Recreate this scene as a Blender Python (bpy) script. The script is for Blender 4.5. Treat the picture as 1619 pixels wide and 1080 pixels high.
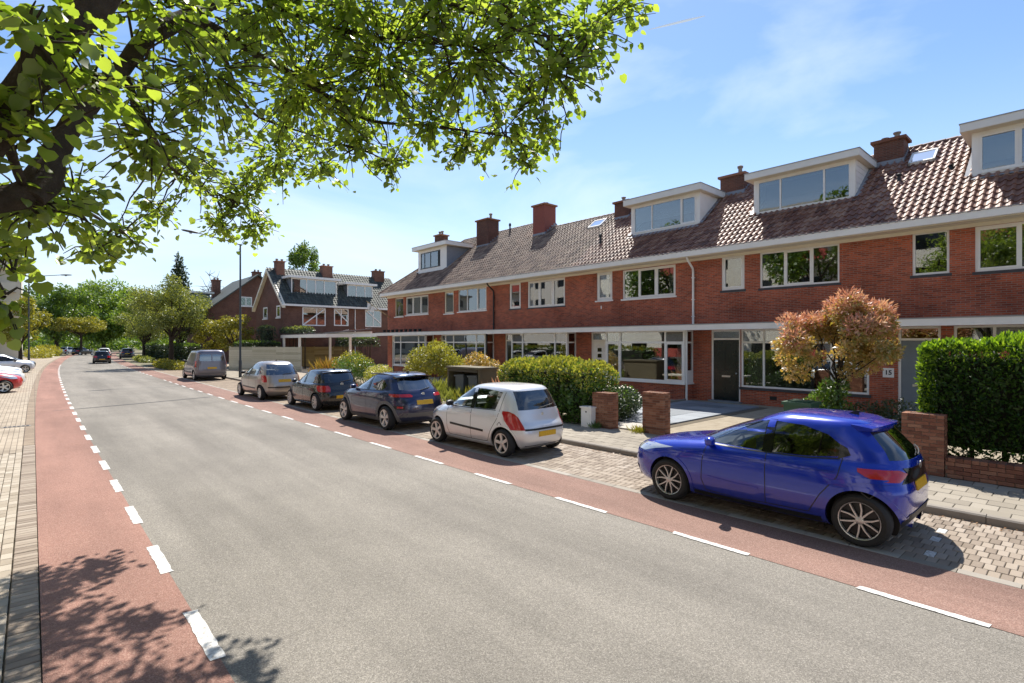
import bpy, bmesh, math, random
import numpy as np
from mathutils import Vector, Matrix

random.seed(7)
RNG = np.random.default_rng(11)
SC = bpy.context.scene
COL = SC.collection
for _o in list(bpy.data.objects):
    bpy.data.objects.remove(_o)

# ------------------------------------------------------------------ camera
# World axes: +X across the street towards the row of houses, +Y along the street, Z up.
THETA = math.atan2(754.5, 835.0)
cam = bpy.data.cameras.new("camera")
cam.sensor_width = 36.0
cam.lens = 835.0 / 1619.0 * 36.0
cam.shift_y = 0.0006
cam.clip_start = 0.05
cam.clip_end = 30000.0
cam_o = bpy.data.objects.new("camera", cam)
cam_o.location = (0, 0, 2.45)
cam_o.rotation_euler = (math.radians(90), 0, -THETA)
COL.objects.link(cam_o)
SC.camera = cam_o

# ------------------------------------------------------------------ sky and sun
SUN = Vector((0.51, 0.47, 1.0)).normalized()
EL = math.asin(SUN.z)
AZ = math.atan2(SUN.x, SUN.y)
world = bpy.data.worlds.new("World")
SC.world = world
world.use_nodes = True
nt = world.node_tree
nt.nodes.clear()
w_out = nt.nodes.new("ShaderNodeOutputWorld")
w_bg = nt.nodes.new("ShaderNodeBackground")
w_bg.inputs[1].default_value = 0.105
sky = nt.nodes.new("ShaderNodeTexSky")
sky.sky_type = 'NISHITA'
sky.sun_disc = False
sky.sun_elevation = EL
sky.sun_rotation = AZ
sky.air_density = 1.0
sky.dust_density = 0.25
sky.ozone_density = 2.2
# thin wisps of cloud, the same kind all round the sky
w_tc = nt.nodes.new("ShaderNodeTexCoord")
w_map = nt.nodes.new("ShaderNodeMapping")
w_map.inputs['Scale'].default_value = (1.0, 1.0, 3.2)
w_map.inputs['Rotation'].default_value = (0.0, 0.25, 0.6)
w_noise = nt.nodes.new("ShaderNodeTexNoise")
w_noise.inputs['Scale'].default_value = 1.7
w_noise.inputs['Detail'].default_value = 7
w_noise.inputs['Roughness'].default_value = 0.55
w_noise.inputs['Distortion'].default_value = 0.6
w_ramp = nt.nodes.new("ShaderNodeValToRGB")
w_ramp.color_ramp.elements[0].position = 0.47
w_ramp.color_ramp.elements[1].position = 0.92
w_ramp.color_ramp.elements[1].color = (0.85, 0.85, 0.85, 1)
w_mix = nt.nodes.new("ShaderNodeMixRGB")
w_mix.inputs[2].default_value = (7.0, 7.5, 8.0, 1)
w_gain = nt.nodes.new("ShaderNodeMixRGB")
w_gain.blend_type = 'MULTIPLY'
w_gain.inputs[0].default_value = 1.0
w_gain.inputs[2].default_value = (0.88, 0.97, 1.05, 1)
# pale haze towards the horizon, the same in every direction
w_sep = nt.nodes.new("ShaderNodeSeparateXYZ")
w_mr = nt.nodes.new("ShaderNodeMapRange")
w_mr.interpolation_type = 'SMOOTHSTEP'
w_mr.inputs[1].default_value = -0.02; w_mr.inputs[2].default_value = 0.42
w_mr.inputs[3].default_value = 0.62; w_mr.inputs[4].default_value = 0.0
w_hz = nt.nodes.new("ShaderNodeMixRGB")
w_hz.inputs[2].default_value = (5.3, 6.1, 7.0, 1)
nt.links.new(w_tc.outputs['Generated'], w_sep.inputs[0])
nt.links.new(w_sep.outputs[2], w_mr.inputs[0])
nt.links.new(w_mr.outputs[0], w_hz.inputs[0])
nt.links.new(w_mix.outputs[0], w_hz.inputs[1])
for a, b in ((w_tc.outputs['Generated'], w_map.inputs[0]), (w_map.outputs[0], w_noise.inputs['Vector']),
             (w_noise.outputs['Fac'], w_ramp.inputs[0]), (w_ramp.outputs[0], w_mix.inputs[0]),
             (sky.outputs[0], w_gain.inputs[1]), (w_gain.outputs[0], w_mix.inputs[1]),
             (w_hz.outputs[0], w_bg.inputs[0]), (w_bg.outputs[0], w_out.inputs[0])):
    nt.links.new(a, b)

sun = bpy.data.lights.new("sun", 'SUN')
sun.energy = 5.0
sun.angle = math.radians(0.53)
sun.color = (1.0, 0.945, 0.86)
sun_o = bpy.data.objects.new("sun", sun)
sun_o.rotation_euler = SUN.to_track_quat('Z', 'Y').to_euler()
sun_o.location = (20, 20, 40)
COL.objects.link(sun_o)

vs = SC.view_settings
vs.view_transform = 'Standard'
vs.look = 'None'
vs.gamma = 1.0
vs.use_curve_mapping = False
vs.exposure = 0.72
SC.cycles.max_bounces = 8
SC.cycles.transparent_max_bounces = 12
SC.cycles.diffuse_bounces = 4
SC.cycles.use_denoising = True

# ------------------------------------------------------------------ materials
class NT:
    """Small wrapper that makes node trees short to write."""
    def __init__(s, name):
        s.m = bpy.data.materials.new(name)
        s.m.use_nodes = True
        s.t = s.m.node_tree
        s.t.nodes.clear()
        s.out = s.n("OutputMaterial")
    def n(s, kind, **kw):
        nd = s.t.nodes.new("ShaderNode" + kind)
        for k, v in kw.items():
            if k.startswith("i_"):
                nd.inputs[int(k[2:])].default_value = v
            else:
                setattr(nd, k, v)
        return nd
    def l(s, a, b):
        s.t.links.new(a, b)

def rnd_node(N):
    """A random number per piece: per object, and per island of a joined mesh."""
    at = N.n("Attribute", attribute_name="rnd")
    oi = N.n("ObjectInfo")
    ad = N.n("Math", operation='ADD')
    N.l(at.outputs['Fac'], ad.inputs[0])
    N.l(oi.outputs['Random'], ad.inputs[1])
    fr = N.n("Math", operation='FRACT')
    N.l(ad.outputs[0], fr.inputs[0])
    return fr.outputs[0]

def ramp(N, fac, cols):
    r = N.n("ValToRGB")
    e = r.color_ramp.elements
    n = len(cols)
    while len(e) < n:
        e.new(0.5)
    for i, c in enumerate(cols):
        p = i / (n - 1)
        if len(c) == 2:
            p, c = c
        e[i].position = p
        e[i].color = (*c, 1)
    N.l(fac, r.inputs[0])
    return r.outputs[0]

def mixc(N, fac, a, b, mode='MIX'):
    m = N.n("MixRGB", blend_type=mode)
    for i, v in ((0, fac), (1, a), (2, b)):
        if isinstance(v, (int, float)):
            m.inputs[i].default_value = v
        elif isinstance(v, tuple):
            m.inputs[i].default_value = (*v, 1)
        else:
            N.l(v, m.inputs[i])
    return m.outputs[0]

def noise(N, scale, detail=4, rough=0.55, vec=None, out='Fac'):
    t = N.n("TexNoise")
    t.inputs['Scale'].default_value = scale
    t.inputs['Detail'].default_value = detail
    t.inputs['Roughness'].default_value = rough
    if vec is None:
        vec = N.n("NewGeometry").outputs['Position']
    N.l(vec, t.inputs['Vector'])
    return t.outputs[out]

def bump(N, h, strength=0.3, dist=0.01, prev=None):
    b = N.n("Bump")
    b.inputs['Strength'].default_value = strength
    b.inputs['Distance'].default_value = dist
    N.l(h, b.inputs['Height'])
    if prev is not None:
        N.l(prev, b.inputs['Normal'])
    return b.outputs[0]

def bsdf(N, col, rough=0.7, normal=None, metal=0.0, coat=0.0, spec=0.5):
    p = N.n("BsdfPrincipled")
    for k, v in (('Base Color', col), ('Roughness', rough)):
        if isinstance(v, (int, float)):
            p.inputs[k].default_value = v
        elif isinstance(v, tuple):
            p.inputs[k].default_value = (*v, 1)
        else:
            N.l(v, p.inputs[k])
    p.inputs['Metallic'].default_value = metal
    p.inputs['Coat Weight'].default_value = coat
    p.inputs['Coat Roughness'].default_value = 0.04
    p.inputs['Specular IOR Level'].default_value = spec
    if normal is not None:
        N.l(normal, p.inputs['Normal'])
    N.l(p.outputs[0], N.out.inputs[0])
    return p

MATS = {}
def mat(name, cols, rough=0.7, nscale=6.0, nmix=0.35, bscale=60.0, bst=0.2, bdist=0.004, rnd=False, metal=0.0, coat=0.0, spec=0.5):
    """General weathered surface: a noise between colours, optional variation per piece, fine relief."""
    if name in MATS:
        return MATS[name]
    N = NT(name)
    if isinstance(cols[0], (int, float)):
        cols = [tuple(cols)]
    if len(cols) == 1:
        c = cols[0]
        cols = [tuple(x * (1 - nmix * 0.6) for x in c), c, tuple(min(1, x * (1 + nmix * 0.4)) for x in c)]
    fac = noise(N, nscale, 5, 0.6)
    if rnd:
        m = N.n("Math", operation='MULTIPLY_ADD')
        N.l(rnd_node(N), m.inputs[0])
        m.inputs[1].default_value = 0.9
        sub = N.n("Math", operation='MULTIPLY_ADD')
        N.l(fac, sub.inputs[0]); sub.inputs[1].default_value = 0.5; sub.inputs[2].default_value = -0.2
        N.l(sub.outputs[0], m.inputs[2])
        fac = m.outputs[0]
    col = ramp(N, fac, cols)
    nrm = None
    if bst > 0:
        nrm = bump(N, noise(N, bscale, 3, 0.6), bst, bdist)
    bsdf(N, col, rough, nrm, metal, coat, spec)
    MATS[name] = N.m
    return N.m

def paint(name, col, metal=0.55, rough=0.32):
    if name in MATS:
        return MATS[name]
    N = NT(name)
    fl = noise(N, 1400, 1, 0.5)
    c = mixc(N, fl, tuple(x * 0.82 for x in col), tuple(min(1, x * 1.15) for x in col))
    # road film low on the body
    geo = N.n("NewGeometry")
    sep = N.n("SeparateXYZ"); N.l(geo.outputs['Position'], sep.inputs[0])
    mr = N.n("MapRange"); N.l(sep.outputs[2], mr.inputs[0])
    mr.inputs[1].default_value = 0.2; mr.inputs[2].default_value = 0.7; mr.inputs[3].default_value = 0.35; mr.inputs[4].default_value = 0.0
    dn = N.n("Math", operation='MULTIPLY'); N.l(noise(N, 9, 5, 0.65), dn.inputs[0]); N.l(mr.outputs[0], dn.inputs[1])
    c = mixc(N, dn.outputs[0], c, (0.22, 0.19, 0.16))
    rr = N.n("MapRange"); N.l(noise(N, 5, 4), rr.inputs[0])
    rr.inputs[3].default_value = rough * 0.8; rr.inputs[4].default_value = rough * 1.25
    bsdf(N, c, rr.outputs[0], None, metal, 1.0)
    MATS[name] = N.m
    return N.m

def glass(name, tint, gloss=1.0, base=0.03):
    """Sheet glass: what is behind it, tinted, under a mirror image that grows with the angle."""
    if name in MATS:
        return MATS[name]
    N = NT(name)
    tr = N.n("BsdfTransparent"); tr.inputs[0].default_value = (*tint, 1)
    gl = N.n("BsdfGlossy"); gl.inputs['Roughness'].default_value = 0.015
    gl.inputs[0].default_value = (0.95, 0.97, 1.0, 1)
    nb = bump(N, noise(N, 0.9, 2), 0.03, 0.05)
    N.l(nb, gl.inputs['Normal'])
    fr = N.n("Fresnel"); fr.inputs[0].default_value = 1.52
    mm = N.n("Math", operation='MULTIPLY_ADD', use_clamp=True)
    N.l(fr.outputs[0], mm.inputs[0]); mm.inputs[1].default_value = 1.8 * gloss; mm.inputs[2].default_value = base
    mx = N.n("MixShader")
    N.l(mm.outputs[0], mx.inputs[0]); N.l(tr.outputs[0], mx.inputs[1]); N.l(gl.outputs[0], mx.inputs[2])
    N.l(mx.outputs[0], N.out.inputs[0])
    MATS[name] = N.m
    return N.m

def leafmat(name, cols, trans=0.5, tcol=None, gloss=0.06, nscale=1.2):
    """Leaf: varies per leaf and in clumps, lets light through."""
    if name in MATS:
        return MATS[name]
    N = NT(name)
    m = N.n("Math", operation='MULTIPLY_ADD')
    N.l(rnd_node(N), m.inputs[0]); m.inputs[1].default_value = 0.55
    s2 = N.n("Math", operation='MULTIPLY_ADD'); N.l(noise(N, nscale, 3), s2.inputs[0])
    s2.inputs[1].default_value = 0.7; s2.inputs[2].default_value = -0.13
    N.l(s2.outputs[0], m.inputs[2])
    col = ramp(N, m.outputs[0], cols)
    df = N.n("BsdfDiffuse"); N.l(col, df.inputs[0])
    tl = N.n("BsdfTranslucent")
    tc = mixc(N, 1.0, col, tcol or (1.9, 1.65, 0.7), 'MULTIPLY')
    N.l(tc, tl.inputs[0])
    mx = N.n("MixShader"); mx.inputs[0].default_value = trans
    N.l(df.outputs[0], mx.inputs[1]); N.l(tl.outputs[0], mx.inputs[2])
    gl = N.n("BsdfGlossy"); gl.inputs['Roughness'].default_value = 0.42
    m2 = N.n("MixShader"); m2.inputs[0].default_value = gloss
    N.l(mx.outputs[0], m2.inputs[1]); N.l(gl.outputs[0], m2.inputs[2])
    N.l(m2.outputs[0], N.out.inputs[0])
    MATS[name] = N.m
    return N.m

def brickmat(name, c1, c2, mortar, bw=0.22, bh=0.062, mort=0.009, offs=0.0):
    """Brickwork too far off to pick single bricks: coursed colour and relief on world axes."""
    if name in MATS:
        return MATS[name]
    N = NT(name)
    geo = N.n("NewGeometry")
    sep = N.n("SeparateXYZ"); N.l(geo.outputs['Position'], sep.inputs[0])
    ad = N.n("Math", operation='ADD'); N.l(sep.outputs[0], ad.inputs[0]); N.l(sep.outputs[1], ad.inputs[1])
    cb = N.n("CombineXYZ"); N.l(ad.outputs[0], cb.inputs[0]); N.l(sep.outputs[2], cb.inputs[1])
    b = N.n("TexBrick", offset=0.5)
    N.l(cb.outputs[0], b.inputs['Vector'])
    b.inputs['Color1'].default_value = (*c1, 1); b.inputs['Color2'].default_value = (*c2, 1)
    b.inputs['Mortar'].default_value = (*mortar, 1)
    b.inputs['Scale'].default_value = 1.0
    b.inputs['Brick Width'].default_value = bw; b.inputs['Row Height'].default_value = bh
    b.inputs['Mortar Size'].default_value = mort; b.inputs['Mortar Smooth'].default_value = 0.15
    b.inputs['Bias'].default_value = -0.1
    big = noise(N, 0.7, 5, 0.6)
    st = ramp(N, big, [(0.28, (0.60, 0.57, 0.57)), (0.55, (1.0, 1.0, 1.0)), (0.8, (1.22, 1.12, 1.02))])
    c = mixc(N, 1.0, b.outputs['Color'], st, 'MULTIPLY')
    fine = noise(N, 22, 4, 0.65)
    c = mixc(N, 0.5, c, ramp(N, fine, [(0.2, (0.5, 0.47, 0.46)), (0.75, (1.25, 1.2, 1.15))]), 'MULTIPLY')
    inv = N.n("Math", operation='SUBTRACT'); inv.inputs[0].default_value = 1.0; N.l(b.outputs['Fac'], inv.inputs[1])
    n1 = bump(N, inv.outputs[0], 0.6, 0.008)
    n2 = bump(N, fine, 0.25, 0.006, n1)
    bsdf(N, c, 0.82, n2, spec=0.3)
    MATS[name] = N.m
    return N.m

def asphalt(name, c_lo, c_hi, speck, spk=0.5, wear=(0.68, 1.20)):
    if name in MATS:
        return MATS[name]
    N = NT(name)
    pos = N.n("NewGeometry").outputs['Position']
    v = N.n("TexVoronoi"); v.inputs['Scale'].default_value = 120; N.l(pos, v.inputs['Vector'])
    sp = N.n("SeparateColor"); N.l(v.outputs['Color'], sp.inputs[0])
    grain = mixc(N, noise(N, 45, 4, 0.75), c_lo, c_hi)
    stone = ramp(N, sp.outputs[0], [(0.0, tuple(x * 0.45 for x in c_lo)), (0.35, c_lo), (0.75, c_hi), (1.0, speck)])
    c = mixc(N, spk, grain, stone)
    # long worn wheel tracks, stains and patches: stretched along the street
    mp = N.n("Mapping"); N.l(pos, mp.inputs[0]); mp.inputs['Scale'].default_value = (0.9, 0.09, 1)
    tr = noise(N, 1.0, 4, 0.6, mp.outputs[0])
    c = mixc(N, 1.0, c, ramp(N, tr, [(0.25, (wear[0],) * 3), (0.7, (wear[1],) * 3)]), 'MULTIPLY')
    st = noise(N, 0.55, 6, 0.62)
    c = mixc(N, 1.0, c, ramp(N, st, [(0.3, (0.88, 0.87, 0.86)), (0.62, (1.05, 1.04, 1.02))]), 'MULTIPLY')
    h = N.n("Math", operation='ADD'); N.l(v.outputs['Distance'], h.inputs[0]); N.l(noise(N, 30, 3), h.inputs[1])
    bsdf(N, c, 0.88, bump(N, h.outputs[0], 0.5, 0.006), spec=0.25)
    MATS[name] = N.m
    return N.m

M_ASPH = asphalt("asphalt", (0.168, 0.155, 0.136), (0.258, 0.238, 0.208), (0.42, 0.39, 0.345))
M_RED = asphalt("red_asphalt", (0.245, 0.132, 0.104), (0.325, 0.185, 0.148), (0.46, 0.33, 0.27), 0.45)
M_RED2 = asphalt("red_asphalt_faded", (0.20, 0.120, 0.096), (0.285, 0.175, 0.142), (0.42, 0.31, 0.26), 0.45)
M_WHITE_LINE = mat("road_paint", [(0.30, (0.20, 0.185, 0.165)), (0.42, (0.46, 0.44, 0.41)), (0.55, (0.62, 0.61, 0.58)), (0.8, (0.72, 0.71, 0.68))], 0.7, 30, 0.4, 90, 0.4)
M_PAVER = mat("clay_paver", [(0.19, 0.15, 0.115), (0.265, 0.215, 0.17), (0.315, 0.26, 0.205), (0.36, 0.305, 0.25)], 0.85, 3, 0.4, 50, 0.4, 0.006, True, spec=0.3)
M_PAVER_L = mat("beige_paver", [(0.27, 0.225, 0.17), (0.36, 0.31, 0.245), (0.43, 0.38, 0.31)], 0.85, 3, 0.4, 50, 0.4, 0.006, True, spec=0.3)
M_TILE = mat("pavement_slab", [(0.23, 0.20, 0.158), (0.275, 0.242, 0.192), (0.32, 0.283, 0.228)], 0.85, 2.5, 0.4, 70, 0.3, 0.004, True, spec=0.3)
M_BAND = mat("edge_band", [(0.20, 0.175, 0.145), (0.28, 0.25, 0.21), (0.34, 0.31, 0.27)], 0.85, 5, 0.4, 60, 0.35, 0.005, True, spec=0.3)
M_CONC = mat("concrete", [(0.30, 0.27, 0.23), (0.42, 0.39, 0.34), (0.50, 0.47, 0.42)], 0.85, 5, 0.4, 60, 0.35, 0.005, spec=0.3)
M_JOINT = mat("joint_sand", [(0.07, 0.058, 0.045), (0.15, 0.125, 0.095), (0.12, 0.12, 0.06)], 0.95, 8, 0.4, 80, 0.5, 0.006, spec=0.1)
M_KERB = mat("kerb_stone", [(0.19, 0.165, 0.14), (0.29, 0.26, 0.22)], 0.85, 6, 0.4, 70, 0.4, 0.005, spec=0.3)
M_GRAVEL = mat("garden_gravel", [(0.20, 0.165, 0.12), (0.33, 0.28, 0.21), (0.42, 0.37, 0.29)], 0.95, 4, 0.4, 60, 0.8, 0.02, spec=0.1)
M_SOIL = mat("soil", [(0.045, 0.032, 0.022), (0.09, 0.068, 0.045), (0.075, 0.085, 0.035)], 0.95, 3, 0.4, 25, 0.8, 0.03, spec=0.1)
M_GRASS = mat("lawn", [(0.06, 0.10, 0.02), (0.12, 0.19, 0.04), (0.19, 0.25, 0.07)], 0.95, 2, 0.4, 40, 0.7, 0.03, spec=0.1)
M_GROUND = mat("far_ground", [(0.16, 0.15, 0.10), (0.24, 0.22, 0.16)], 0.95, 0.3, 0.4, 10, 0.4, 0.02, spec=0.1)
M_BRICK = brickmat("red_brickwork", (0.52, 0.118, 0.054), (0.25, 0.058, 0.034), (0.34, 0.22, 0.165))
M_BRICK_DK = brickmat("brown_brickwork", (0.20, 0.082, 0.055), (0.13, 0.055, 0.04), (0.18, 0.13, 0.10))
M_BRICK1 = mat("single_brick", [(0.13, 0.055, 0.036), (0.24, 0.10, 0.06), (0.31, 0.16, 0.10)], 0.85, 9, 0.4, 45, 0.5, 0.006, True, spec=0.3)
M_MORTAR = mat("mortar", (0.26, 0.22, 0.18), 0.95, 8, 0.4, 60, 0.5, 0.004, spec=0.1)
M_WHITE = mat("white_paint", [(0.70, 0.67, 0.62), (0.82, 0.80, 0.76), (0.86, 0.84, 0.80)], 0.45, 2.0, 0.2, 40, 0.06, 0.002)
M_CREAM = mat("cream_paint", [(0.62, 0.55, 0.42), (0.74, 0.67, 0.53), (0.78, 0.72, 0.60)], 0.5, 1.5, 0.2, 40, 0.06, 0.002)
M_GREYP = mat("grey_paint", [(0.66, 0.65, 0.62), (0.76, 0.75, 0.72)], 0.55, 2, 0.2, 40, 0.06, 0.002)
M_SLATE = mat("slate_sill", (0.045, 0.045, 0.05), 0.55, 8, 0.4, 60, 0.2)
M_LEAD = mat("lead_flashing", [(0.16, 0.18, 0.21), (0.27, 0.29, 0.33)], 0.5, 6, 0.4, 20, 0.4, 0.006)
M_ZINC = mat("zinc", [(0.26, 0.27, 0.28), (0.38, 0.39, 0.40)], 0.45, 5, 0.4, 40, 0.2, 0.003, metal=0.4)
M_TILEROOF = mat("roof_pantile", [(0.10, 0.048, 0.036), (0.19, 0.085, 0.056), (0.26, 0.135, 0.09), (0.34, 0.205, 0.14)], 0.56, 1.6, 0.4, 40, 0.35, 0.005, True, spec=0.45)
M_TILEROOF2 = mat("roof_pantile_old", [(0.10, 0.06, 0.042), (0.20, 0.128, 0.088), (0.28, 0.185, 0.13), (0.36, 0.26, 0.18)], 0.65, 1.6, 0.4, 40, 0.35, 0.005, True, spec=0.5)
M_TILEBLK = mat("roof_tile_black", [(0.03, 0.035, 0.03), (0.06, 0.068, 0.058), (0.09, 0.10, 0.08)], 0.7, 2, 0.4, 40, 0.3, 0.005, True)
M_FELT = mat("roof_underlay", (0.04, 0.035, 0.03), 0.9, 4, 0.3, 20, 0.2)
M_ROOM = mat("room_wall", [(0.16, 0.14, 0.12), (0.24, 0.22, 0.19)], 0.9, 1.2, 0.3, 20, 0.0)
M_CURT = mat("net_curtain", [(0.62, 0.61, 0.58), (0.74, 0.73, 0.70)], 0.9, 3, 0.2, 20, 0.0)
M_BLIND = mat("roller_blind", [(0.50, 0.55, 0.62), (0.62, 0.66, 0.71)], 0.8, 3, 0.2, 20, 0.0)
M_DOORDK = mat("dark_green_door", [(0.006, 0.013, 0.012), (0.012, 0.021, 0.019)], 0.22, 4, 0.3, 30, 0.05)
M_DOORGR = mat("grey_blue_door", [(0.13, 0.16, 0.19), (0.18, 0.22, 0.25)], 0.4, 4, 0.2, 30, 0.05)
M_DARKFR = mat("dark_window_frame", (0.018, 0.020, 0.021), 0.35, 4, 0.2, 30, 0.0)
M_STEEL = mat("brushed_steel", (0.55, 0.55, 0.55), 0.3, 9, 0.2, 80, 0.05, metal=0.9)
M_BLACK = mat("black_plastic", (0.012, 0.012, 0.013), 0.5, 12, 0.3, 120, 0.1, 0.001)
M_GLOSSBLK = mat("gloss_black", (0.006, 0.006, 0.007), 0.12, 12, 0.3, 120, 0.0)
M_GREYPL = mat("grey_plastic", [(0.10, 0.10, 0.105), (0.15, 0.15, 0.155)], 0.6, 12, 0.3, 120, 0.15, 0.001)
M_RUBBER = mat("tyre_rubber", [(0.012, 0.012, 0.012), (0.028, 0.027, 0.026)], 0.8, 15, 0.4, 90, 0.3, 0.002)
M_ALLOY = mat("alloy", [(0.50, 0.50, 0.49), (0.62, 0.62, 0.61)], 0.32, 6, 0.2, 60, 0.05, 0.001, metal=0.75)
M_ALLOYDK = mat("dark_alloy", (0.02, 0.02, 0.022), 0.35, 6, 0.2, 60, 0.0, metal=0.4)
M_REDLAMP = mat("tail_lamp_red", [(0.36, 0.008, 0.012), (0.50, 0.014, 0.018)], 0.12, 20, 0.3, 60, 0.1, 0.001, coat=1.0)
M_CLEARLAMP = mat("lamp_clear", [(0.45, 0.46, 0.48), (0.75, 0.76, 0.78)], 0.10, 30, 0.4, 60, 0.1, 0.001, metal=0.5, coat=1.0)
M_PLATE = mat("yellow_plate", [(0.30, 0.17, 0.01), (0.66, 0.38, 0.012), (0.74, 0.44, 0.02)], 0.4, 22, 0.2, 40, 0.0)
M_SEAT = mat("seat_cloth", [(0.02, 0.02, 0.022), (0.05, 0.05, 0.053)], 0.9, 20, 0.3, 90, 0.2)
M_CARGLASS = glass("car_glass", (0.62, 0.67, 0.66), 1.0, 0.04)
M_CARGLASSDK = glass("tinted_car_glass", (0.10, 0.11, 0.12), 1.0, 0.04)
M_PANE = glass("window_pane", (0.60, 0.64, 0.62), 1.15, 0.10)
M_WOODDK = mat("weathered_wood", [(0.05, 0.042, 0.028), (0.10, 0.082, 0.05), (0.15, 0.125, 0.075)], 0.8, 3, 0.4, 30, 0.3, 0.004, True)
M_WOOD = mat("oiled_wood", [(0.16, 0.10, 0.03), (0.28, 0.19, 0.06), (0.34, 0.25, 0.10)], 0.75, 3, 0.4, 30, 0.3, 0.004, True)
M_FENCE = mat("pale_fence", [(0.34, 0.33, 0.24), (0.46, 0.44, 0.33), (0.52, 0.50, 0.40)], 0.85, 2, 0.4, 30, 0.3, 0.004, True)
M_BARK = mat("bark", [(0.022, 0.017, 0.013), (0.055, 0.042, 0.032), (0.10, 0.08, 0.06)], 0.95, 12, 0.5, 28, 1.0, 0.02, spec=0.15)
M_TWIG = mat("twig_bark", [(0.035, 0.028, 0.02), (0.075, 0.06, 0.042)], 0.9, 12, 0.4, 60, 0.4, 0.004, spec=0.2)
M_POST = mat("lamp_post_paint", [(0.03, 0.035, 0.035), (0.06, 0.065, 0.065)], 0.5, 6, 0.3, 60, 0.1)
M_BLUESTONE = mat("bluestone", [(0.10, 0.12, 0.14), (0.17, 0.19, 0.22), (0.22, 0.25, 0.28)], 0.6, 4, 0.4, 50, 0.2, 0.003, True)

L_LINDEN = leafmat("linden_leaf", [(0.045, 0.075, 0.014), (0.09, 0.13, 0.026), (0.14, 0.18, 0.042), (0.20, 0.23, 0.070)], 0.60, (3.5, 3.45, 1.25), 0.06, 0.8)
L_GREEN = leafmat("tree_leaf", [(0.035, 0.08, 0.010), (0.095, 0.17, 0.022), (0.17, 0.25, 0.04)], 0.4, None, 0.05, 0.35)
L_BRIGHT = leafmat("bright_leaf", [(0.05, 0.11, 0.012), (0.13, 0.22, 0.028), (0.24, 0.33, 0.055)], 0.45, None, 0.05, 0.2)
L_OLIVE = leafmat("olive_leaf", [(0.07, 0.095, 0.022), (0.16, 0.20, 0.05), (0.27, 0.30, 0.10)], 0.4, None, 0.05, 0.5)
L_YELLOW = leafmat("yellow_leaf", [(0.10, 0.12, 0.015), (0.23, 0.24, 0.03), (0.36, 0.34, 0.06)], 0.45, (1.5, 1.3, 0.6), 0.05, 0.9)
L_DARK = leafmat("dark_leaf", [(0.012, 0.028, 0.008), (0.03, 0.055, 0.014), (0.06, 0.09, 0.02)], 0.25, None, 0.08, 0.9)
L_CONIFER = leafmat("conifer_spray", [(0.010, 0.030, 0.007), (0.030, 0.070, 0.011), (0.075, 0.15, 0.018)], 0.3, (1.7, 1.8, 0.6), 0.03, 1.6)
L_CONIFER_NEW_LIT = leafmat("conifer_new_lit_spray", [(0.10, 0.20, 0.015), (0.20, 0.34, 0.025), (0.32, 0.44, 0.05)], 0.4, (1.6, 1.5, 0.6), 0.03, 1.6)  # brighter green: new growth and sunlight both put into the colour
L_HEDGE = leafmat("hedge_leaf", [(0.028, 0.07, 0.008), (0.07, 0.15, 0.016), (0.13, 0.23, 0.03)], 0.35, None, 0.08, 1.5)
L_HEDGE_NEW_LIT = leafmat("hedge_new_lit_leaf", [(0.22, 0.25, 0.03), (0.36, 0.38, 0.06), (0.50, 0.48, 0.12)], 0.4, (1.3, 1.2, 0.6), 0.06, 1.5)  # yellow of new growth and of a sunlit hedge top in one colour
L_RED = leafmat("red_new_leaf", [(0.48, 0.17, 0.11), (0.60, 0.27, 0.18), (0.66, 0.40, 0.26), (0.58, 0.46, 0.20)], 0.35, (1.2, 1.05, 0.8), 0.08, 2.2)
L_REDGRN = leafmat("bronze_green_leaf", [(0.10, 0.13, 0.02), (0.28, 0.25, 0.06), (0.44, 0.28, 0.11), (0.42, 0.40, 0.13)], 0.35, None, 0.08, 2.2)
L_ORANGE = leafmat("bronze_blade", [(0.10, 0.09, 0.02), (0.28, 0.20, 0.04), (0.36, 0.16, 0.07)], 0.35, None, 0.06, 2.5)

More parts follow.
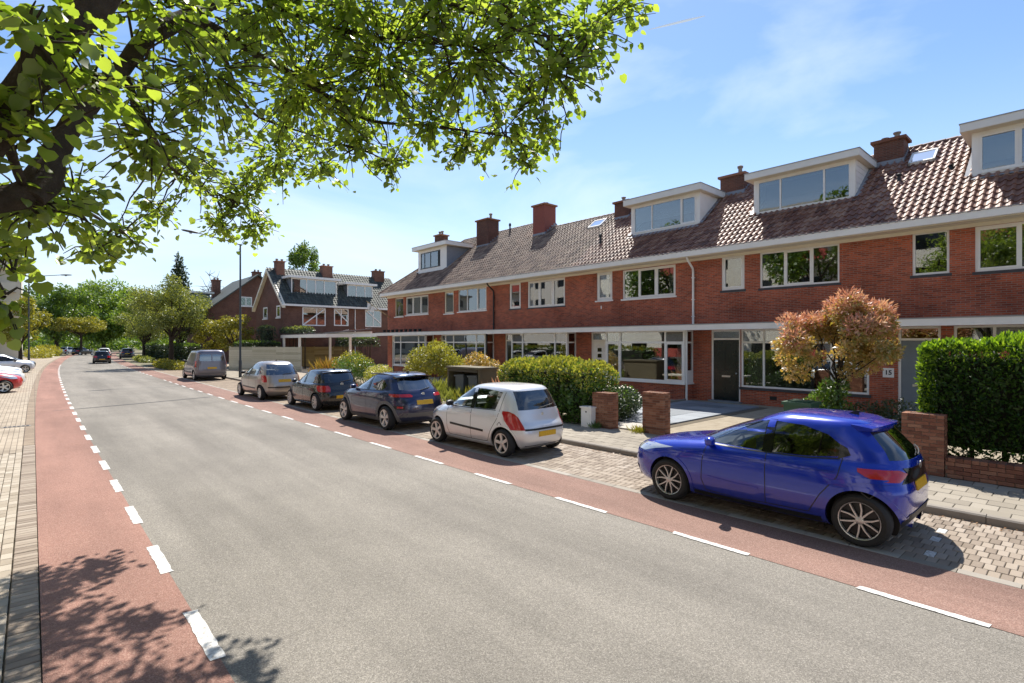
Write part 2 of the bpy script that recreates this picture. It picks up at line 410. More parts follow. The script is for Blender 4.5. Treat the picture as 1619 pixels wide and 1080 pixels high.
# ------------------------------------------------------------------ mesh helpers
class MB:
    def __init__(s):
        s.v = []; s.f = []; s.r = []
    def add(s, vs, fs, r=0.0):
        b = len(s.v)
        s.v.extend(vs); s.r.extend([r] * len(vs))
        s.f.extend([tuple(i + b for i in f) for f in fs])
        return s
    def box(s, x0, x1, y0, y1, z0, z1, r=0.0):
        x0, x1 = sorted((x0, x1)); y0, y1 = sorted((y0, y1)); z0, z1 = sorted((z0, z1))
        vs = [(x0, y0, z0), (x1, y0, z0), (x1, y1, z0), (x0, y1, z0), (x0, y0, z1), (x1, y0, z1), (x1, y1, z1), (x0, y1, z1)]
        return s.add(vs, [(3, 2, 1, 0), (4, 5, 6, 7), (0, 1, 5, 4), (1, 2, 6, 5), (2, 3, 7, 6), (3, 0, 4, 7)], r)
    def fbox(s, F, r0, r1, z0, z1, n0, n1, r=0.0):
        """Box in a facade frame: along it, up, and out of it."""
        O, R, Nn = F
        r0, r1 = sorted((r0, r1)); z0, z1 = sorted((z0, z1)); n0, n1 = sorted((n0, n1))
        vs = []
        for z in (z0, z1):
            for a, n in ((r0, n0), (r1, n0), (r1, n1), (r0, n1)):
                p = O + R * a + Nn * n
                vs.append((p.x, p.y, z))
        fs = [(3, 2, 1, 0), (4, 5, 6, 7), (0, 1, 5, 4), (1, 2, 6, 5), (2, 3, 7, 6), (3, 0, 4, 7)]
        if R.cross(Nn).z < 0:
            fs = [f[::-1] for f in fs]
        return s.add(vs, fs, r)
    def prism(s, poly, fn, t0, t1, r=0.0):
        """Extrude a 2-D polygon; fn(a, b, t) gives the point."""
        n = len(poly)
        vs = [fn(a, b, t0) for a, b in poly] + [fn(a, b, t1) for a, b in poly]
        fs = [tuple(range(n))[::-1], tuple(range(n, 2 * n))]
        fs += [(i, (i + 1) % n, n + (i + 1) % n, n + i) for i in range(n)]
        return s.add(vs, fs, r)
    def tube(s, pts, rad, n=8, r=0.0, caps=True):
        pts = [Vector(p) for p in pts]
        if not isinstance(rad, (list, tuple)):
            rad = [rad] * len(pts)
        vs = []; fs = []
        ref = Vector((0, 0, 1))
        for i, p in enumerate(pts):
            d = (pts[min(i + 1, len(pts) - 1)] - pts[max(i - 1, 0)])
            d = d.normalized() if d.length > 1e-9 else Vector((0, 0, 1))
            if abs(d.dot(ref)) > 0.95:
                ref = Vector((1, 0, 0)) if abs(d.x) < 0.9 else Vector((0, 1, 0))
            a = d.cross(ref).normalized(); b = d.cross(a).normalized()
            ref = -d.cross(a).normalized() if False else ref
            for k in range(n):
                t = 2 * math.pi * k / n
                q = p + (a * math.cos(t) + b * math.sin(t)) * rad[i]
                vs.append(tuple(q))
        for i in range(len(pts) - 1):
            for k in range(n):
                k2 = (k + 1) % n
                fs.append((i * n + k, i * n + k2, (i + 1) * n + k2, (i + 1) * n + k))
        if caps:
            fs.append(tuple(range(n))[::-1]); fs.append(tuple(range((len(pts) - 1) * n, len(pts) * n)))
        return s.add(vs, fs, r)
    def lathe(s, prof, c, axis='Z', n=20, r=0.0):
        """Turn (radius, height) points about an axis through c."""
        vs = []; fs = []
        for rad, h in prof:
            for k in range(n):
                t = 2 * math.pi * k / n
                a, b = rad * math.cos(t), rad * math.sin(t)
                if axis == 'Z': vs.append((c[0] + a, c[1] + b, c[2] + h))
                elif axis == 'X': vs.append((c[0] + h, c[1] + a, c[2] + b))
                else: vs.append((c[0] + a, c[1] + h, c[2] + b))
        for i in range(len(prof) - 1):
            for k in range(n):
                k2 = (k + 1) % n
                fs.append((i * n + k, i * n + k2, (i + 1) * n + k2, (i + 1) * n + k))
        if prof[0][0] > 1e-6 or True:
            fs.append(tuple(range(n))[::-1]); fs.append(tuple(range((len(prof) - 1) * n, len(prof) * n)))
        return s.add(vs, fs, r)
    def mesh(s, name, m, smooth=False, sharp=None):
        me = bpy.data.meshes.new(name)
        me.from_pydata([tuple(p) for p in s.v], [], s.f)
        if any(s.r):
            at = me.attributes.new("rnd", 'FLOAT', 'POINT')
            at.data.foreach_set("value", np.array(s.r, dtype=np.float32))
        finish(me, m, smooth, sharp)
        return me
    def build(s, name, m, parent=None, smooth=False, sharp=None):
        return link(name, s.mesh(name, m, smooth, sharp), parent)

def finish(me, m, smooth=False, sharp=None):
    bm = bmesh.new(); bm.from_mesh(me)
    bmesh.ops.recalc_face_normals(bm, faces=bm.faces)
    bm.to_mesh(me); bm.free()
    if m is not None:
        me.materials.append(m)
    if smooth:
        me.polygons.foreach_set("use_smooth", [True] * len(me.polygons))
        if sharp:
            me.set_sharp_from_angle(angle=math.radians(sharp))
    me.update()

def link(name, me, parent=None):
    o = bpy.data.objects.new(name, me)
    COL.objects.link(o)
    if parent is not None:
        o.parent = parent
        o.matrix_parent_inverse = parent_world(parent).inverted()
    return o

def parent_world(p):
    m = p.matrix_basis.copy()
    while p.parent is not None:
        m = p.parent.matrix_basis @ p.matrix_parent_inverse @ m
        p = p.parent
    return m

def npmesh(name, V, Fc, m, rnd=None, smooth=False):
    """Mesh straight from arrays (many leaves)."""
    me = bpy.data.meshes.new(name)
    V = np.asarray(V, np.float32); Fc = np.asarray(Fc, np.int32)
    me.vertices.add(len(V)); me.vertices.foreach_set("co", V.ravel())
    k = Fc.shape[1]
    me.loops.add(Fc.size); me.loops.foreach_set("vertex_index", Fc.ravel())
    me.polygons.add(len(Fc))
    me.polygons.foreach_set("loop_start", np.arange(0, Fc.size, k, dtype=np.int32))
    me.update(calc_edges=True)
    if rnd is not None:
        at = me.attributes.new("rnd", 'FLOAT', 'POINT'); at.data.foreach_set("value", np.asarray(rnd, np.float32))
    if smooth:
        me.polygons.foreach_set("use_smooth", [True] * len(me.polygons))
    me.materials.append(m)
    me.validate()
    return me

def tag(o, label=None, cat=None, group=None, kind=None):
    if label: o["label"] = label
    if cat: o["category"] = cat
    if group: o["group"] = group
    if kind: o["kind"] = kind
    return o

def thing(name, label, cat, loc=(0, 0, 0), rz=0.0, group=None):
    o = bpy.data.objects.new(name, None)
    COL.objects.link(o)
    o.empty_display_size = 0.3
    o.location = loc; o.rotation_euler = (0, 0, rz)
    return tag(o, label, cat, group)

def local(o, parent):
    """Parent a mesh whose points are in the thing's own axes."""
    o.parent = parent
    o.matrix_parent_inverse = Matrix()
    return o

def copy_tree(o, parent=None):
    c = o.copy(); COL.objects.link(c); c.parent = parent
    if parent is not None:
        c.matrix_parent_inverse = o.matrix_parent_inverse.copy()
    for ch in o.children:
        copy_tree(ch, c)
    return c

def struct(name, mb, m, **kw):
    return tag(mb.build(name, m, **kw), kind="structure")

UZ = Vector((0, 0, 1))
# ------------------------------------------------------------------ the street
_LU = np.array([-40, 0, 12, 25, 34, 42, 55, 66, 76, 87, 100, 113, 128, 142, 156, 172, 190, 215, 250.])
_LX = np.array([1.12, 1.06, 1.02, 1.0, 1.07, 1.17, 1.38, 1.70, 2.1, 2.65, 3.4, 4.3, 5.5, 6.9, 8.8, 11.5, 15.5, 22.5, 34.])
_uu = np.linspace(-40, 250, 581)
_xx = np.interp(_uu, _LU, _LX)
_xx = np.convolve(np.pad(_xx, 12, mode='edge'), np.ones(25) / 25, 'valid')
def LX(u):
    """Left edge of the carriageway at a distance along the street."""
    return float(np.interp(u, _uu, _xx))

def strip(mb, o0, o1, z, u0=-14.0, u1=165.0, du=1.0, z1=None, r=0.0):
    n = max(1, int(round((u1 - u0) / du)))
    us = np.linspace(u0, u1, n + 1)
    vs = []; fs = []
    for u in us:
        x = LX(u)
        vs += [(x + o0, u, z), (x + o1, u, z if z1 is None else z1)]
    for i in range(n):
        fs.append((2 * i, 2 * i + 1, 2 * i + 3, 2 * i + 2))
    return mb.add(vs, fs, r)

def kerb(mb, o0, o1, z0, z1, u0, u1, du=1.0):
    """Raised stones end to end, each with a rounded upper edge."""
    u = u0
    while u < u1 - 1e-6:
        e = min(u + du, u1)
        ring = []
        for uu in (u + 0.004, e - 0.004):
            x = LX(uu)
            ring.append([(x + o0, uu, z0), (x + o0, uu, z1 - 0.02), (x + o0 + 0.02, uu, z1), (x + o1, uu, z1), (x + o1, uu, z0)])
        b = ring[0] + ring[1]
        mb.add(b, [(4, 3, 2, 1, 0), (5, 6, 7, 8, 9)] + [(i, (i + 1) % 5, 5 + (i + 1) % 5, 5 + i) for i in range(5)], random.random() + 0.001)
        u = e

g = MB()
g.add([(-1500, -600, -0.06), (1500, -600, -0.06), (1500, 3000, -0.06), (-1500, 3000, -0.06)], [(0, 1, 2, 3)])
struct("ground", g, M_GROUND)
struct("road", strip(MB(), 0.0, 5.06, 0.0), M_ASPH)
struct("cycle_lane_left", strip(MB(), -1.0, 0.02, 0.004), M_RED)
struct("cycle_lane_right", strip(MB(), 5.04, 6.20, 0.004), M_RED2)
struct("pavement_bed_right", strip(MB(), 6.18, 8.58, -0.012, u1=62), M_JOINT)

# white dashes, each a stripe of its own
DASH = []
for side, off in ((0, -0.05), (1, 5.0)):
    for k in range(-1, 34):
        u0 = (0.62 if side == 1 else 4.55) + 2.05 * k if side == 1 else 4.55 + 2.05 * k
        if side == 0 and u0 < 2.0: continue
        if side == 1 and 40 < u0 < 45: continue
        mb = MB(); strip(mb, off, off + (0.11 if side == 0 else 0.085), 0.008, u0, u0 + 0.98, 0.07)
        mb.v = [(a + random.gauss(0, 0.0035), b_ + (random.gauss(0, 0.012) if i_ < 2 or i_ >= len(mb.v) - 2 else 0), c_) for i_, (a, b_, c_) in enumerate(mb.v)]
        DASH.append(mb)
dash_root = tag(struct("lane_marking", strip(MB(), -0.045, 0.055, 0.008, 74, 74.9, 0.5), M_WHITE_LINE))
for mb in DASH:
    mb.build("dash", M_WHITE_LINE, dash_root)

# a thin dark strip across the carriageway, narrower at its left end
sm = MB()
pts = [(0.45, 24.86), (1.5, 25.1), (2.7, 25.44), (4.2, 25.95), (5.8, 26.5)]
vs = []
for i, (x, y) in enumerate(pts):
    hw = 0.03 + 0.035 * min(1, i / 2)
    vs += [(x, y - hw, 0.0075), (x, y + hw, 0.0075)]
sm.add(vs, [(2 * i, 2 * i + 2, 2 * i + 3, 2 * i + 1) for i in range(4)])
struct("road_dark_strip", sm, mat("dark_strip", (0.035, 0.033, 0.03), 0.6, 10, 0.3, 60, 0.3))

def paver_mesh(name, l, w, h, m, bev=0.006):
    """One stone with worn top edges, long side along the street."""
    a, b = l / 2, w / 2
    vs = [(-b, -a, -h), (b, -a, -h), (b, a, -h), (-b, a, -h), (-b, -a, -bev), (b, -a, -bev), (b, a, -bev), (-b, a, -bev),
          (-b + bev, -a + bev, 0), (b - bev, -a + bev, 0), (b - bev, a - bev, 0), (-b + bev, a - bev, 0)]
    fs = [(0, 1, 5, 4), (1, 2, 6, 5), (2, 3, 7, 6), (3, 0, 4, 7), (4, 5, 9, 8), (5, 6, 10, 9), (6, 7, 11, 10), (7, 4, 8, 11), (8, 9, 10, 11)]
    mb = MB(); mb.add(vs, fs)
    return mb.mesh(name, m), vs, fs

CAMP = Vector((0, 0, 2.45))
def in_view(x, y):
    d = x * math.sin(THETA) + y * math.cos(THETA); r = x * math.cos(THETA) - y * math.sin(THETA)
    return d > 0.8 and abs(r / d) < 0.99 and 2.45 / d * 835 < 560

def lay(root_name, stones, l, w, h, m, piece, bed=None, z=0.0, white=None, limit=300, rotated=False, tilt=0.006):
    """Lay stones (x, y, kind): the largest in the picture as single pieces, the rest joined."""
    root = bed
    me, vs, fs = paver_mesh(piece, l, w, h, m)
    mew = paver_mesh(piece + "_white", l, w, h, M_WHITE_LINE)[0] if white else None
    if rotated:
        vs = [(-b, a, c) for a, b, c in vs]
        for mm_ in (me, mew):
            if mm_:
                mm_.transform(Matrix.Rotation(math.pi / 2, 4, 'Z'))
    order = sorted(stones, key=lambda s: (not in_view(s[0], s[1]), (s[0] ** 2 + s[1] ** 2)))
    rest = MB()
    for i, (x, y, k) in enumerate(order):
        dz = z + random.uniform(-0.003, 0.003); ang = random.gauss(0, 0.008)
        if (i < limit and in_view(x, y)) or k:
            o = link(piece, mew if (k and mew) else me, root)
            o.location = (x, y, dz)
            o.rotation_euler = (random.gauss(0, tilt), random.gauss(0, tilt), ang)
        else:
            c, s_ = math.cos(ang), math.sin(ang); sx, sy = random.gauss(0, tilt), random.gauss(0, tilt)
            rest.add([(x + c * a - s_ * b, y + s_ * a + c * b, dz + cc + sx * a + sy * b) for a, b, cc in vs], fs, random.random() + 0.001)
    if rest.v:
        tag(rest.build(piece + "s_beyond", m, root), kind="stuff")

# parking strip: clay pavers on sand, long side along the street, half-brick bond
bed_park = struct("parking_strip", strip(MB(), 6.34, 8.48, -0.030, u0=-4, u1=62), M_JOINT)
st = []
PW, PL = 0.104, 0.207
row = 0
x = 7.505
while x < 9.42:
    u = -2.5 + (PW / 2 if row % 2 else 0)
    while u < 15.0:
        st.append((x, u, 0))
        u += PW
    x += PL; row += 1
wh = [(7.77, 1.32), (8.26, 1.36), (8.77, 1.40)]
for wx, wu in wh:
    j = min(range(len(st)), key=lambda q: (st[q][0] - wx) ** 2 + (st[q][1] - wu) ** 2)
    a = st[j]; st[j] = (a[0], a[1], 1)
lay("parking", st, PL - 0.007, PW - 0.007, 0.05, M_PAVER, "paver", bed_park, 0.0, white=True, rotated=True)
def pavertex(name, cols, bw, bh):
    N = NT(name)
    pos = N.n("NewGeometry").outputs['Position']
    sp = N.n("SeparateXYZ"); N.l(pos, sp.inputs[0])
    cb = N.n("CombineXYZ"); N.l(sp.outputs[1], cb.inputs[0]); N.l(sp.outputs[0], cb.inputs[1])
    b = N.n("TexBrick", offset=0.5); N.l(cb.outputs[0], b.inputs['Vector'])
    b.inputs['Color1'].default_value = (*cols[0], 1); b.inputs['Color2'].default_value = (*cols[1], 1); b.inputs['Mortar'].default_value = (*cols[2], 1)
    b.inputs['Scale'].default_value = 1; b.inputs['Brick Width'].default_value = bw; b.inputs['Row Height'].default_value = bh
    b.inputs['Mortar Size'].default_value = 0.008; b.inputs['Mortar Smooth'].default_value = 0.2
    c = mixc(N, 1.0, b.outputs['Color'], ramp(N, noise(N, 1.2, 5, 0.6), [(0.3, (0.75, 0.73, 0.7)), (0.65, (1.1, 1.08, 1.05))]), 'MULTIPLY')
    bsdf(N, c, 0.88, bump(N, noise(N, 40, 3), 0.3, 0.006), spec=0.3)
    return N.m
M_PAVFAR = pavertex("pavers_far", ((0.31, 0.25, 0.185), (0.23, 0.18, 0.135), (0.13, 0.10, 0.08)), PW, PL)
M_SLABFAR = pavertex("slabs_far", ((0.30, 0.265, 0.21), (0.26, 0.23, 0.18), (0.15, 0.13, 0.10)), 0.3, 0.3)
M_BEIGEFAR = pavertex("beige_far", ((0.40, 0.345, 0.275), (0.33, 0.28, 0.22), (0.17, 0.14, 0.11)), 0.21, 0.105)
struct("parking_strip_far", strip(MB(), 6.36, 8.48, 0.0, u0=15.0, u1=62), M_PAVFAR)
struct("parking_edge_band", (lambda m: (kerb(m, 6.19, 6.345, -0.05, 0.006, -6, 62, 0.5), m)[1])(MB()), M_BAND)
kr = struct("kerb_right", (lambda m: (kerb(m, 8.47, 8.60, -0.05, 0.105, 16, 72, 1.0), m)[1])(MB()), M_KERB)
for u in range(-5, 16):
    m = MB(); kerb(m, 8.47, 8.60, -0.05, 0.105 + random.uniform(-0.004, 0.004), u, u + 1, 1.0); m.build("kerb_stone", M_KERB, kr)
# pavement on the house side: concrete slabs
bed_walk = struct("sidewalk", strip(MB(), 8.59, 10.86, 0.072, u0=-6, u1=80), M_JOINT)
st = []
row = 0
x = 9.62 + 0.15
while x < 11.85:
    u = -2.4 + (0.15 if row % 2 else 0)
    while u < 15:
        st.append((x, u, 0)); u += 0.302
    x += 0.302; row += 1
lay("walk", st, 0.296, 0.296, 0.05, M_TILE, "slab", bed_walk, 0.100)
struct("sidewalk_far", strip(MB(), 8.60, 10.86, 0.098, u0=15.0, u1=80), M_SLABFAR)

# this side: brick gutter, light pavers, kerb round the tree pit
bed_left = struct("pavement_left", strip(MB(), -6.0, -1.0, -0.032, u0=-6, u1=120), M_JOINT)
st = []
for i in range(134):
    u = 3.0 + i * 0.105
    st.append((LX(u) - 1.11, u, 0))
lay("gutter", st, 0.205, 0.098, 0.05, M_PAVER, "gutter_brick", bed_left, -0.006, rotated=True, limit=134)
st = []
row = 0
o = -1.275
while o > -2.1:
    u = 5.0 + (0.105 if row % 2 else 0)
    while u < 16:
        st.append((LX(u) + o, u, 0)); u += 0.21
    o -= 0.106; row += 1
lay("left", st, 0.203, 0.099, 0.05, M_PAVER_L, "light_paver", bed_left, 0.0, limit=200)
struct("pavement_left_far", strip(MB(), -6.0, -1.225, -0.002, u0=16.0, u1=120), M_BEIGEFAR)
struct("gutter_far", strip(MB(), -1.22, -1.0, -0.004, u0=17.03, u1=120), M_PAVFAR)

# ------------------------------------------------------------------ houses
M_CURT2 = mat('ochre_curtain', [(0.42, 0.30, 0.16), (0.55, 0.42, 0.25)], 0.9, 6, 0.3, 30, 0.0)
VX = 20.3                                   # plane of the row's front wall
ROW = (Vector((VX, 0, 0)), Vector((0, 1, 0)), Vector((-1, 0, 0)))
RK = 0.78                                   # roof pitch: rise over run
def roof_z(x):
    return 6.12 + RK * (x - 19.7)

def FP(F, a, n, z):
    p = F[0] + F[1] * a + F[2] * n
    return (p.x, p.y, z)

def wall_holes(mb, F, r0, r1, z0, z1, holes, n=0.0, depth=0.11):
    """Front face with openings and their reveals."""
    rs = sorted({r0, r1, *[h[0] for h in holes], *[h[1] for h in holes]})
    zs = sorted({z0, z1, *[h[2] for h in holes], *[h[3] for h in holes]})
    rs = [r for r in rs if r0 - 1e-6 <= r <= r1 + 1e-6]; zs = [z for z in zs if z0 - 1e-6 <= z <= z1 + 1e-6]
    for j in range(len(zs) - 1):
        i = 0
        while i < len(rs) - 1:
            zc = (zs[j] + zs[j + 1]) / 2
            def solid(i):
                rc = (rs[i] + rs[i + 1]) / 2
                return not any(h[0] < rc < h[1] and h[2] < zc < h[3] for h in holes)
            if not solid(i):
                i += 1; continue
            k = i
            while k + 1 < len(rs) - 1 and solid(k + 1):
                k += 1
            a, b = rs[i], rs[k + 1]
            mb.add([FP(F, a, n, zs[j]), FP(F, b, n, zs[j]), FP(F, b, n, zs[j + 1]), FP(F, a, n, zs[j + 1])], [(0, 1, 2, 3)])
            i = k + 1
    for a, b, c, d in holes:
        for p, q in (((a, c), (b, c)), ((b, c), (b, d)), ((b, d), (a, d)), ((a, d), (a, c))):
            mb.add([FP(F, p[0], n, p[1]), FP(F, q[0], n, q[1]), FP(F, q[0], n - depth, q[1]), FP(F, p[0], n - depth, p[1])], [(0, 1, 2, 3)])

def window(parent, F, r0, r1, z0, z1, splits=(), transom=None, fm=None, n=-0.045, fw=0.065, sill=None, curtain=None, opening=(), name="window", pm=None, sash=0.045, lab=None):
    """A window: outer frame (part) with mullions, sashes, panes, curtains as sub-parts."""
    fm = fm or M_WHITE; pm = pm or M_PANE
    fr = MB(); d0, d1 = n - 0.07, n
    fr.fbox(F, r0, r1, z1 - fw, z1, d0, d1); fr.fbox(F, r0, r1, z0, z0 + fw, d0, d1)
    fr.fbox(F, r0, r0 + fw, z0 + fw, z1 - fw, d0, d1); fr.fbox(F, r1 - fw, r1, z0 + fw, z1 - fw, d0, d1)
    f = fr.build(name, fm, parent)
    if lab: f["label"] = lab
    zt = transom
    if zt:
        MB().fbox(F, r0 + fw, r1 - fw, zt - fw / 2, zt + fw / 2, d0, d1 + 0.012).build("transom_bar", fm, f)
    xs = [r0 + fw] + list(splits) + [r1 - fw]
    for s_ in splits:
        MB().fbox(F, s_ - fw / 2, s_ + fw / 2, z0 + fw, z1 - fw, d0 + 0.004, d1 - 0.004 if zt is None else d1 + 0.006).build("mullion", fm, f)
    rows = [(z0 + fw, z1 - fw)] if not zt else [(z0 + fw, zt - fw / 2), (zt + fw / 2, z1 - fw)]
    for ri, (za, zb) in enumerate(rows):
        for i in range(len(xs) - 1):
            a = xs[i] + (fw / 2 if i else 0); b = xs[i + 1] - (fw / 2 if i < len(xs) - 2 else 0)
            if sash and (ri == 0 or not zt) and (i in opening):
                sb = MB(); s_ = sash
                sb.fbox(F, a, b, zb - s_, zb, n - 0.06, n + 0.012); sb.fbox(F, a, b, za, za + s_, n - 0.06, n + 0.012)
                sb.fbox(F, a, a + s_, za + s_, zb - s_, n - 0.06, n + 0.012); sb.fbox(F, b - s_, b, za + s_, zb - s_, n - 0.06, n + 0.012)
                sb.build("sash", fm, f)
                a += s_; b -= s_; za2, zb2 = za + s_, zb - s_
            else:
                za2, zb2 = za, zb
            MB().fbox(F, a, b, za2, zb2, n - 0.042, n - 0.030).build("pane", pm, f)
            if curtain and ri == 0 and curtain[2] == 'drape':
                ends_ = ([(a, min(a + 0.30, b))] if i == 0 else []) + ([(max(b - 0.30, a), b)] if i == len(xs) - 2 else [])
                for q0, q1 in ends_:
                    cb = MB(); pv = []
                    for j in range(9):
                        t = q0 + (q1 - q0) * j / 8; off = n - 0.13 - (0.035 if j % 2 else 0.0)
                        pv += [FP(F, t, off, za2), FP(F, t, off, zb2)]
                    cb.add(pv, [(2 * j, 2 * j + 2, 2 * j + 3, 2 * j + 1) for j in range(8)])
                    cb.build("curtain", curtain[0], f)
            elif curtain and ri == 0:
                cm, frac, side = curtain
                cb = MB(); k = max(4, int((b - a) / 0.07))
                ct = za2 + (zb2 - za2) * frac if side == 'low' else zb2
                cl = za2 if side in ('low', 'full') else zb2 - (zb2 - za2) * frac
                pv = []
                for j in range(k + 1):
                    t = a + (b - a) * j / k; off = n - 0.16 - (0.02 if j % 2 else 0.0)
                    pv += [FP(F, t, off, cl), FP(F, t, off, ct)]
                cb.add(pv, [(2 * j, 2 * j + 2, 2 * j + 3, 2 * j + 1) for j in range(k)])
                cb.build("curtain", cm, f)
    if sill:
        MB().fbox(F, r0 - 0.06, r1 + 0.06, z0 - sill[1], z0 - 0.002, n - 0.04, n + sill[2]).build("sill", sill[0], f)
    return f

def door(parent, F, r0, r1, z0, zd, z1, m, fm=None, n=-0.05, panel=True, glazed=(), slot=True, letter=M_STEEL, leaf_side=1):
    """Door with frame, fanlight, leaf, handle, letter plate."""
    fm = fm or M_WHITE; fw = 0.07
    fr = MB()
    fr.fbox(F, r0, r0 + fw, z0, z1, n - 0.08, n + 0.01); fr.fbox(F, r1 - fw, r1, z0, z1, n - 0.08, n + 0.01)
    fr.fbox(F, r0 + fw, r1 - fw, z1 - fw, z1, n - 0.08, n + 0.006); fr.fbox(F, r0 + fw, r1 - fw, zd, zd + fw, n - 0.08, n + 0.006)
    f = MB().fbox(F, r0 + fw + 0.004, r1 - fw - 0.004, z0 + 0.02, zd - 0.004, n - 0.07, n - 0.02).build("door", m, parent)
    fo = fr.build("frame", fm, f)
    MB().fbox(F, r0 + fw, r1 - fw, zd + fw, z1 - fw, n - 0.05, n - 0.04).build("fanlight", M_PANE, f)
    w_ = r1 - r0 - 2 * fw
    if panel:
        for a, b, c, d in ((0.12, 0.46, 0.08, 0.40), (0.54, 0.88, 0.08, 0.40), (0.12, 0.46, 0.52, 0.92), (0.54, 0.88, 0.52, 0.92)):
            MB().fbox(F, r0 + fw + w_ * a, r0 + fw + w_ * b, z0 + (zd - z0) * c, z0 + (zd - z0) * d, n - 0.02, n - 0.006).build("panel", m, f)
    for a, b, c, d in glazed:
        MB().fbox(F, r0 + fw + w_ * a, r0 + fw + w_ * b, z0 + (zd - z0) * c, z0 + (zd - z0) * d, n - 0.022, n - 0.012).build("pane", M_GLOSSBLK, f)
    if slot:
        MB().fbox(F, (r0 + r1) / 2 - 0.17, (r0 + r1) / 2 + 0.17, z0 + 0.92, z0 + 0.99, n - 0.02, n + 0.004).build("letter_plate", letter, f)
    hx = r0 + fw + 0.10 if leaf_side < 0 else r1 - fw - 0.10
    hb = MB(); p = FP(F, hx, n + 0.03, z0 + 1.08)
    hb.lathe([(0.0, -0.03), (0.028, -0.03), (0.034, 0.0), (0.028, 0.03), (0.0, 0.03)], p, 'Z', 10)
    hb.build("handle", M_STEEL, f, smooth=True)
    MB().fbox(F, r0 - 0.05, r1 + 0.05, z0 - 0.13, z0 - 0.002, n - 0.1, n + 0.22).build("doorstep", M_BLUESTONE, f)
    return f

TW, TR = 0.2115, 0.335                      # pantile width and gauge
def pantile(fn, r=0.0, w=TW, l=TR, amp=0.050):
    """One S-shaped tile on (across, up-slope, normal) axes through fn."""
    prof = [(0.0, 0.012), (0.10, 0.040), (0.24, 0.050), (0.38, 0.036), (0.55, 0.008), (0.78, -0.002), (1.03, 0.012)]
    vs = []
    for (t, h) in prof: vs.append(fn(t * w, -0.03, h * amp / 0.042 + 0.030))
    for (t, h) in prof: vs.append(fn(t * w, l + 0.03, h * amp / 0.042 - 0.008))
    for (t, h) in prof: vs.append(fn(t * w, -0.03, h * amp / 0.042 + 0.002))
    k = len(prof)
    fs = [(i, i + 1, k + i + 1, k + i) for i in range(k - 1)] + [(2 * k + i, 2 * k + i + 1, i + 1, i) for i in range(k - 1)]
    return vs, fs

def tile_roof(parent, x0, z0, run, pitch, y0, y1, m, singles=0, skip=(), axis='x', sgn=1, clip=None, name="roof", underlay=True, tw=TW, tr=TR, top_y1=None):
    """One slope of a pantiled roof rising from (x0, z0). axis 'x': the slope climbs along +-X and runs along Y."""
    ang = math.atan(pitch); L = run / math.cos(ang)
    sl = (math.cos(ang), math.sin(ang)); nm = (-math.sin(ang), math.cos(ang))
    def P(a, s, h):
        c = x0 + sgn * (sl[0] * s + nm[0] * h); z = z0 + sl[1] * s + nm[1] * h
        return (c, a, z) if axis == 'x' else (a, c, z)
    root = MB().add([P(y0, 0, -0.035), P(y1, 0, -0.035), P(y1 if top_y1 is None else top_y1, L, -0.035), P(y0, L, -0.035)], [(0, 1, 2, 3)]).build(name, M_FELT, parent) if underlay is True else underlay
    nr = int(round(L / tr)); nc = int((y1 - y0) / tw + 0.5); gw = (y1 - y0) / nc; gl = L / nr
    tiles = []
    for i in range(nr):
        for j in range(nc):
            a, s = y0 + j * gw, i * gl
            c = P(a + gw / 2, s + gl / 2, 0)
            if any(q(c) for q in skip):
                continue
            tiles.append((a, s, c))
    vs0, fs0 = pantile(lambda a, s, h: (a, s, h), w=gw, l=gl)
    base = MB().add([((v[0], v[1], v[2])) for v in vs0], fs0)
    me = None
    tiles.sort(key=lambda t: (Vector(t[2]) - CAMP).length)
    rest = MB(); k = 0
    for a, s, c in tiles:
        vis = in_view_z(c)
        if k < singles and vis:
            if me is None:
                mbt = MB()
                mbt.add([tuple(Vector(P(v[0], v[1], v[2])) - Vector(P(0, 0, 0))) for v in vs0], fs0)
                me = mbt.mesh("roof_tile", m, True, 40)
            o = link("roof_tile", me, root)
            o.location = Vector(P(a, s, random.uniform(-0.004, 0.004)))
            k += 1
        else:
            j1, j2 = random.uniform(-0.005, 0.005), random.uniform(-0.004, 0.004)
            rest.add([P(a + v[0], s + v[1] + j1, v[2] + j2) for v in vs0], fs0, random.random() + 0.001)
    if rest.v:
        tag(rest.build("roof_tiles_beyond" if singles else "roof_tiles", m, root, True, 40), kind="stuff")
    return root

def in_view_z(c):
    d = c[0] * math.sin(THETA) + c[1] * math.cos(THETA); r = c[0] * math.cos(THETA) - c[1] * math.sin(THETA)
    return d > 1 and abs(r / d) < 0.975

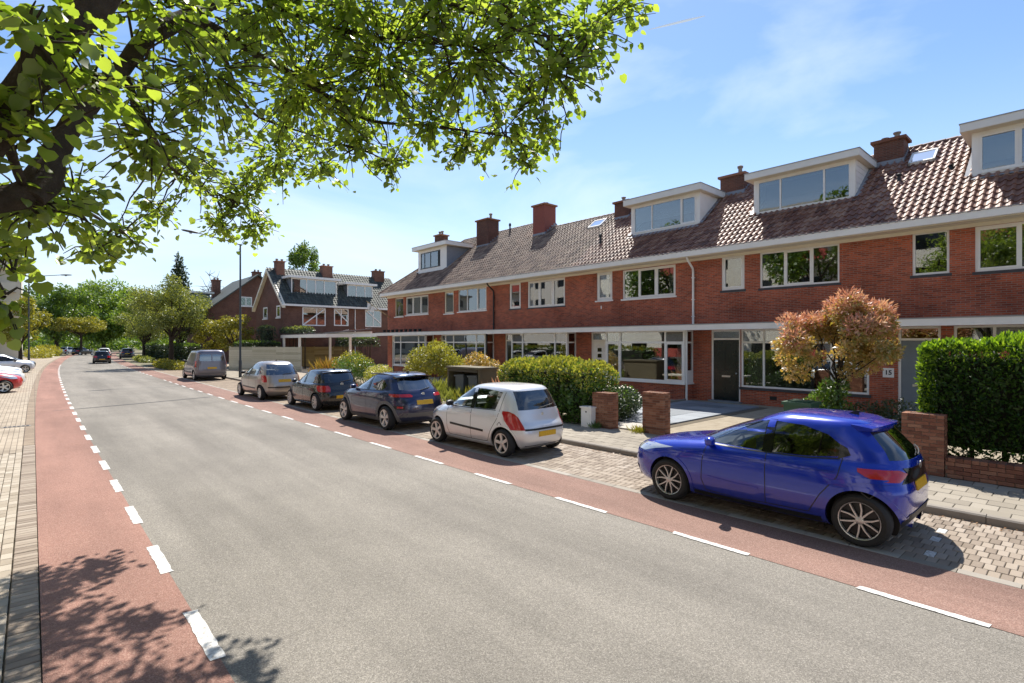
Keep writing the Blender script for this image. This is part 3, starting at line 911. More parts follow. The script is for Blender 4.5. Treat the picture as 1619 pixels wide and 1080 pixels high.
M_CHIM = brickmat("chimney_brickwork", (0.17, 0.065, 0.042), (0.10, 0.04, 0.028), (0.14, 0.10, 0.08))
def chimney(parent, x, y, z0, z1, wx, wy, pots=(), m=None, collar=False):
    m = m or M_CHIM
    b = MB(); b.box(x - wx / 2, x + wx / 2, y - wy / 2, y + wy / 2, z0, z1)
    c = b.build("chimney", m, parent)
    MB().box(x - wx / 2 - 0.09, x + wx / 2 + 0.09, y - wy / 2 - 0.09, y + wy / 2 + 0.09, z1, z1 + 0.10).build("cap", M_BRICK1, c)
    for px, py, h in pots:
        pb = MB(); pb.lathe([(0.09, 0), (0.085, h * 0.7), (0.12, h * 0.72), (0.13, h * 0.9), (0.05, h)], (x + px, y + py, z1 + 0.10), 'Z', 12)
        pb.build("pot", M_KERB, c, True, 40)
    # stepped lead where the stack meets the tiles
    fl = MB()
    zr = roof_z(x - wx / 2)
    for i in range(5):
        xx = x - wx / 2 + wx * i / 5
        fl.box(xx, xx + wx / 5 + 0.01, y - wy / 2 - 0.012, y - wy / 2 - 0.003, roof_z(xx) + 0.02, roof_z(xx) + 0.20)
    fl.box(x - wx / 2 - 0.012, x - wx / 2 - 0.003, y - wy / 2 - 0.02, y + wy / 2 + 0.02, zr - 0.05, zr + 0.16)
    fl.build("flashing", M_LEAD, c)
    return c

def dormer(parent, xf, y0, y1, zb, zt, zf, splits, cheek, n_over=0.36, side_over=0.22, curtain=None, opening=(), fm=None, pm=None, boards=False, wz=None, wr=None, fascia=None, flat=None):
    """Flat-roofed dormer standing on the front slope."""
    xb = 19.7 + (zt - 6.12) / RK + 0.15
    poly = [(xf, zb - 0.1), (xf, zt), (xb, zt), (xb, zt - 0.05), (xf + 0.02, zb - 0.12)]
    # cheeks
    ck = MB()
    for ya, yb in ((y0, y0 + 0.08), (y1 - 0.08, y1)):
        ck.prism(poly, lambda a, b, t: (a, t, b), ya, yb)
    ck.box(xf + 0.05, xf + 0.10, y0 + 0.08, y1 - 0.08, zb - 0.04, zb + 0.05)
    d = ck.build("dormer", cheek, parent)
    if boards:
        k = 7
        for i in range(k):
            za = zb + (zt - zb) * i / k + 0.012; zc = zb + (zt - zb) * (i + 1) / k
            xe = 19.7 + (za - 6.12) / RK - 0.02
            for yy0, yy1 in ((y0 - 0.016, y0 - 0.002), ):
                if xe > xf + 0.15:
                    MB().prism([(xf + 0.03, za), (xf + 0.03, zc - 0.004), (xe + (zc - za) / RK, zc - 0.004), (xe, za)], lambda a, b, t: (a, t, b), yy0, yy1).build("board", cheek, d)
    rf = MB()
    rf.box(xf - n_over, xb + 0.25, y0 - side_over, y1 + side_over, zt + 0.012, zf)
    rf.build("dormer_roof", fascia or M_GREYP, d)
    MB().box(xf - n_over - 0.02, xb + 0.3, y0 - side_over - 0.02, y1 + side_over + 0.02, zf + 0.001, zf + 0.03).build("roof_trim", M_ZINC, d)
    MB().box(xf - n_over + 0.03, xb, y0 - side_over + 0.03, y1 + side_over - 0.03, zt + 0.002, zt + 0.010).build("soffit", M_CREAM, d)
    # front: surround, frame, panes
    F = (Vector((xf, 0, 0)), Vector((0, 1, 0)), Vector((-1, 0, 0)))
    wz0, wz1 = wz or (zb + 0.05, zt - 0.06); wr0, wr1 = wr or (y0 + 0.14, y1 - 0.14)
    sf = MB(); wall_holes(sf, F, y0 + 0.001, y1 - 0.001, zb - 0.1, zt, [(wr0, wr1, wz0, wz1)], n=0.003, depth=0.06)
    sf.build("front_board", M_WHITE, d)
    fw = 0.06; fm = fm or M_WHITE; pm = pm or M_PANE
    fr = MB()
    fr.fbox(F, wr0, wr1, wz1 - fw, wz1, -0.06, -0.005); fr.fbox(F, wr0, wr1, wz0, wz0 + fw, -0.06, 0.03)
    for s_ in [wr0 + fw / 2] + list(splits) + [wr1 - fw / 2]:
        fr.fbox(F, s_ - fw / 2, s_ + fw / 2, wz0 + fw, wz1 - fw, -0.058, -0.008)
    fr.build("window_frame", fm, d)
    xs = [wr0 + fw / 2] + list(splits) + [wr1 - fw / 2]
    for i in range(len(xs) - 1):
        a, b = xs[i] + fw / 2, xs[i + 1] - fw / 2
        za, zc = wz0 + fw, wz1 - fw
        if i in opening:
            sb = MB(); q = 0.045
            sb.fbox(F, a, b, zc - q, zc, -0.05, 0.012); sb.fbox(F, a, b, za, za + q, -0.05, 0.012)
            sb.fbox(F, a, a + q, za + q, zc - q, -0.05, 0.012); sb.fbox(F, b - q, b, za + q, zc - q, -0.05, 0.012)
            sb.build("sash", fm, d); a += q; b -= q; za += q; zc -= q
        MB().fbox(F, a, b, za, zc, -0.042, -0.032).build("pane", pm, d)
        if curtain:
            cm, frac = curtain
            MB().fbox(F, a, b, zc - (zc - za) * frac, zc, -0.12, -0.115).build("blind", cm, d)
    # lead apron and soakers
    ap = MB()
    ap.add([(xf - 0.30, y0 - 0.1, roof_z(xf - 0.30) + 0.062), (xf - 0.30, y1 + 0.1, roof_z(xf - 0.30) + 0.062), (xf - 0.004, y1 + 0.1, zb - 0.02), (xf - 0.004, y0 - 0.1, zb - 0.02)], [(0, 1, 2, 3)])
    for ya, yb in ((y0 - 0.16, y0 - 0.005), (y1 + 0.005, y1 + 0.16)):
        ap.add([(xf - 0.1, ya, roof_z(xf - 0.1) + 0.075), (xf - 0.1, yb, roof_z(xf - 0.1) + 0.085), (xb - 0.1, yb, roof_z(xb - 0.1) + 0.085), (xb - 0.1, ya, roof_z(xb - 0.1) + 0.075)], [(0, 1, 2, 3)])
    ap.build("flashing", M_LEAD, d)
    MB().box(xf + 0.9, xf + 0.92, y0 + 0.1, y1 - 0.1, zb - 0.6, zt - 0.01).build("room", M_ROOM, d)
    return d

def canopy(parent, y0, y1):
    c = MB().box(19.30, VX - 0.004, y0, y1, 2.955, 3.13).build("canopy", M_WHITE, parent)
    MB().box(19.27, 19.298, y0, y1, 2.925, 3.15).build("fascia", M_WHITE, c)
    MB().box(19.26, VX - 0.01, y0, y1, 3.131, 3.165).build("roof_felt", M_ZINC, c)

def eaves(parent, y0, y1):
    e = MB().box(19.62, 19.74, y0, y1, 5.93, 6.14).build("gutter", M_WHITE, parent)
    MB().box(19.74, VX - 0.003, y0, y1, 5.905, 5.93).build("soffit", M_CREAM, e)
    MB().box(19.60, 19.66, y0, y1, 6.141, 6.165).build("gutter_lip", M_ZINC, e)
    MB().box(20.255, VX - 0.003, y0, y1, 5.80, 5.904).build("cornice", M_CREAM, e)

def shell(parent, y0, y1, ridge_x, ridge_z):
    """Rooms, party walls, back wall: what stands behind the panes."""
    s = MB()
    xb = 2 * ridge_x - 20.3
    s.box(VX + 3.4, VX + 3.5, y0, y1, 0, 5.88); s.box(xb - 0.1, xb, y0, y1, 0, 5.9)
    for yy in (y0 + 0.004, y1 - 0.054):
        s.box(VX + 0.13, xb - 0.1, yy, yy + 0.05, 0, 5.88)
    for z in (0.12, 2.93, 5.86):
        s.box(VX + 0.125, xb - 0.1, y0 + 0.054, y1 - 0.054, z - 0.06, z)
    s.build("room_shell", M_ROOM, parent)

R1X, R1Z = 24.25, roof_z(24.25)
R2X, R2Z = 25.35, roof_z(25.35)

def row_house(label, y0, y1, upper, ridge_x, tile_m, singles=0, skip=(), roof_y1=None, brick=None, hip=None):
    h = thing("row_house", label, "house", (VX, (y0 + y1) / 2, 0.0), group="houses of the brick row")
    brick = brick or M_BRICK
    shell(h, y0, y1, ridge_x, roof_z(ridge_x))
    w_ = MB()
    wall_holes(w_, ROW, y0, y1, 3.02, 5.90, [u[:4] for u in upper])
    wo = w_.build("wall", brick, h)
    canopy(h, y0, y1)
    eaves(h, y0, y1)
    ry = roof_y1 or y1
    tile_roof(h, 19.68, 6.10, ridge_x - 19.68, RK, y0, ry, tile_m, singles, skip, top_y1=hip)
    rt = hip or ry
    # back slope as a plain tiled sheet, never seen from the street, and the ridge tiles
    rb = MB(); zr = roof_z(ridge_x)
    rb.add([(ridge_x, y0, zr - 0.04), (ridge_x, rt, zr - 0.04), (2 * ridge_x - 19.7, ry, 6.1), (2 * ridge_x - 19.7, y0, 6.1)], [(0, 1, 2, 3)])
    rb.build("back_slope", tile_m, h)
    rg = MB(); u = y0
    while u < rt - 0.05:
        e = min(u + 0.34, rt)
        rad = [0.105, 0.092]
        rg.tube([(ridge_x, u, zr - 0.015), (ridge_x, e + 0.02, zr - 0.02)], rad, 10, random.random() + 0.001)
        u = e
    if hip:
        for xe in (19.7, 2 * ridge_x - 19.7):
            a, b = Vector((xe, ry, 6.14)), Vector((ridge_x, hip, zr))
            k = 20
            for i in range(k):
                rg.tube([a.lerp(b, i / k), a.lerp(b, (i + 1.06) / k)], [0.1, 0.09], 8, random.random() + 0.001)
        hp = MB(); hp.add([(19.7, ry, 6.10), (2 * ridge_x - 19.7, ry, 6.10), (ridge_x, hip, zr - 0.02)], [(0, 1, 2)])
        hp.build("hip_slope", tile_m, h)
    rg.build("ridge_tiles", tile_m, h, True, 40)
    return h

# name each house by what the street shows of it

# --- house A (right edge of the view): dormer, skylight, grey door, number 15
A = row_house("brick row house with grey door and number 15 behind the tall conifer hedge", -4.2, 4.70,
              [(-0.62, 2.37, 4.49, 5.80), (2.95, 3.85, 4.52, 5.84)], R1X, M_TILEROOF, 300,
              skip=[lambda c: -3 < c[1] < 2.5 and c[0] > 21.5])
window(A, ROW, -0.62, 2.37, 4.49, 5.80, (0.4, 1.42), sill=(M_SLATE, 0.09, 0.05), opening=(2,), curtain=(M_CURT2, 1, 'drape'))
window(A, ROW, 2.95, 3.85, 4.52, 5.84, (), sill=(M_SLATE, 0.09, 0.05))
dormer(A, 21.6, -2.2, 2.60, 7.58, 8.92, 9.17, (0.0, 1.55), M_WHITE, opening=(0, 1, 2), curtain=(M_BLIND, 0.78), side_over=0.24)
GF = MB(); wall_holes(GF, ROW, -4.2, 4.70, 0.0, 2.95, [(-2.6, 2.85, 0.87, 2.94), (3.15, 4.22, 0.12, 2.94)], depth=0.1)
GF.build("ground_floor_wall", M_BRICK, A)
window(A, ROW, -2.6, 2.85, 0.87, 2.94, (-0.3, 1.95), 2.45, sill=(M_SLATE, 0.08, 0.05), n=-0.03)
door(A, ROW, 3.15, 4.22, 0.14, 2.5, 2.94, M_DOORGR, panel=False, slot=True, leaf_side=-1)
# number plate: white enamel, black figures
pl = MB().fbox(ROW, 4.32, 4.62, 1.32, 1.62, 0.003, 0.018).build("number_plate", M_WHITE, A)
def text_mesh(s, size, name, m, parent, F, a, z, n, mirror=True, ext=0.002):
    cu = bpy.data.curves.new(name, 'FONT'); cu.body = s; cu.size = size; cu.extrude = ext
    cu.align_x = 'CENTER'; cu.align_y = 'CENTER'; cu.offset = 0.006
    tmp = bpy.data.objects.new(name, cu); COL.objects.link(tmp)
    me = bpy.data.meshes.new_from_object(tmp.evaluated_get(bpy.context.evaluated_depsgraph_get()))
    bpy.data.objects.remove(tmp)
    right = UZ.cross(F[2]).normalized()     # reading direction for someone facing the wall
    O = F[0] + F[1] * a + F[2] * n + UZ * z
    mt = Matrix(((right.x, 0, F[2].x, O.x), (right.y, 0, F[2].y, O.y), (0, 1, 0, O.z), (0, 0, 0, 1)))
    me.transform(mt); me.materials.clear(); me.materials.append(m)
    return link(name, me, parent)
text_mesh("15", 0.20, "numerals", M_BLACK, pl, ROW, 4.47, 1.47, 0.021)
chimney(A, 23.75, 5.15, 8.3, 9.86, 0.72, 0.92, ((-0.05, -0.2, 0.28), (0.1, 0.2, 0.2)))
def skylight(parent, xa, xb, ya, yb):
    s = MB()
    for (a, b, c, d) in ((xa, xb, ya, ya + 0.06), (xa, xb, yb - 0.06, yb), (xa, xa + 0.06, ya, yb), (xb - 0.06, xb, ya, yb)):
        s.add([(a, c, roof_z(a) + 0.03), (b, c, roof_z(b) + 0.03), (b, d, roof_z(b) + 0.03), (a, d, roof_z(a) + 0.03),
               (a - .05, c, roof_z(a) + 0.11), (b - .05, c, roof_z(b) + 0.11), (b - .05, d, roof_z(b) + 0.11), (a - .05, d, roof_z(a) + 0.11)],
              [(3, 2, 1, 0), (4, 5, 6, 7), (0, 1, 5, 4), (1, 2, 6, 5), (2, 3, 7, 6), (3, 0, 4, 7)])
    o = s.build("skylight", M_GREYP, parent)
    p = MB(); p.add([(xa + .01, ya + .05, roof_z(xa + .05) + 0.085), (xb - .1, ya + .05, roof_z(xb - .05) + 0.085), (xb - .1, yb - .05, roof_z(xb - .05) + 0.085), (xa + .01, yb - .05, roof_z(xa + .05) + 0.085)], [(0, 1, 2, 3)])
    p.build("pane", glass("skylight_pane", (0.3, 0.34, 0.38), 1.6, 0.25), o)
skylight(A, 22.95, 23.65, 3.72, 4.47)
def vent(parent, x, y, h=0.35, hood=True):
    b = MB(); z = roof_z(x)
    b.lathe([(0.09, -0.06), (0.06, 0.08), (0.055, h * 0.7), (0.085, h * 0.72), (0.085, h * 0.9), (0.03, h)], (x, y, z), 'Z', 10)
    b.build("roof_vent", M_BLACK, parent, True, 40)
vent(A, 22.05, 4.55, 0.3); vent(A, 22.3, 3.2, 0.12)

# --- house B: dark green door, long dormer with three lights
B = row_house("brick row house with dark green door behind the blue hatchback", 4.70, 11.12,
              [(5.86, 8.52, 4.48, 5.82), (9.10, 10.02, 4.50, 5.86)], R1X, M_TILEROOF, 300,
              skip=[lambda c: 5.85 < c[1] < 9.2 and c[0] > 21.5 and c[0] < 23.5])
window(B, ROW, 5.86, 8.52, 4.48, 5.82, (6.72, 7.64), sill=(M_SLATE, 0.09, 0.05), opening=(1,), curtain=(M_CURT2, 1, 'drape'))
window(B, ROW, 9.10, 10.02, 4.50, 5.86, (), sill=(M_SLATE, 0.09, 0.05), fw=0.09, opening=(0,))
dormer(B, 21.6, 5.74, 9.30, 7.55, 8.95, 9.20, (6.74, 8.28), M_WHITE, boards=True, opening=())
GF = MB(); wall_holes(GF, ROW, 4.70, 11.12, 0.0, 2.95, [(5.0, 9.22, 0.72, 2.94), (9.26, 10.45, 0.12, 2.94)], depth=0.1)
GF.build("ground_floor_wall", M_BRICK, B)
window(B, ROW, 5.0, 9.22, 0.72, 2.94, (6.1, 8.38), 2.44, sill=(M_SLATE, 0.10, 0.06), n=-0.01, curtain=(M_CURT, 1.0, 'full') if False else None)
cv = MB()
pv = []
for j in range(16):
    t = 8.45 + 0.62 * j / 15; pv += [(VX + 0.20 + (0.03 if j % 2 else 0), t, 0.8), (VX + 0.20 + (0.03 if j % 2 else 0), t, 2.4)]
cv.add(pv, [(2 * j, 2 * j + 2, 2 * j + 3, 2 * j + 1) for j in range(15)])
cv.build("curtain", M_CURT, B)
door(B, ROW, 9.26, 10.45, 0.14, 2.54, 2.94, M_DOORDK, panel=True, leaf_side=-1)
chimney(B, 24.0, 11.15, 8.5, 10.0, 0.8, 1.1, ((0.0, -0.2, 0.45),))
vb = MB(); vb.fbox(ROW, 7.9, 8.15, 0.30, 0.44, 0.003, 0.012); vb.build("air_brick", M_BLACK, B)

# --- house C: bay window, white door, dormer with blinds
Ch = row_house("brick row house with white bay window and white downpipe above the low hedge", 11.12, 17.53,
               [(12.05, 14.79, 4.44, 5.78), (15.38, 16.32, 4.46, 5.82)], R1X, M_TILEROOF, 0,
               skip=[lambda c: 11.8 < c[1] < 15.2 and 21.6 < c[0] < 23.7])
window(Ch, ROW, 12.05, 14.79, 4.44, 5.78, (13.02, 13.92), sill=(M_WHITE, 0.07, 0.10), opening=(0, 1), curtain=(M_CURT, 1, 'drape'))
window(Ch, ROW, 15.38, 16.32, 4.46, 5.82, (), sill=(M_WHITE, 0.07, 0.10), fw=0.1, opening=(0,))
dormer(Ch, 21.68, 11.68, 15.28, 7.68, 9.06, 9.34, (12.60, 14.12), M_WHITE, opening=(0,), curtain=(M_BLIND, 0.62))
skylight(Ch, 23.1, 23.75, 18.3, 19.2)
chimney(Ch, 23.85, 17.2, 8.5, 9.98, 0.7, 0.9, ((0.0, 0.1, 0.3),))
vent(Ch, 21.4, 16.95, 0.55)

def downpipe(parent, y, m, z1=5.92, x0=VX):
    b = MB()
    b.tube([(19.72, y, z1), (19.78, y, z1 - 0.10), (x0 - 0.10, y, z1 - 0.42), (x0 - 0.07, y, z1 - 0.55), (x0 - 0.07, y, 3.16)], 0.045, 10)
    b.tube([(x0 - 0.60, y, 2.95), (x0 - 0.60, y, 0.06)], 0.045, 10)
    p = b.build("downpipe", m, parent, True, 50)
    for z in (5.1, 4.2, 3.5):
        MB().box(x0 - 0.125, x0 - 0.004, y - 0.055, y + 0.055, z, z + 0.03).build("bracket", m, p)
downpipe(Ch, 11.20, M_WHITE)

def bay(parent, y0, y1, splits, zb=0.78, zt=2.42, out=0.70, curtain=None, side_m=M_WHITE, opening=(), base=M_BRICK, door_rng=None, ends=(True, True)):
    """Shallow box bay under the canopy: brick apron, sill, frame, side lights."""
    F = (Vector((VX - out, 0, 0)), Vector((0, 1, 0)), Vector((-1, 0, 0)))
    MB().box(VX - out + 0.03, VX - 0.004, y0 + 0.03, y1 - 0.03, 0.0, zb - 0.07).build("bay_apron", base, parent)
    b = MB().box(VX - out - 0.05, VX - 0.006, y0 - 0.04, y1 + 0.04, zb - 0.068, zb - 0.004).build("bay_sill", M_WHITE, parent)
    wf = window(parent, F, y0, y1, zb, 2.95, splits, zt + 0.02, n=0.0, fw=0.075, opening=opening, curtain=curtain, name="bay_window")
    for yy, s in ((y0, 1), (y1, -1)):
        Fs = (Vector((0, yy, 0)), Vector((1, 0, 0)), Vector((0, -1.0 * s, 0)))
        fr = MB(); a0, a1 = VX - out + 0.075, VX - 0.006
        fr.fbox(Fs, a0, a1, zb, zb + 0.5, -0.07, -0.002); fr.fbox(Fs, a0, a1, 2.88, 2.95, -0.07, -0.002)
        fr.fbox(Fs, a0, a1, zt - 0.02, zt + 0.05, -0.07, -0.002)
        fr.fbox(Fs, a0, a0 + 0.06, zb + 0.5, 2.88, -0.07, -0.004); fr.fbox(Fs, a1 - 0.06, a1, zb + 0.5, 2.88, -0.07, -0.004)
        f = fr.build("bay_side", side_m, parent)
        MB().fbox(Fs, a0 + 0.06, a1 - 0.06, zb + 0.5, zt - 0.02, -0.045, -0.035).build("pane", M_PANE, f)
        MB().fbox(Fs, a0 + 0.06, a1 - 0.06, zt + 0.05, 2.88, -0.045, -0.035).build("pane", M_PANE, f)
    return wf

GF = MB(); wall_holes(GF, ROW, 11.12, 17.53, 0.0, 2.95, [(11.4, 15.3, 0.85, 2.94), (15.72, 16.66, 0.12, 2.94)], depth=0.1)
GF.build("ground_floor_wall", M_BRICK, Ch)
bay(Ch, 10.98 + 0.25, 15.24, (12.12, 14.42), opening=(0, 2), curtain=(M_CURT, 1, 'drape'))
door(Ch, ROW, 15.72, 16.66, 0.14, 2.5, 2.94, M_WHITE, panel=False, glazed=((0.35, 0.65, 0.42, 0.50), (0.35, 0.65, 0.54, 0.62), (0.35, 0.65, 0.66, 0.74), (0.35, 0.65, 0.78, 0.86)), leaf_side=1)
for i, (px, pz) in enumerate(((VX - 0.06, 4.0),)):
    MB().fbox(ROW, 16.0, 16.05, 4.05, 4.2, 0.003, 0.03).build("hook", M_WHITE, Ch)

# --- house D: net curtains, grey door, black downpipe
D = row_house("brick row house with net curtains and black downpipe behind the silver hatchback", 17.53, 23.95,
              [(18.39, 21.18, 4.34, 5.80), (21.74, 22.70, 4.36, 5.84)], R1X, M_TILEROOF2, 0)
window(D, ROW, 18.39, 21.18, 4.34, 5.80, (19.28, 20.28), sill=(M_SLATE, 0.07, 0.05), opening=(0, 1, 2), curtain=(M_CURT, 0.25, 'low'))
window(D, ROW, 21.74, 22.70, 4.36, 5.84, (), sill=(M_SLATE, 0.07, 0.05), fw=0.09, opening=(0,))
GF = MB(); wall_holes(GF, ROW, 17.53, 23.95, 0.0, 2.95, [(17.7, 21.7, 0.85, 2.94), (22.28, 23.06, 0.12, 2.94)], depth=0.1)
GF.build("ground_floor_wall", M_BRICK, D)
bay(D, 17.62, 21.75, (18.45, 20.85), curtain=(M_CURT, 1.0, 'full'))
door(D, ROW, 22.28, 23.06, 0.14, 2.5, 2.94, M_DOORGR, panel=False, glazed=((0.15, 0.85, 0.35, 0.9),))
chimney(D, 24.1, 23.6, 8.4, 11.05, 1.0, 1.05, ((0.0, -0.2, 0.16), (0.0, 0.2, 0.16)), m=mat("painted_chimney", [(0.20, 0.055, 0.04), (0.27, 0.075, 0.052)], 0.8, 4, 0.3, 30, 0.3))

# --- houses E and F: higher ridge, dark window frames, dormer at the hipped end
E_ = row_house("brick row house with dark sashes and tall chimney behind the leafy shrub", 23.95, 30.36,
               [(24.77, 27.67, 4.40, 5.84), (28.15, 29.20, 4.34, 5.80)], R2X, M_TILEROOF2, 0)
window(E_, ROW, 24.77, 27.67, 4.40, 5.84, (25.72, 26.75), sill=(M_WHITE, 0.07, 0.10), opening=(0,), curtain=(M_CURT, 0.9, 'low'))
window(E_, ROW, 28.15, 29.20, 4.34, 5.80, (), sill=(M_WHITE, 0.07, 0.10), opening=(0,), fm=M_CREAM)
downpipe(E_, 24.02, M_BLACK)
GF = MB(); wall_holes(GF, ROW, 23.95, 30.36, 0.0, 2.95, [(24.2, 28.0, 0.85, 2.94), (28.7, 29.6, 0.12, 2.94)], depth=0.1)
GF.build("ground_floor_wall", M_BRICK, E_)
bay(E_, 24.05, 28.1, (24.9, 27.2), curtain=(M_CURT, 1, 'drape'))
door(E_, ROW, 28.7, 29.6, 0.14, 2.5, 2.94, M_DOORDK, panel=False)
chimney(E_, 24.2, 29.4, 8.6, 11.12, 1.0, 1.3, ((0.0, -0.35, 0.45),))
vent(E_, 24.75, 27.6, 0.75)
# gable step in the ridge between D and E
sp = MB(); sp.prism([(R1X - 0.02, R1Z - 0.05), (R2X, R2Z - 0.05), (2 * R2X - R1X, R1Z - 0.05)], lambda a, b, t: (a, t, b), 23.96, 24.02)
sp.build("gable_step", M_BRICK_DK, E_)

HIPY = 33.6
Fh = row_house("brick row house at the hipped end with white dormer, next to the carport", 30.36, 36.85,
               [(31.15, 34.15, 4.42, 5.76), (34.50, 35.72, 4.36, 5.76)], R2X, M_TILEROOF2, 0,
               skip=[lambda c: c[1] > HIPY and (c[0] - 19.7) / (R2X - 19.7) > (37.2 - c[1]) / (37.2 - HIPY) - 0.02, lambda c: 31.2 < c[1] < 34.8 and 21.6 < c[0] < 23.8], roof_y1=37.2, hip=HIPY)
window(Fh, ROW, 31.15, 34.15, 4.42, 5.76, (32.15, 33.2), sill=(M_WHITE, 0.07, 0.10), fm=M_GREYP, opening=(0, 1, 2))
window(Fh, ROW, 34.50, 35.72, 4.36, 5.76, (), sill=(M_WHITE, 0.07, 0.10), fm=M_CREAM)
GF = MB(); wall_holes(GF, ROW, 30.36, 36.85, 0.0, 2.95, [(30.6, 34.6, 0.85, 2.94), (35.2, 36.2, 0.12, 2.94)], depth=0.1)
GF.build("ground_floor_wall", M_BRICK, Fh)
bay(Fh, 30.45, 34.7, (31.3, 33.7))
door(Fh, ROW, 35.2, 36.2, 0.14, 2.5, 2.94, M_DOORDK, panel=False)
sw = MB(); SIDE = (Vector((0, 36.85, 0)), Vector((1, 0, 0)), Vector((0, 1, 0)))
wall_holes(sw, SIDE, VX, 30.4, 0, 5.9, [], n=0.0); sw.build("side_wall", M_BRICK, Fh)
chimney(Fh, 25.0, 36.4, 7.0, 11.2, 0.75, 0.85, ((0.0, -0.15, 0.35), (0.0, 0.2, 0.35)))
dormer(Fh, 21.75, 31.0, 34.75, 7.55, 9.35, 9.62, (32.1, 33.1, 33.9), M_LEAD, opening=(0,), fm=M_DARKFR, wz=(7.95, 9.15), wr=(31.8, 34.4), side_over=0.35, fascia=M_WHITE)
pls = thing("window_box", "row of dark pot plants standing on the canopy beneath the end windows", "planter", (19.6, 33.5, 3.17))
for i in range(9):
    y = 31.2 + i * 0.62
    b = MB(); b.lathe([(0.09, 0), (0.13, 0.2), (0.12, 0.2), (0.0, 0.19)], (19.65, y, 3.167), 'Z', 10)
    b.build("pot", M_BLACK, pls)

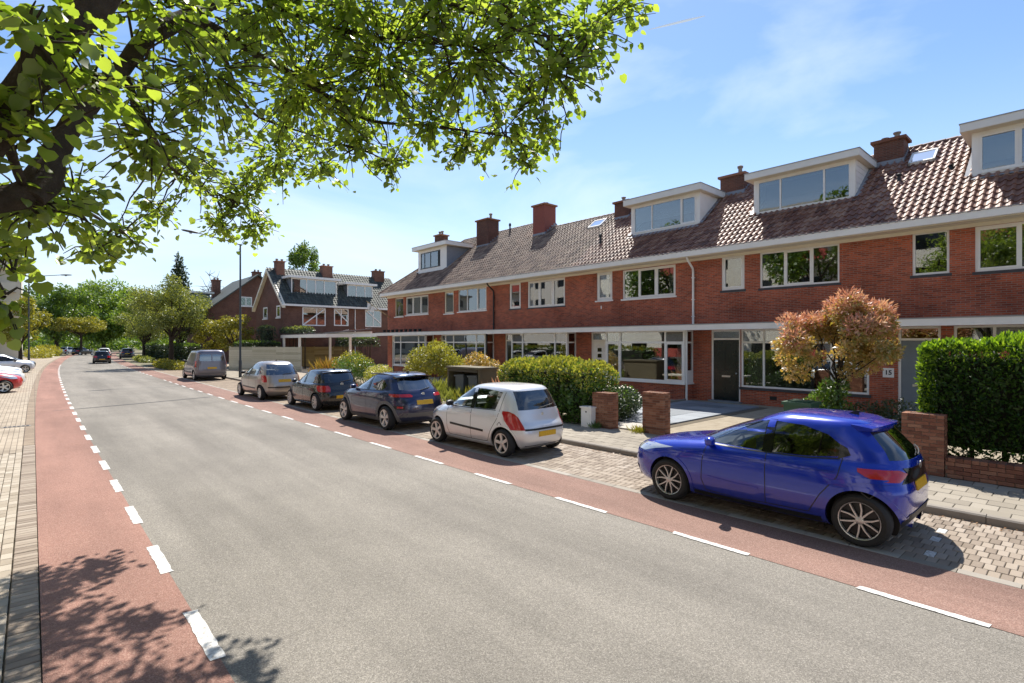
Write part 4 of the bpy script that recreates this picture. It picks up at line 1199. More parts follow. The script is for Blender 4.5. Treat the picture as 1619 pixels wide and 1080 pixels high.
# ------------------------------------------------------------------ houses across the side street
def gable_house_G():
    """Semi-detached pair whose dormered slope faces down the street, gable to the road."""
    h = thing("gabled_house", "dark brick house with black roof and long white dormer beyond the carport", "house", (17.5, 51.5, 0))
    x0, x1, y0, y1, ze, zr = 17.5, 31.0, 51.5, 60.0, 6.05, 9.75
    yr = (y0 + y1) / 2
    FG = (Vector((0, y0, 0)), Vector((1, 0, 0)), Vector((0, -1, 0)))
    FL = (Vector((x0, 0, 0)), Vector((0, 1, 0)), Vector((-1, 0, 0)))
    fw = MB(); up = [(19.2, 21.5, 4.05, 5.85), (22.36, 23.9, 4.1, 5.85), (25.75, 27.6, 4.05, 5.85)]
    wall_holes(fw, FG, x0, x1, 0, ze, up); fw.build("wall", M_BRICK_DK, h)
    gw = MB(); gh = [(52.5, 53.6, 4.85, 6.0), (56.3, 57.6, 4.85, 6.0)]
    wall_holes(gw, FL, y0, y1, 0, ze, gh)
    gw.add([(x0, y0, ze), (x0, y1, ze), (x0, yr, zr)], [(0, 1, 2)])
    gw.build("gable_wall", M_BRICK_DK, h)
    MB().box(x0 + 0.3, x1, y0 + 0.9, y0 + 1.0, 0, ze).build("room_shell", M_ROOM, h)
    MB().box(x0 + 0.6, x0 + 0.7, y0 + 1.0, y1, 0, ze).build("room_shell", M_ROOM, h)
    for i, u in enumerate(up):
        f = window(h, FG, u[0], u[1], u[2], u[3], ((u[0] + u[1]) / 2 + 0.25,) if i == 0 else ((u[0] + u[1]) / 2,), fw=0.1, n=0.02, curtain=(M_CURT, 0.5, 'low') if i == 0 else None)
        b = MB(); a = math.atan2(u[3] - u[2], u[1] - u[0])
        sgn = 1 if i == 0 else -1
        P0 = (u[0] + 0.1, u[2] + 0.1) if sgn > 0 else (u[0] + 0.1, u[3] - 0.1); P1 = (u[1] - 0.1, u[3] - 0.1) if sgn > 0 else (u[1] - 0.1, u[2] + 0.4)
        b.prism([(P0[0], P0[1] - 0.07), (P1[0], P1[1] - 0.07), (P1[0], P1[1] + 0.07), (P0[0], P0[1] + 0.07)], lambda a_, b_, t: (a_, y0 - t, b_), 0.026, 0.045)
        b.build("diagonal_strip", M_WHITE, f)  # white strip set diagonally across the panes
    for u in gh:
        window(h, FL, u[0], u[1], u[2], u[3], (), fw=0.13, n=0.03, sill=(M_WHITE, 0.12, 0.08))
    k = (zr - ze) / (yr - y0)
    tile_roof(h, y0 - 0.25, ze - 0.05, yr - y0 + 0.25, k, x0 - 0.3, x1, M_TILEBLK, 0, axis='y', sgn=1, tw=0.3, tr=0.36)
    bs = MB(); bs.add([(x0 - 0.3, yr, zr + 0.02), (x1, yr, zr + 0.02), (x1, y1 + 0.3, ze - 0.1), (x0 - 0.3, y1 + 0.3, ze - 0.1)], [(0, 1, 2, 3)]); bs.build("back_slope", M_TILEBLK, h)
    vb = MB()
    for ya in (y0 - 0.35, y1 + 0.35):
        zz = ze - 0.12
        vb.add([(x0 - 0.33, ya, zz - 0.24), (x0 - 0.33, ya, zz + 0.08), (x0 - 0.33, yr, zr + 0.12), (x0 - 0.33, yr, zr - 0.22),
                (x0 - 0.01, ya, zz - 0.24), (x0 - 0.01, ya, zz + 0.08), (x0 - 0.01, yr, zr + 0.12), (x0 - 0.01, yr, zr - 0.22)],
               [(0, 1, 2, 3), (4, 5, 6, 7), (0, 1, 5, 4), (1, 2, 6, 5), (3, 2, 6, 7), (0, 3, 7, 4)])
    vb.build("verge_board", M_CREAM, h)
    MB().box(x0 - 0.3, x1, y0 - 0.45, y0 - 0.26, ze - 0.16, ze + 0.02).build("gutter", M_WHITE, h)
    for (a, b, zb, zt, sp) in ((18.6, 23.2, 7.25, 8.75, (20.1, 21.0, 21.9)), (24.3, 27.2, 7.15, 8.5, (25.3, 26.3))):
        yb_ = y0 + (zt - ze) / k
        yf = y0 + (zb - ze) / k - 0.1
        ck = MB()
        for xa in (a, b - 0.08):
            ck.prism([(yf, zb - 0.05), (yf, zt), (yb_ + 0.1, zt)], lambda p, q, t: (t, p, q), xa, xa + 0.08)
        d = ck.build("dormer", mat("grey_boards", (0.16, 0.18, 0.20), 0.7), h)
        MB().box(a - 0.35, b + 0.35, yf - 0.4, yb_ + 0.2, zt + 0.004, zt + 0.22).build("dormer_roof", M_WHITE, d)
        Fd = (Vector((0, yf, 0)), Vector((1, 0, 0)), Vector((0, -1, 0)))
        fr = MB(); q = 0.1
        fr.fbox(Fd, a, b, zb - 0.05, zb + 0.08, -0.06, 0.02); fr.fbox(Fd, a, b, zt - 0.1, zt, -0.06, 0.02)
        for s_ in (a + q / 2,) + sp + (b - q / 2,):
            fr.fbox(Fd, s_ - q / 2, s_ + q / 2, zb + 0.08, zt - 0.1, -0.05, 0.015)
        fr.build("window_frame", M_WHITE, d)
        xs = [a] + list(sp) + [b]
        for i in range(len(xs) - 1):
            MB().fbox(Fd, xs[i] + q * (1 if i == 0 else 0.5), xs[i + 1] - q * (1 if i == len(xs) - 2 else 0.5), zb + 0.08, zt - 0.1, -0.03, -0.02).build("pane", M_PANE, d)
            if a < 20 and i != 2:
                MB().fbox(Fd, xs[i] + 0.06, xs[i + 1] - 0.06, zb + 0.08, zt - 0.1, -0.2, -0.19).build("blind", M_BLIND, d)
        MB().box(a + 0.1, b - 0.1, yf + 0.6, yf + 0.65, zb - 0.3, zt - 0.01).build("room", M_ROOM, d)
    for (cx, cy, zt, w) in ((18.3, yr - 0.5, 10.5, 0.8), (23.2, yr - 0.3, 10.5, 1.1), (29.3, yr - 0.3, 10.5, 1.2)):
        c = MB().box(cx - w / 2, cx + w / 2, cy - 0.4, cy + 0.4, 8.6, zt).build("chimney", M_BRICK_DK, h)
        MB().box(cx - w / 2 - 0.08, cx + w / 2 + 0.08, cy - 0.48, cy + 0.48, zt, zt + 0.1).build("cap", M_BRICK1, c)
        for t in (-0.25, 0.25):
            b = MB(); b.lathe([(0.1, 0), (0.1, 0.12), (0.14, 0.14), (0.14, 0.22), (0.05, 0.25)], (cx + t, cy, zt + 0.1), 'Z', 10); b.build("pot", M_KERB, c)
    b = MB(); b.tube([(24.6, y0 - 0.06, ze - 0.2), (24.6, y0 - 0.06, 0)], 0.05, 8); b.build("downpipe", M_WHITE, h)
gable_house_G()

def gable_house_H():
    h = thing("gabled_house", "farthest brown brick house, its gable rising behind yellow shrubs and lamp post", "house", (20.0, 68.0, 0))
    y0, xl, xr, xa, ze, zr = 68.0, 14.6, 25.4, 20.0, 6.1, 10.45
    FH = (Vector((0, y0, 0)), Vector((1, 0, 0)), Vector((0, -1, 0)))
    w_ = MB(); wall_holes(w_, FH, xl, xr, 0, ze, []); w_.build("wall", M_BRICK_DK, h)
    g2 = MB(); g2.add([(xl, y0, ze), (xr, y0, ze), (xa, y0, zr)], [(0, 1, 2)]); g2.build("gable", M_BRICK_DK, h)
    g3 = MB(); g3.add([(xl, y0, 0), (xl, y0 + 11, 0), (xl, y0 + 11, ze), (xl, y0, ze)], [(0, 1, 2, 3)]); g3.build("side_wall", M_BRICK_DK, h)
    for s in (-1, 1):
        xe = xl - 0.5 if s < 0 else xr + 0.5
        r = MB(); ze2 = ze - 0.4
        r.add([(xe, y0 - 0.4, ze2), (xe, y0 + 11, ze2), (xa, y0 + 11, zr + 0.05), (xa, y0 - 0.4, zr + 0.05),
               (xe, y0 - 0.4, ze2 + 0.16), (xe, y0 + 11, ze2 + 0.16), (xa, y0 + 11, zr + 0.21), (xa, y0 - 0.4, zr + 0.21)],
              [(0, 1, 2, 3), (4, 5, 6, 7), (0, 1, 5, 4), (1, 2, 6, 5), (3, 2, 6, 7), (0, 3, 7, 4)])
        r.build("roof_slope", M_TILEBLK, h)
    window(h, FH, 18.0, 19.35, 6.75, 7.85, (18.68,), fw=0.1, n=0.03, sill=(M_WHITE, 0.1, 0.05))
    d = MB().box(13.2, 15.2, 69.5, 74.5, 6.2, 8.1).build("dormer", mat("teal_dormer", (0.10, 0.14, 0.15), 0.6), h)
    MB().box(12.9, 15.6, 69.2, 74.8, 8.1, 8.3).build("dormer_roof", M_GREYP, d)
    MB().box(13.18, 13.196, 70.0, 74.0, 6.9, 7.9).build("pane", M_PANE, d)
    for cx, cy, t in ((20.3, 69.5, 11.0), (17.2, 75.5, 10.3)):
        c = MB().box(cx - 0.45, cx + 0.45, cy - 0.4, cy + 0.4, 7.0, t).build("chimney", M_BRICK_DK, h)
        MB().box(cx - 0.53, cx + 0.53, cy - 0.48, cy + 0.48, t, t + 0.1).build("cap", M_BRICK1, c)
        for q in (-0.2, 0.2):
            b = MB(); b.lathe([(0.11, 0), (0.1, 0.2), (0.14, 0.24), (0.05, 0.3)], (cx + q, cy, t + 0.1), 'Z', 10); b.build("pot", M_KERB, c)
gable_house_H()

# apartment block on this side, far down the street
ap = thing("apartment_block", "pale apartment block with balconies at the far left of the street", "building", (-1.4, 100, 0))
FA = (Vector((0, 100, 0)), Vector((1, 0, 0)), Vector((0, -1, 0)))
M_STUC = mat("pale_render", [(0.52, 0.46, 0.36), (0.64, 0.58, 0.47)], 0.85, 0.6, 0.3, 20, 0.2)
wl = MB(); holes = []
for s in range(4):
    for k in range(7):
        holes.append((-34 + k * 4.6, -31.4 + k * 4.6, 1.0 + 3.2 * s, 2.6 + 3.2 * s))
wall_holes(wl, FA, -36, -1.4, 0, 13.0, holes, depth=0.2); wl.build("wall", M_STUC, ap)
MB().box(-35.9, -1.42, 100.3, 112, 0, 12.9).build("core", M_ROOM, ap)
MB().box(-1.45, -1.4, 100.0, 112, 0, 13.0).build("end_wall", M_STUC, ap)
MB().box(-36.4, -1.0, 99.4, 112.4, 13.0, 13.4).build("roof", M_CONC, ap)
for s in range(4):
    for k in range(7):
        a, b, c, d = holes[s * 7 + k]
        if a > -16:
            window(ap, FA, a, b, c, d, ((a + b) / 2,), n=-0.08, fw=0.1)
    for (a, b) in ((-7.6, -1.9), (-17, -11)):
        bal = MB().box(a, b, 98.7, 99.99, 2.9 + 3.2 * s, 3.1 + 3.2 * s).build("balcony", M_CONC, ap)
        MB().box(a, b, 98.66, 98.72, 3.1 + 3.2 * s, 4.1 + 3.2 * s).build("balustrade", M_STUC, bal)

# unseen block across the street, added to bounce light; it shows in the panes
ob = thing("apartment_block", "long cream apartment block added across the street to bounce light, mirrored in the house windows", "building", (-12.5, 20, 0))
FO = (Vector((-12.5, 0, 0)), Vector((0, 1, 0)), Vector((1, 0, 0)))
M_CREAMR = mat("cream_render", [(0.72, 0.66, 0.56), (0.82, 0.77, 0.67)], 0.85, 0.5, 0.3, 20, 0.2)
wl = MB(); holes = []
for s in range(5):
    for k in range(22):
        holes.append((-36 + k * 4.4, -34.0 + k * 4.4, 1.0 + 3.0 * s, 2.5 + 3.0 * s))
wall_holes(wl, FO, -38, 60, 0, 15.6, holes, depth=0.2); wl.build("wall", M_CREAMR, ob)
MB().box(-24, -12.9, -37.9, 59.9, 0, 15.5).build("core", M_ROOM, ob)
MB().box(-24.4, -12.0, -38.4, 60.4, 15.6, 16.0).build("roof", M_CONC, ob)
M_BALRED = mat("red_balcony_panel", [(0.42, 0.07, 0.05), (0.50, 0.10, 0.07)], 0.7, 2, 0.2, 20, 0.1)
for s in range(5):
    for k in range(0, 22, 3):
        a = holes[s * 22 + k]
        bal = MB().box(-12.49, -11.3, a[0] - 0.8, a[1] + 0.8, 0.7 + 3.0 * s, 0.85 + 3.0 * s).build("balcony", M_CONC, ob)
        MB().box(-11.34, -11.28, a[0] - 0.8, a[1] + 0.8, 0.85 + 3.0 * s, 1.8 + 3.0 * s).build("balustrade", M_BALRED, bal)
for (a, b, c, d) in holes:
    MB().fbox(FO, a, b, c, d, -0.16, -0.14).build("pane", M_GLOSSBLK, ob)

# ------------------------------------------------------------------ carport beside the end house
cp = thing("carport", "white timber carport with clear roof panels attached to the end house", "carport", (18.5, 46, 0))
z0, z1 = 2.83, 3.10
MB().box(17.0, 17.14, 40.6, 51.0, z0, z1).build("front_beam", M_WHITE, cp)
MB().box(17.14, 19.3, 40.6, 40.74, z0 + 0.01, z1 - 0.01).build("side_beam", M_WHITE, cp)
MB().box(19.3, 19.44, 36.9, 51.0, z0 + 0.03, z1 + 0.03).build("link_beam", M_WHITE, cp)
MB().box(21.0, 21.14, 41.0, 51.0, z0 + 0.25, z1 + 0.25).build("rear_beam", M_WHITE, cp)
for (px, py) in ((17.07, 46.4), (17.07, 50.3), (20.3, 47.6), (20.3, 43.4)):
    b = MB(); b.box(px - 0.085, px + 0.085, py - 0.085, py + 0.085, 0.05, z0 + 0.15)
    p = b.build("post", M_WHITE, cp)
    MB().box(px - 0.16, px + 0.16, py - 0.16, py + 0.16, 0.0, 0.35).build("foot", M_WHITE, p)
M_CLEAR = glass("roof_sheet", (0.85, 0.86, 0.86), 1.2, 0.25)
k = 0
y = 41.0
while y < 50.6:
    b = MB(); b.prism([(17.02, z1 + 0.0), (21.1, z1 + 0.42), (21.1, z1 + 0.52), (17.02, z1 + 0.10)], lambda a, c, t: (a, t, c), y, y + 0.08); b.build("rafter", M_GREYPL, cp)
    b = MB(); b.prism([(17.0, z1 + 0.105), (21.1, z1 + 0.525), (21.1, z1 + 0.54), (17.0, z1 + 0.12)], lambda a, c, t: (a, t, c), y + 0.04, y + 1.02); b.build("roof_panel", M_CLEAR, cp)
    y += 1.06

# pale fence along the side street and the gardens behind
def board_fence(label, p0, p1, z0, z1, m, pitch=0.16, th=0.025, posts=True, name="garden_fence", horizontal=True):
    a, b = Vector(p0), Vector(p1); L = (b - a).length; d = (b - a).normalized(); nrm = Vector((-d.y, d.x))
    t = thing(name, label, "fence", (a.x, a.y, 0))
    F = (Vector((a.x, a.y, 0)), Vector((d.x, d.y, 0)), Vector((nrm.x, nrm.y, 0)))
    z = z0
    while z < z1 - 0.02:
        n = max(1, int(L / 1.9))
        for i in range(n):
            MB().fbox(F, L * i / n + 0.004, L * (i + 1) / n - 0.004, z, min(z + pitch - 0.008, z1), -th, 0, random.random() + 0.001).build("board", m, t)
        z += pitch
    n = max(1, int(L / 1.9))
    for i in range(n + 1):
        q = min(max(L * i / n, 0.05), L - 0.05)
        MB().fbox(F, q - 0.045, q + 0.045, 0.0, z1 + 0.06, 0.003, 0.09).build("post", m, t)
    return t
board_fence("pale wooden board fence behind the lamp post and the grey van", (12.3, 49.6), (16.0, 43.2), 0.10, 2.05, M_FENCE, 0.19)
board_fence("yellow brown board fence standing behind the white carport", (16.4, 51.2), (24.0, 50.9), 0.1, 2.0, M_WOOD, 0.19)

# ------------------------------------------------------------------ front gardens
g = MB(); g.box(11.86, VX - 0.01, -6, 37.0, -0.05, 0.075)
struct("garden_ground", g, M_GRAVEL)
g = MB(); g.box(11.86, 30.0, 37.0, 80.0, -0.05, 0.07)
struct("side_yard", g, M_BEIGEFAR)

# house B: front path of bluestone slabs with a pale border
gp = struct("garden_path", MB().box(12.2, 19.6, 7.9, 11.0, 0.05, 0.082), M_JOINT)
x = 13.0
i = 0
while x < 19.3:
    y = 8.15
    while y < 10.9:
        b = MB().box(x + 0.006, x + 0.794, y + 0.006, min(y + 0.794, 10.95), 0.08, 0.125 + random.uniform(-0.003, 0.003)); b.build("slab", M_BLUESTONE, gp)
        y += 0.8
    x += 0.8
MB().box(11.9, 12.95, 7.95, 9.4, 0.075, 0.112).build("threshold_slab", M_CONC, gp)
MB().box(12.0, 19.3, 10.98, 11.06, 0.06, 0.19).build("edging", M_KERB, gp)

def brick_pier(label, x0, x1, y0, y1, z1, z0=0.09, cap=True, name="garden_pier"):
    """Brick pier laid brick by brick round a mortar core."""
    t = thing(name, label, "garden pier", ((x0 + x1) / 2, (y0 + y1) / 2, z0))
    MB().box(x0 + 0.012, x1 - 0.012, y0 + 0.012, y1 - 0.012, z0, z1 - 0.01).build("core", M_MORTAR, t)
    hh = 0.0625; c = 0; z = z0
    n = int(round((z1 - z0) / hh)); hh = (z1 - z0) / n
    for c in range(n):
        z = z0 + c * hh
        top = c == n - 1
        bl, bw = (0.105, 0.1) if top else (0.21, 0.1)
        # front and back faces run along y, ends along x
        off = bl / 2 if c % 2 else 0
        for side in (0, 1):
            y = y0 - off
            while y < y1 - 0.01:
                a, b = max(y, y0), min(y + bl, y1)
                if b - a > 0.03:
                    xx0 = x0 if side == 0 else x1 - bw
                    j = random.uniform(-0.003, 0.003)
                    MB().box(xx0 + j, xx0 + bw + j, a + 0.005, b - 0.005, z + 0.005, z + hh - 0.004 + (0.004 if top else 0)).build("brick", M_BRICK1, t)
                y += bl
        if x1 - x0 > 0.3:
            for side in (0, 1):
                xa, xb = x0 + bw, x1 - bw
                k = max(1, int(round((xb - xa) / 0.21)))
                for q in range(k):
                    yy = y0 if side == 0 else y1 - bw
                    MB().box(xa + (xb - xa) * q / k + 0.004, xa + (xb - xa) * (q + 1) / k - 0.004, yy, yy + bw, z + 0.005, z + hh - 0.004).build("brick", M_BRICK1, t)
    return t
brick_pier("square brown brick pier with flat top beside the blue car's bonnet", 11.72, 12.06, 7.30, 7.92, 1.16)
brick_pier("brown brick pier between the hedge and the white cabinet", 11.52, 11.86, 8.78, 9.42, 1.06)
brick_pier("brown brick pier at the left end of the conifer hedge", 11.78, 12.12, 1.78, 2.40, 1.16)

# low wall under the conifer hedge
lw = thing("low_garden_wall", "low brown brick wall running below the tall conifer hedge", "wall", (11.95, -0.8, 0.09))
MB().box(11.83, 12.09, -3.2, 1.775, 0.09, 0.43).build("core", M_MORTAR, lw)
for c in range(5):
    z = 0.09 + c * 0.07
    y = -3.2 - (0.105 if c % 2 else 0)
    while y < 1.77:
        step = 0.105 if c == 4 else 0.215
        a, b = max(y, -3.2), min(y + step, 1.773)
        if b - a > 0.03 and (b > -0.6 or c == 4):
            j = random.uniform(-0.004, 0.004)
            MB().box(11.80 + j, (11.91 if c < 4 else 12.12) + j, a + 0.005, b - 0.005, z + 0.004, z + 0.066).build("brick", M_BRICK1, lw)
        y += step

cab = thing("utility_cabinet", "small white utility cabinet standing against the hedge and brick pier", "cabinet", (11.45, 9.55, 0.1))
b = MB(); b.box(11.33, 11.56, 9.30, 9.66, 0.1, 0.62); b.build("body", M_WHITE, cab)
MB().box(11.30, 11.59, 9.27, 9.69, 0.621, 0.66).build("lid", M_WHITE, cab)
MB().box(11.322, 11.329, 9.46, 9.50, 0.50, 0.54).build("lock", M_BLACK, cab)
MB().box(11.318, 11.329, 9.34, 9.62, 0.14, 0.47).build("door_panel", M_WHITE, cab)

# white boarded strip (planter edge) below the bay of house C
pb = thing("garden_bench_top", "pale flat garden table top in front of the white bay window", "garden table", (15.8, 12.6, 0.1))
MB().box(15.0, 15.9, 11.2, 14.6, 0.78, 0.84).build("top", M_CREAM, pb)
for (a, b_) in ((15.1, 11.4), (15.1, 14.3), (15.75, 11.4), (15.75, 14.3)):
    MB().box(a, a + 0.08, b_, b_ + 0.08, 0.08, 0.779).build("leg", M_WOOD, pb)

# bin shelter
bs = thing("bin_shelter", "wooden bin shelter with open front behind the dark blue crossover", "shelter", (13.4, 17.4, 0.08))
MB().box(12.9, 13.9, 16.2, 18.45, 1.36, 1.44).build("lid", M_WOODDK, bs)
MB().box(12.95, 13.85, 16.25, 16.33, 0.08, 1.355).build("side_panel", M_WOODDK, bs)
MB().box(12.95, 13.85, 18.32, 18.40, 0.08, 1.355).build("side_panel", M_WOODDK, bs)
MB().box(13.77, 13.85, 16.335, 18.315, 0.08, 1.355).build("back_panel", M_WOODDK, bs)
MB().box(12.93, 12.99, 16.34, 18.31, 1.24, 1.35).build("front_rail", M_WOODDK, bs)
def bin_(label, x, y, m, h=1.02):
    t = thing("wheeled_bin", label, "bin", (x, y, 0.08))
    b = MB(); b.prism([(-0.24, 0), (0.24, 0), (0.29, h - 0.1), (-0.29, h - 0.1)], lambda a, c, q: (x + q, y + a, 0.10 + c), -0.26, 0.3); b.build("body", m, t)
    b = MB(); b.box(x - 0.31, x + 0.35, y - 0.32, y + 0.32, 0.101 + h - 0.1, 0.10 + h - 0.03); b.box(x - 0.2, x + 0.2, y - 0.22, y + 0.22, 0.10 + h - 0.029, 0.10 + h); b.build("lid", m, t)
    b = MB(); b.tube([(x + 0.37, y - 0.25, 0.08 + h - 0.08), (x + 0.37, y + 0.25, 0.08 + h - 0.08)], 0.02, 8); b.build("handle", M_BLACK, t)
    for s in (-0.24, 0.24):
        b = MB(); b.lathe([(0.0, -0.03), (0.1, -0.03), (0.1, 0.03), (0.0, 0.03)], (x + 0.27, y + s, 0.18), 'Y', 14); b.build("wheel", M_BLACK, t)
M_BINGREY = mat("bin_grey", (0.10, 0.115, 0.13), 0.5, 6, 0.2, 60, 0.1)
M_BINGREEN = mat("bin_green", [(0.02, 0.07, 0.04), (0.035, 0.10, 0.06)], 0.5, 6, 0.2, 60, 0.1)
bin_("grey bin on the left inside the wooden shelter", 13.35, 17.75, M_BINGREY)
bin_("grey bin on the right inside the wooden shelter", 13.35, 16.85, M_BINGREY)
bin_("dark green bin below the red-leaved tree, behind the blue car", 13.2, 4.6, M_BINGREEN, 1.0)

# ------------------------------------------------------------------ lamp posts
def lamp_post(label, x, y, h, arm, ang):
    t = thing("street_lamp", label, "street lamp", (x, y, 0.0), group="street lamps")
    b = MB(); b.tube([(x, y, 0), (x, y, 1.2), (x, y, 1.25), (x, y, h)], [0.10, 0.10, 0.075, 0.05], 12); b.build("pole", M_POST, t, True, 40)
    dx, dy = math.cos(ang) * arm, math.sin(ang) * arm
    b = MB(); b.tube([(x, y, h - 0.05), (x + dx * 0.15, y + dy * 0.15, h + 0.10), (x + dx * 0.75, y + dy * 0.75, h + 0.42)], [0.04, 0.038, 0.032], 10); b.build("arm", M_POST, t, True, 40)
    a = Vector((x + dx * 0.70, y + dy * 0.70, h + 0.40)); e = Vector((x + dx, y + dy, h + 0.56))
    b = MB(); b.tube([a, a.lerp(e, 0.15), a.lerp(e, 0.5), a.lerp(e, 0.9), e], [0.04, 0.10, 0.14, 0.10, 0.03], 10); hd = b.build("lamp_head", M_POST, t, True, 40)
    for v in hd.data.vertices:
        v.co.z = a.z + (v.co.z - a.z) * 0.55
    c = a.lerp(e, 0.5)
    b = MB(); b.lathe([(0.0, -0.05), (0.07, -0.05), (0.09, 0.0), (0.0, 0.01)], (c.x, c.y, c.z - 0.12), 'Z', 12); b.build("lens", M_CLEARLAMP, t, True)
lamp_post("dark street lamp rising behind the beige car, arm over the road", 10.2, 38.4, 9.0, 3.4, math.pi)
lamp_post("grey street lamp at the far left beside the apartment block", -0.45, 73.0, 9.1, 3.4, 0.0)

# gully grating in the left-hand pavement
gr = thing("drain_grating", "small black slotted drain grating in the pale left pavement", "drain", (-0.42, 21.0, 0.0))
MB().box(-0.72, -0.08, 20.85, 21.15, -0.03, 0.004).build("frame", M_KERB, gr)
for i in range(6):
    MB().box(-0.66 + i * 0.095, -0.60 + i * 0.095, 20.9, 21.1, 0.0045, 0.008).build("slot", M_BLACK, gr)

# ------------------------------------------------------------------ cars
def pchip(x, y, xi):
    """Monotone cubic through the points."""
    x = np.asarray(x, float); y = np.asarray(y, float)
    h = np.diff(x); d = np.diff(y) / h
    m = np.zeros_like(y)
    for i in range(1, len(x) - 1):
        if d[i - 1] * d[i] > 0:
            w1 = 2 * h[i] + h[i - 1]; w2 = h[i] + 2 * h[i - 1]
            m[i] = (w1 + w2) / (w1 / d[i - 1] + w2 / d[i])
    m[0] = d[0]; m[-1] = d[-1]
    k = np.clip(np.searchsorted(x, xi) - 1, 0, len(x) - 2)
    t = (xi - x[k]) / h[k]
    return (y[k] * (2 * t**3 - 3 * t**2 + 1) + h[k] * m[k] * (t**3 - 2 * t**2 + t) + y[k + 1] * (-2 * t**3 + 3 * t**2) + h[k] * m[k + 1] * (t**3 - t**2))

class Shape:
    """Car body as stacked plan outlines: height, front, rear, half width, front and rear corner power."""
    def __init__(s, levels, sub=4):
        L = np.array(levels, float)
        t = np.arange(len(L)); s.tt = np.linspace(0, len(L) - 1, (len(L) - 1) * sub + 1)
        s.lv = np.stack([pchip(t, L[:, i], s.tt) for i in range(6)], 1)
        td = np.linspace(0, len(L) - 1, 900)
        s.d = np.stack([pchip(t, L[:, i], td) for i in range(6)], 1)
    def at(s, z):
        return [float(np.interp(z, s.d[:, 0], s.d[:, i])) for i in range(1, 6)]
    def side(s, y, z):
        yf, yr, w, nf, nr = s.at(z); yc = (yf + yr) / 2; h = (yf - yr) / 2
        q = min(abs(y - yc) / h, 0.9999); n = nf if y > yc else nr
        return w * (1 - q**n) ** (1 / n)
    def end(s, x, z, front):
        yf, yr, w, nf, nr = s.at(z); yc = (yf + yr) / 2; h = (yf - yr) / 2
        n = nf if front else nr
        q = min(abs(x) / w, 0.9999)
        v = h * (1 - q**n) ** (1 / n)
        return yc + v if front else yc - v
    def quad(s, lev, front, k=18, dense=400):
        """Quarter outline from the side middle to the end centre, evenly spaced."""
        z, yf, yr, w, nf, nr = lev
        n = nf if front else nr; h = (yf - yr) / 2
        a = np.linspace(0, math.pi / 2, dense)
        x = w * np.cos(a) ** (2 / n); y = h * np.sin(a) ** (2 / n)
        L = np.concatenate([[0], np.cumsum(np.hypot(np.diff(x), np.diff(y)))])
        t = np.linspace(0, L[-1], k + 1)
        return np.interp(t, L, x), np.interp(t, L, y)
    def ring(s, lev, k=18):
        z, yf, yr, w, nf, nr = lev; yc = (yf + yr) / 2
        xf, yf_ = s.quad(lev, True, k); xr, yr_ = s.quad(lev, False, k)
        P = [(x, yc + y) for x, y in zip(xf, yf_)]
        P += [(-x, yc + y) for x, y in list(zip(xf, yf_))[-2::-1]]
        P += [(-x, yc - y) for x, y in list(zip(xr, yr_))[1:]]
        P += [(x, yc - y) for x, y in list(zip(xr, yr_))[-2:0:-1]]
        return [(x, y, z) for x, y in P]
    def body(s, z0=None, z1=None, inset=None, k=18, ymax=None):
        rings = []
        for lev in s.lv:
            z = lev[0]
            if z0 is not None and z < z0 or z1 is not None and z > z1: continue
            lev = list(lev)
            if inset:
                lev[1] = lev[1] - inset * 1.3; lev[2] += inset * 1.3; lev[3] -= inset
                if ymax is not None: lev[1] = min(lev[1], ymax(z))
                if lev[3] < 0.1 or lev[1] - lev[2] < 0.4: continue
            rings.append(s.ring(lev, k))
        mb = MB(); n = len(rings[0]); vs = [p for r in rings for p in r]; fs = []
        for i in range(len(rings) - 1):
            for j in range(n):
                j2 = (j + 1) % n
                fs.append((i * n + j, i * n + j2, (i + 1) * n + j2, (i + 1) * n + j))
        fs.append(tuple(range(n))[::-1]); fs.append(tuple(range((len(rings) - 1) * n, len(rings) * n)))
        return mb.add(vs, fs)
    def ends(s, z, sarc, front):
        """Point an arc length sarc from the end centre round towards the side, with outward normal."""
        lev = [z] + s.at(z)
        x, y = s.quad(lev, front, 120); x = x[::-1]; y = y[::-1]
        L = np.concatenate([[0], np.cumsum(np.hypot(np.diff(x), np.diff(y)))])
        yc = (lev[1] + lev[2]) / 2
        def p(q): return float(np.interp(q, L, x)), float(np.interp(q, L, y))
        a = p(sarc); b = p(sarc + 0.01); c = p(max(sarc - 0.01, 0))
        t = Vector((b[0] - c[0], b[1] - c[1])).normalized()
        nrm = Vector((-t.y, t.x)) if t.x >= 0 else Vector((-t.y, t.x))
        sg = 1 if front else -1
        return Vector((a[0], yc + sg * a[1], z)), Vector((nrm.x if nrm.x > 0 else -nrm.x, sg * abs(nrm.y), 0))

def resample(poly, n):
    P = np.array(poly, float)
    L = np.concatenate([[0], np.cumsum(np.hypot(*np.diff(P, axis=0).T))])
    t = np.linspace(0, L[-1], n)
    return [(float(np.interp(q, L, P[:, 0])), float(np.interp(q, L, P[:, 1]))) for q in t]

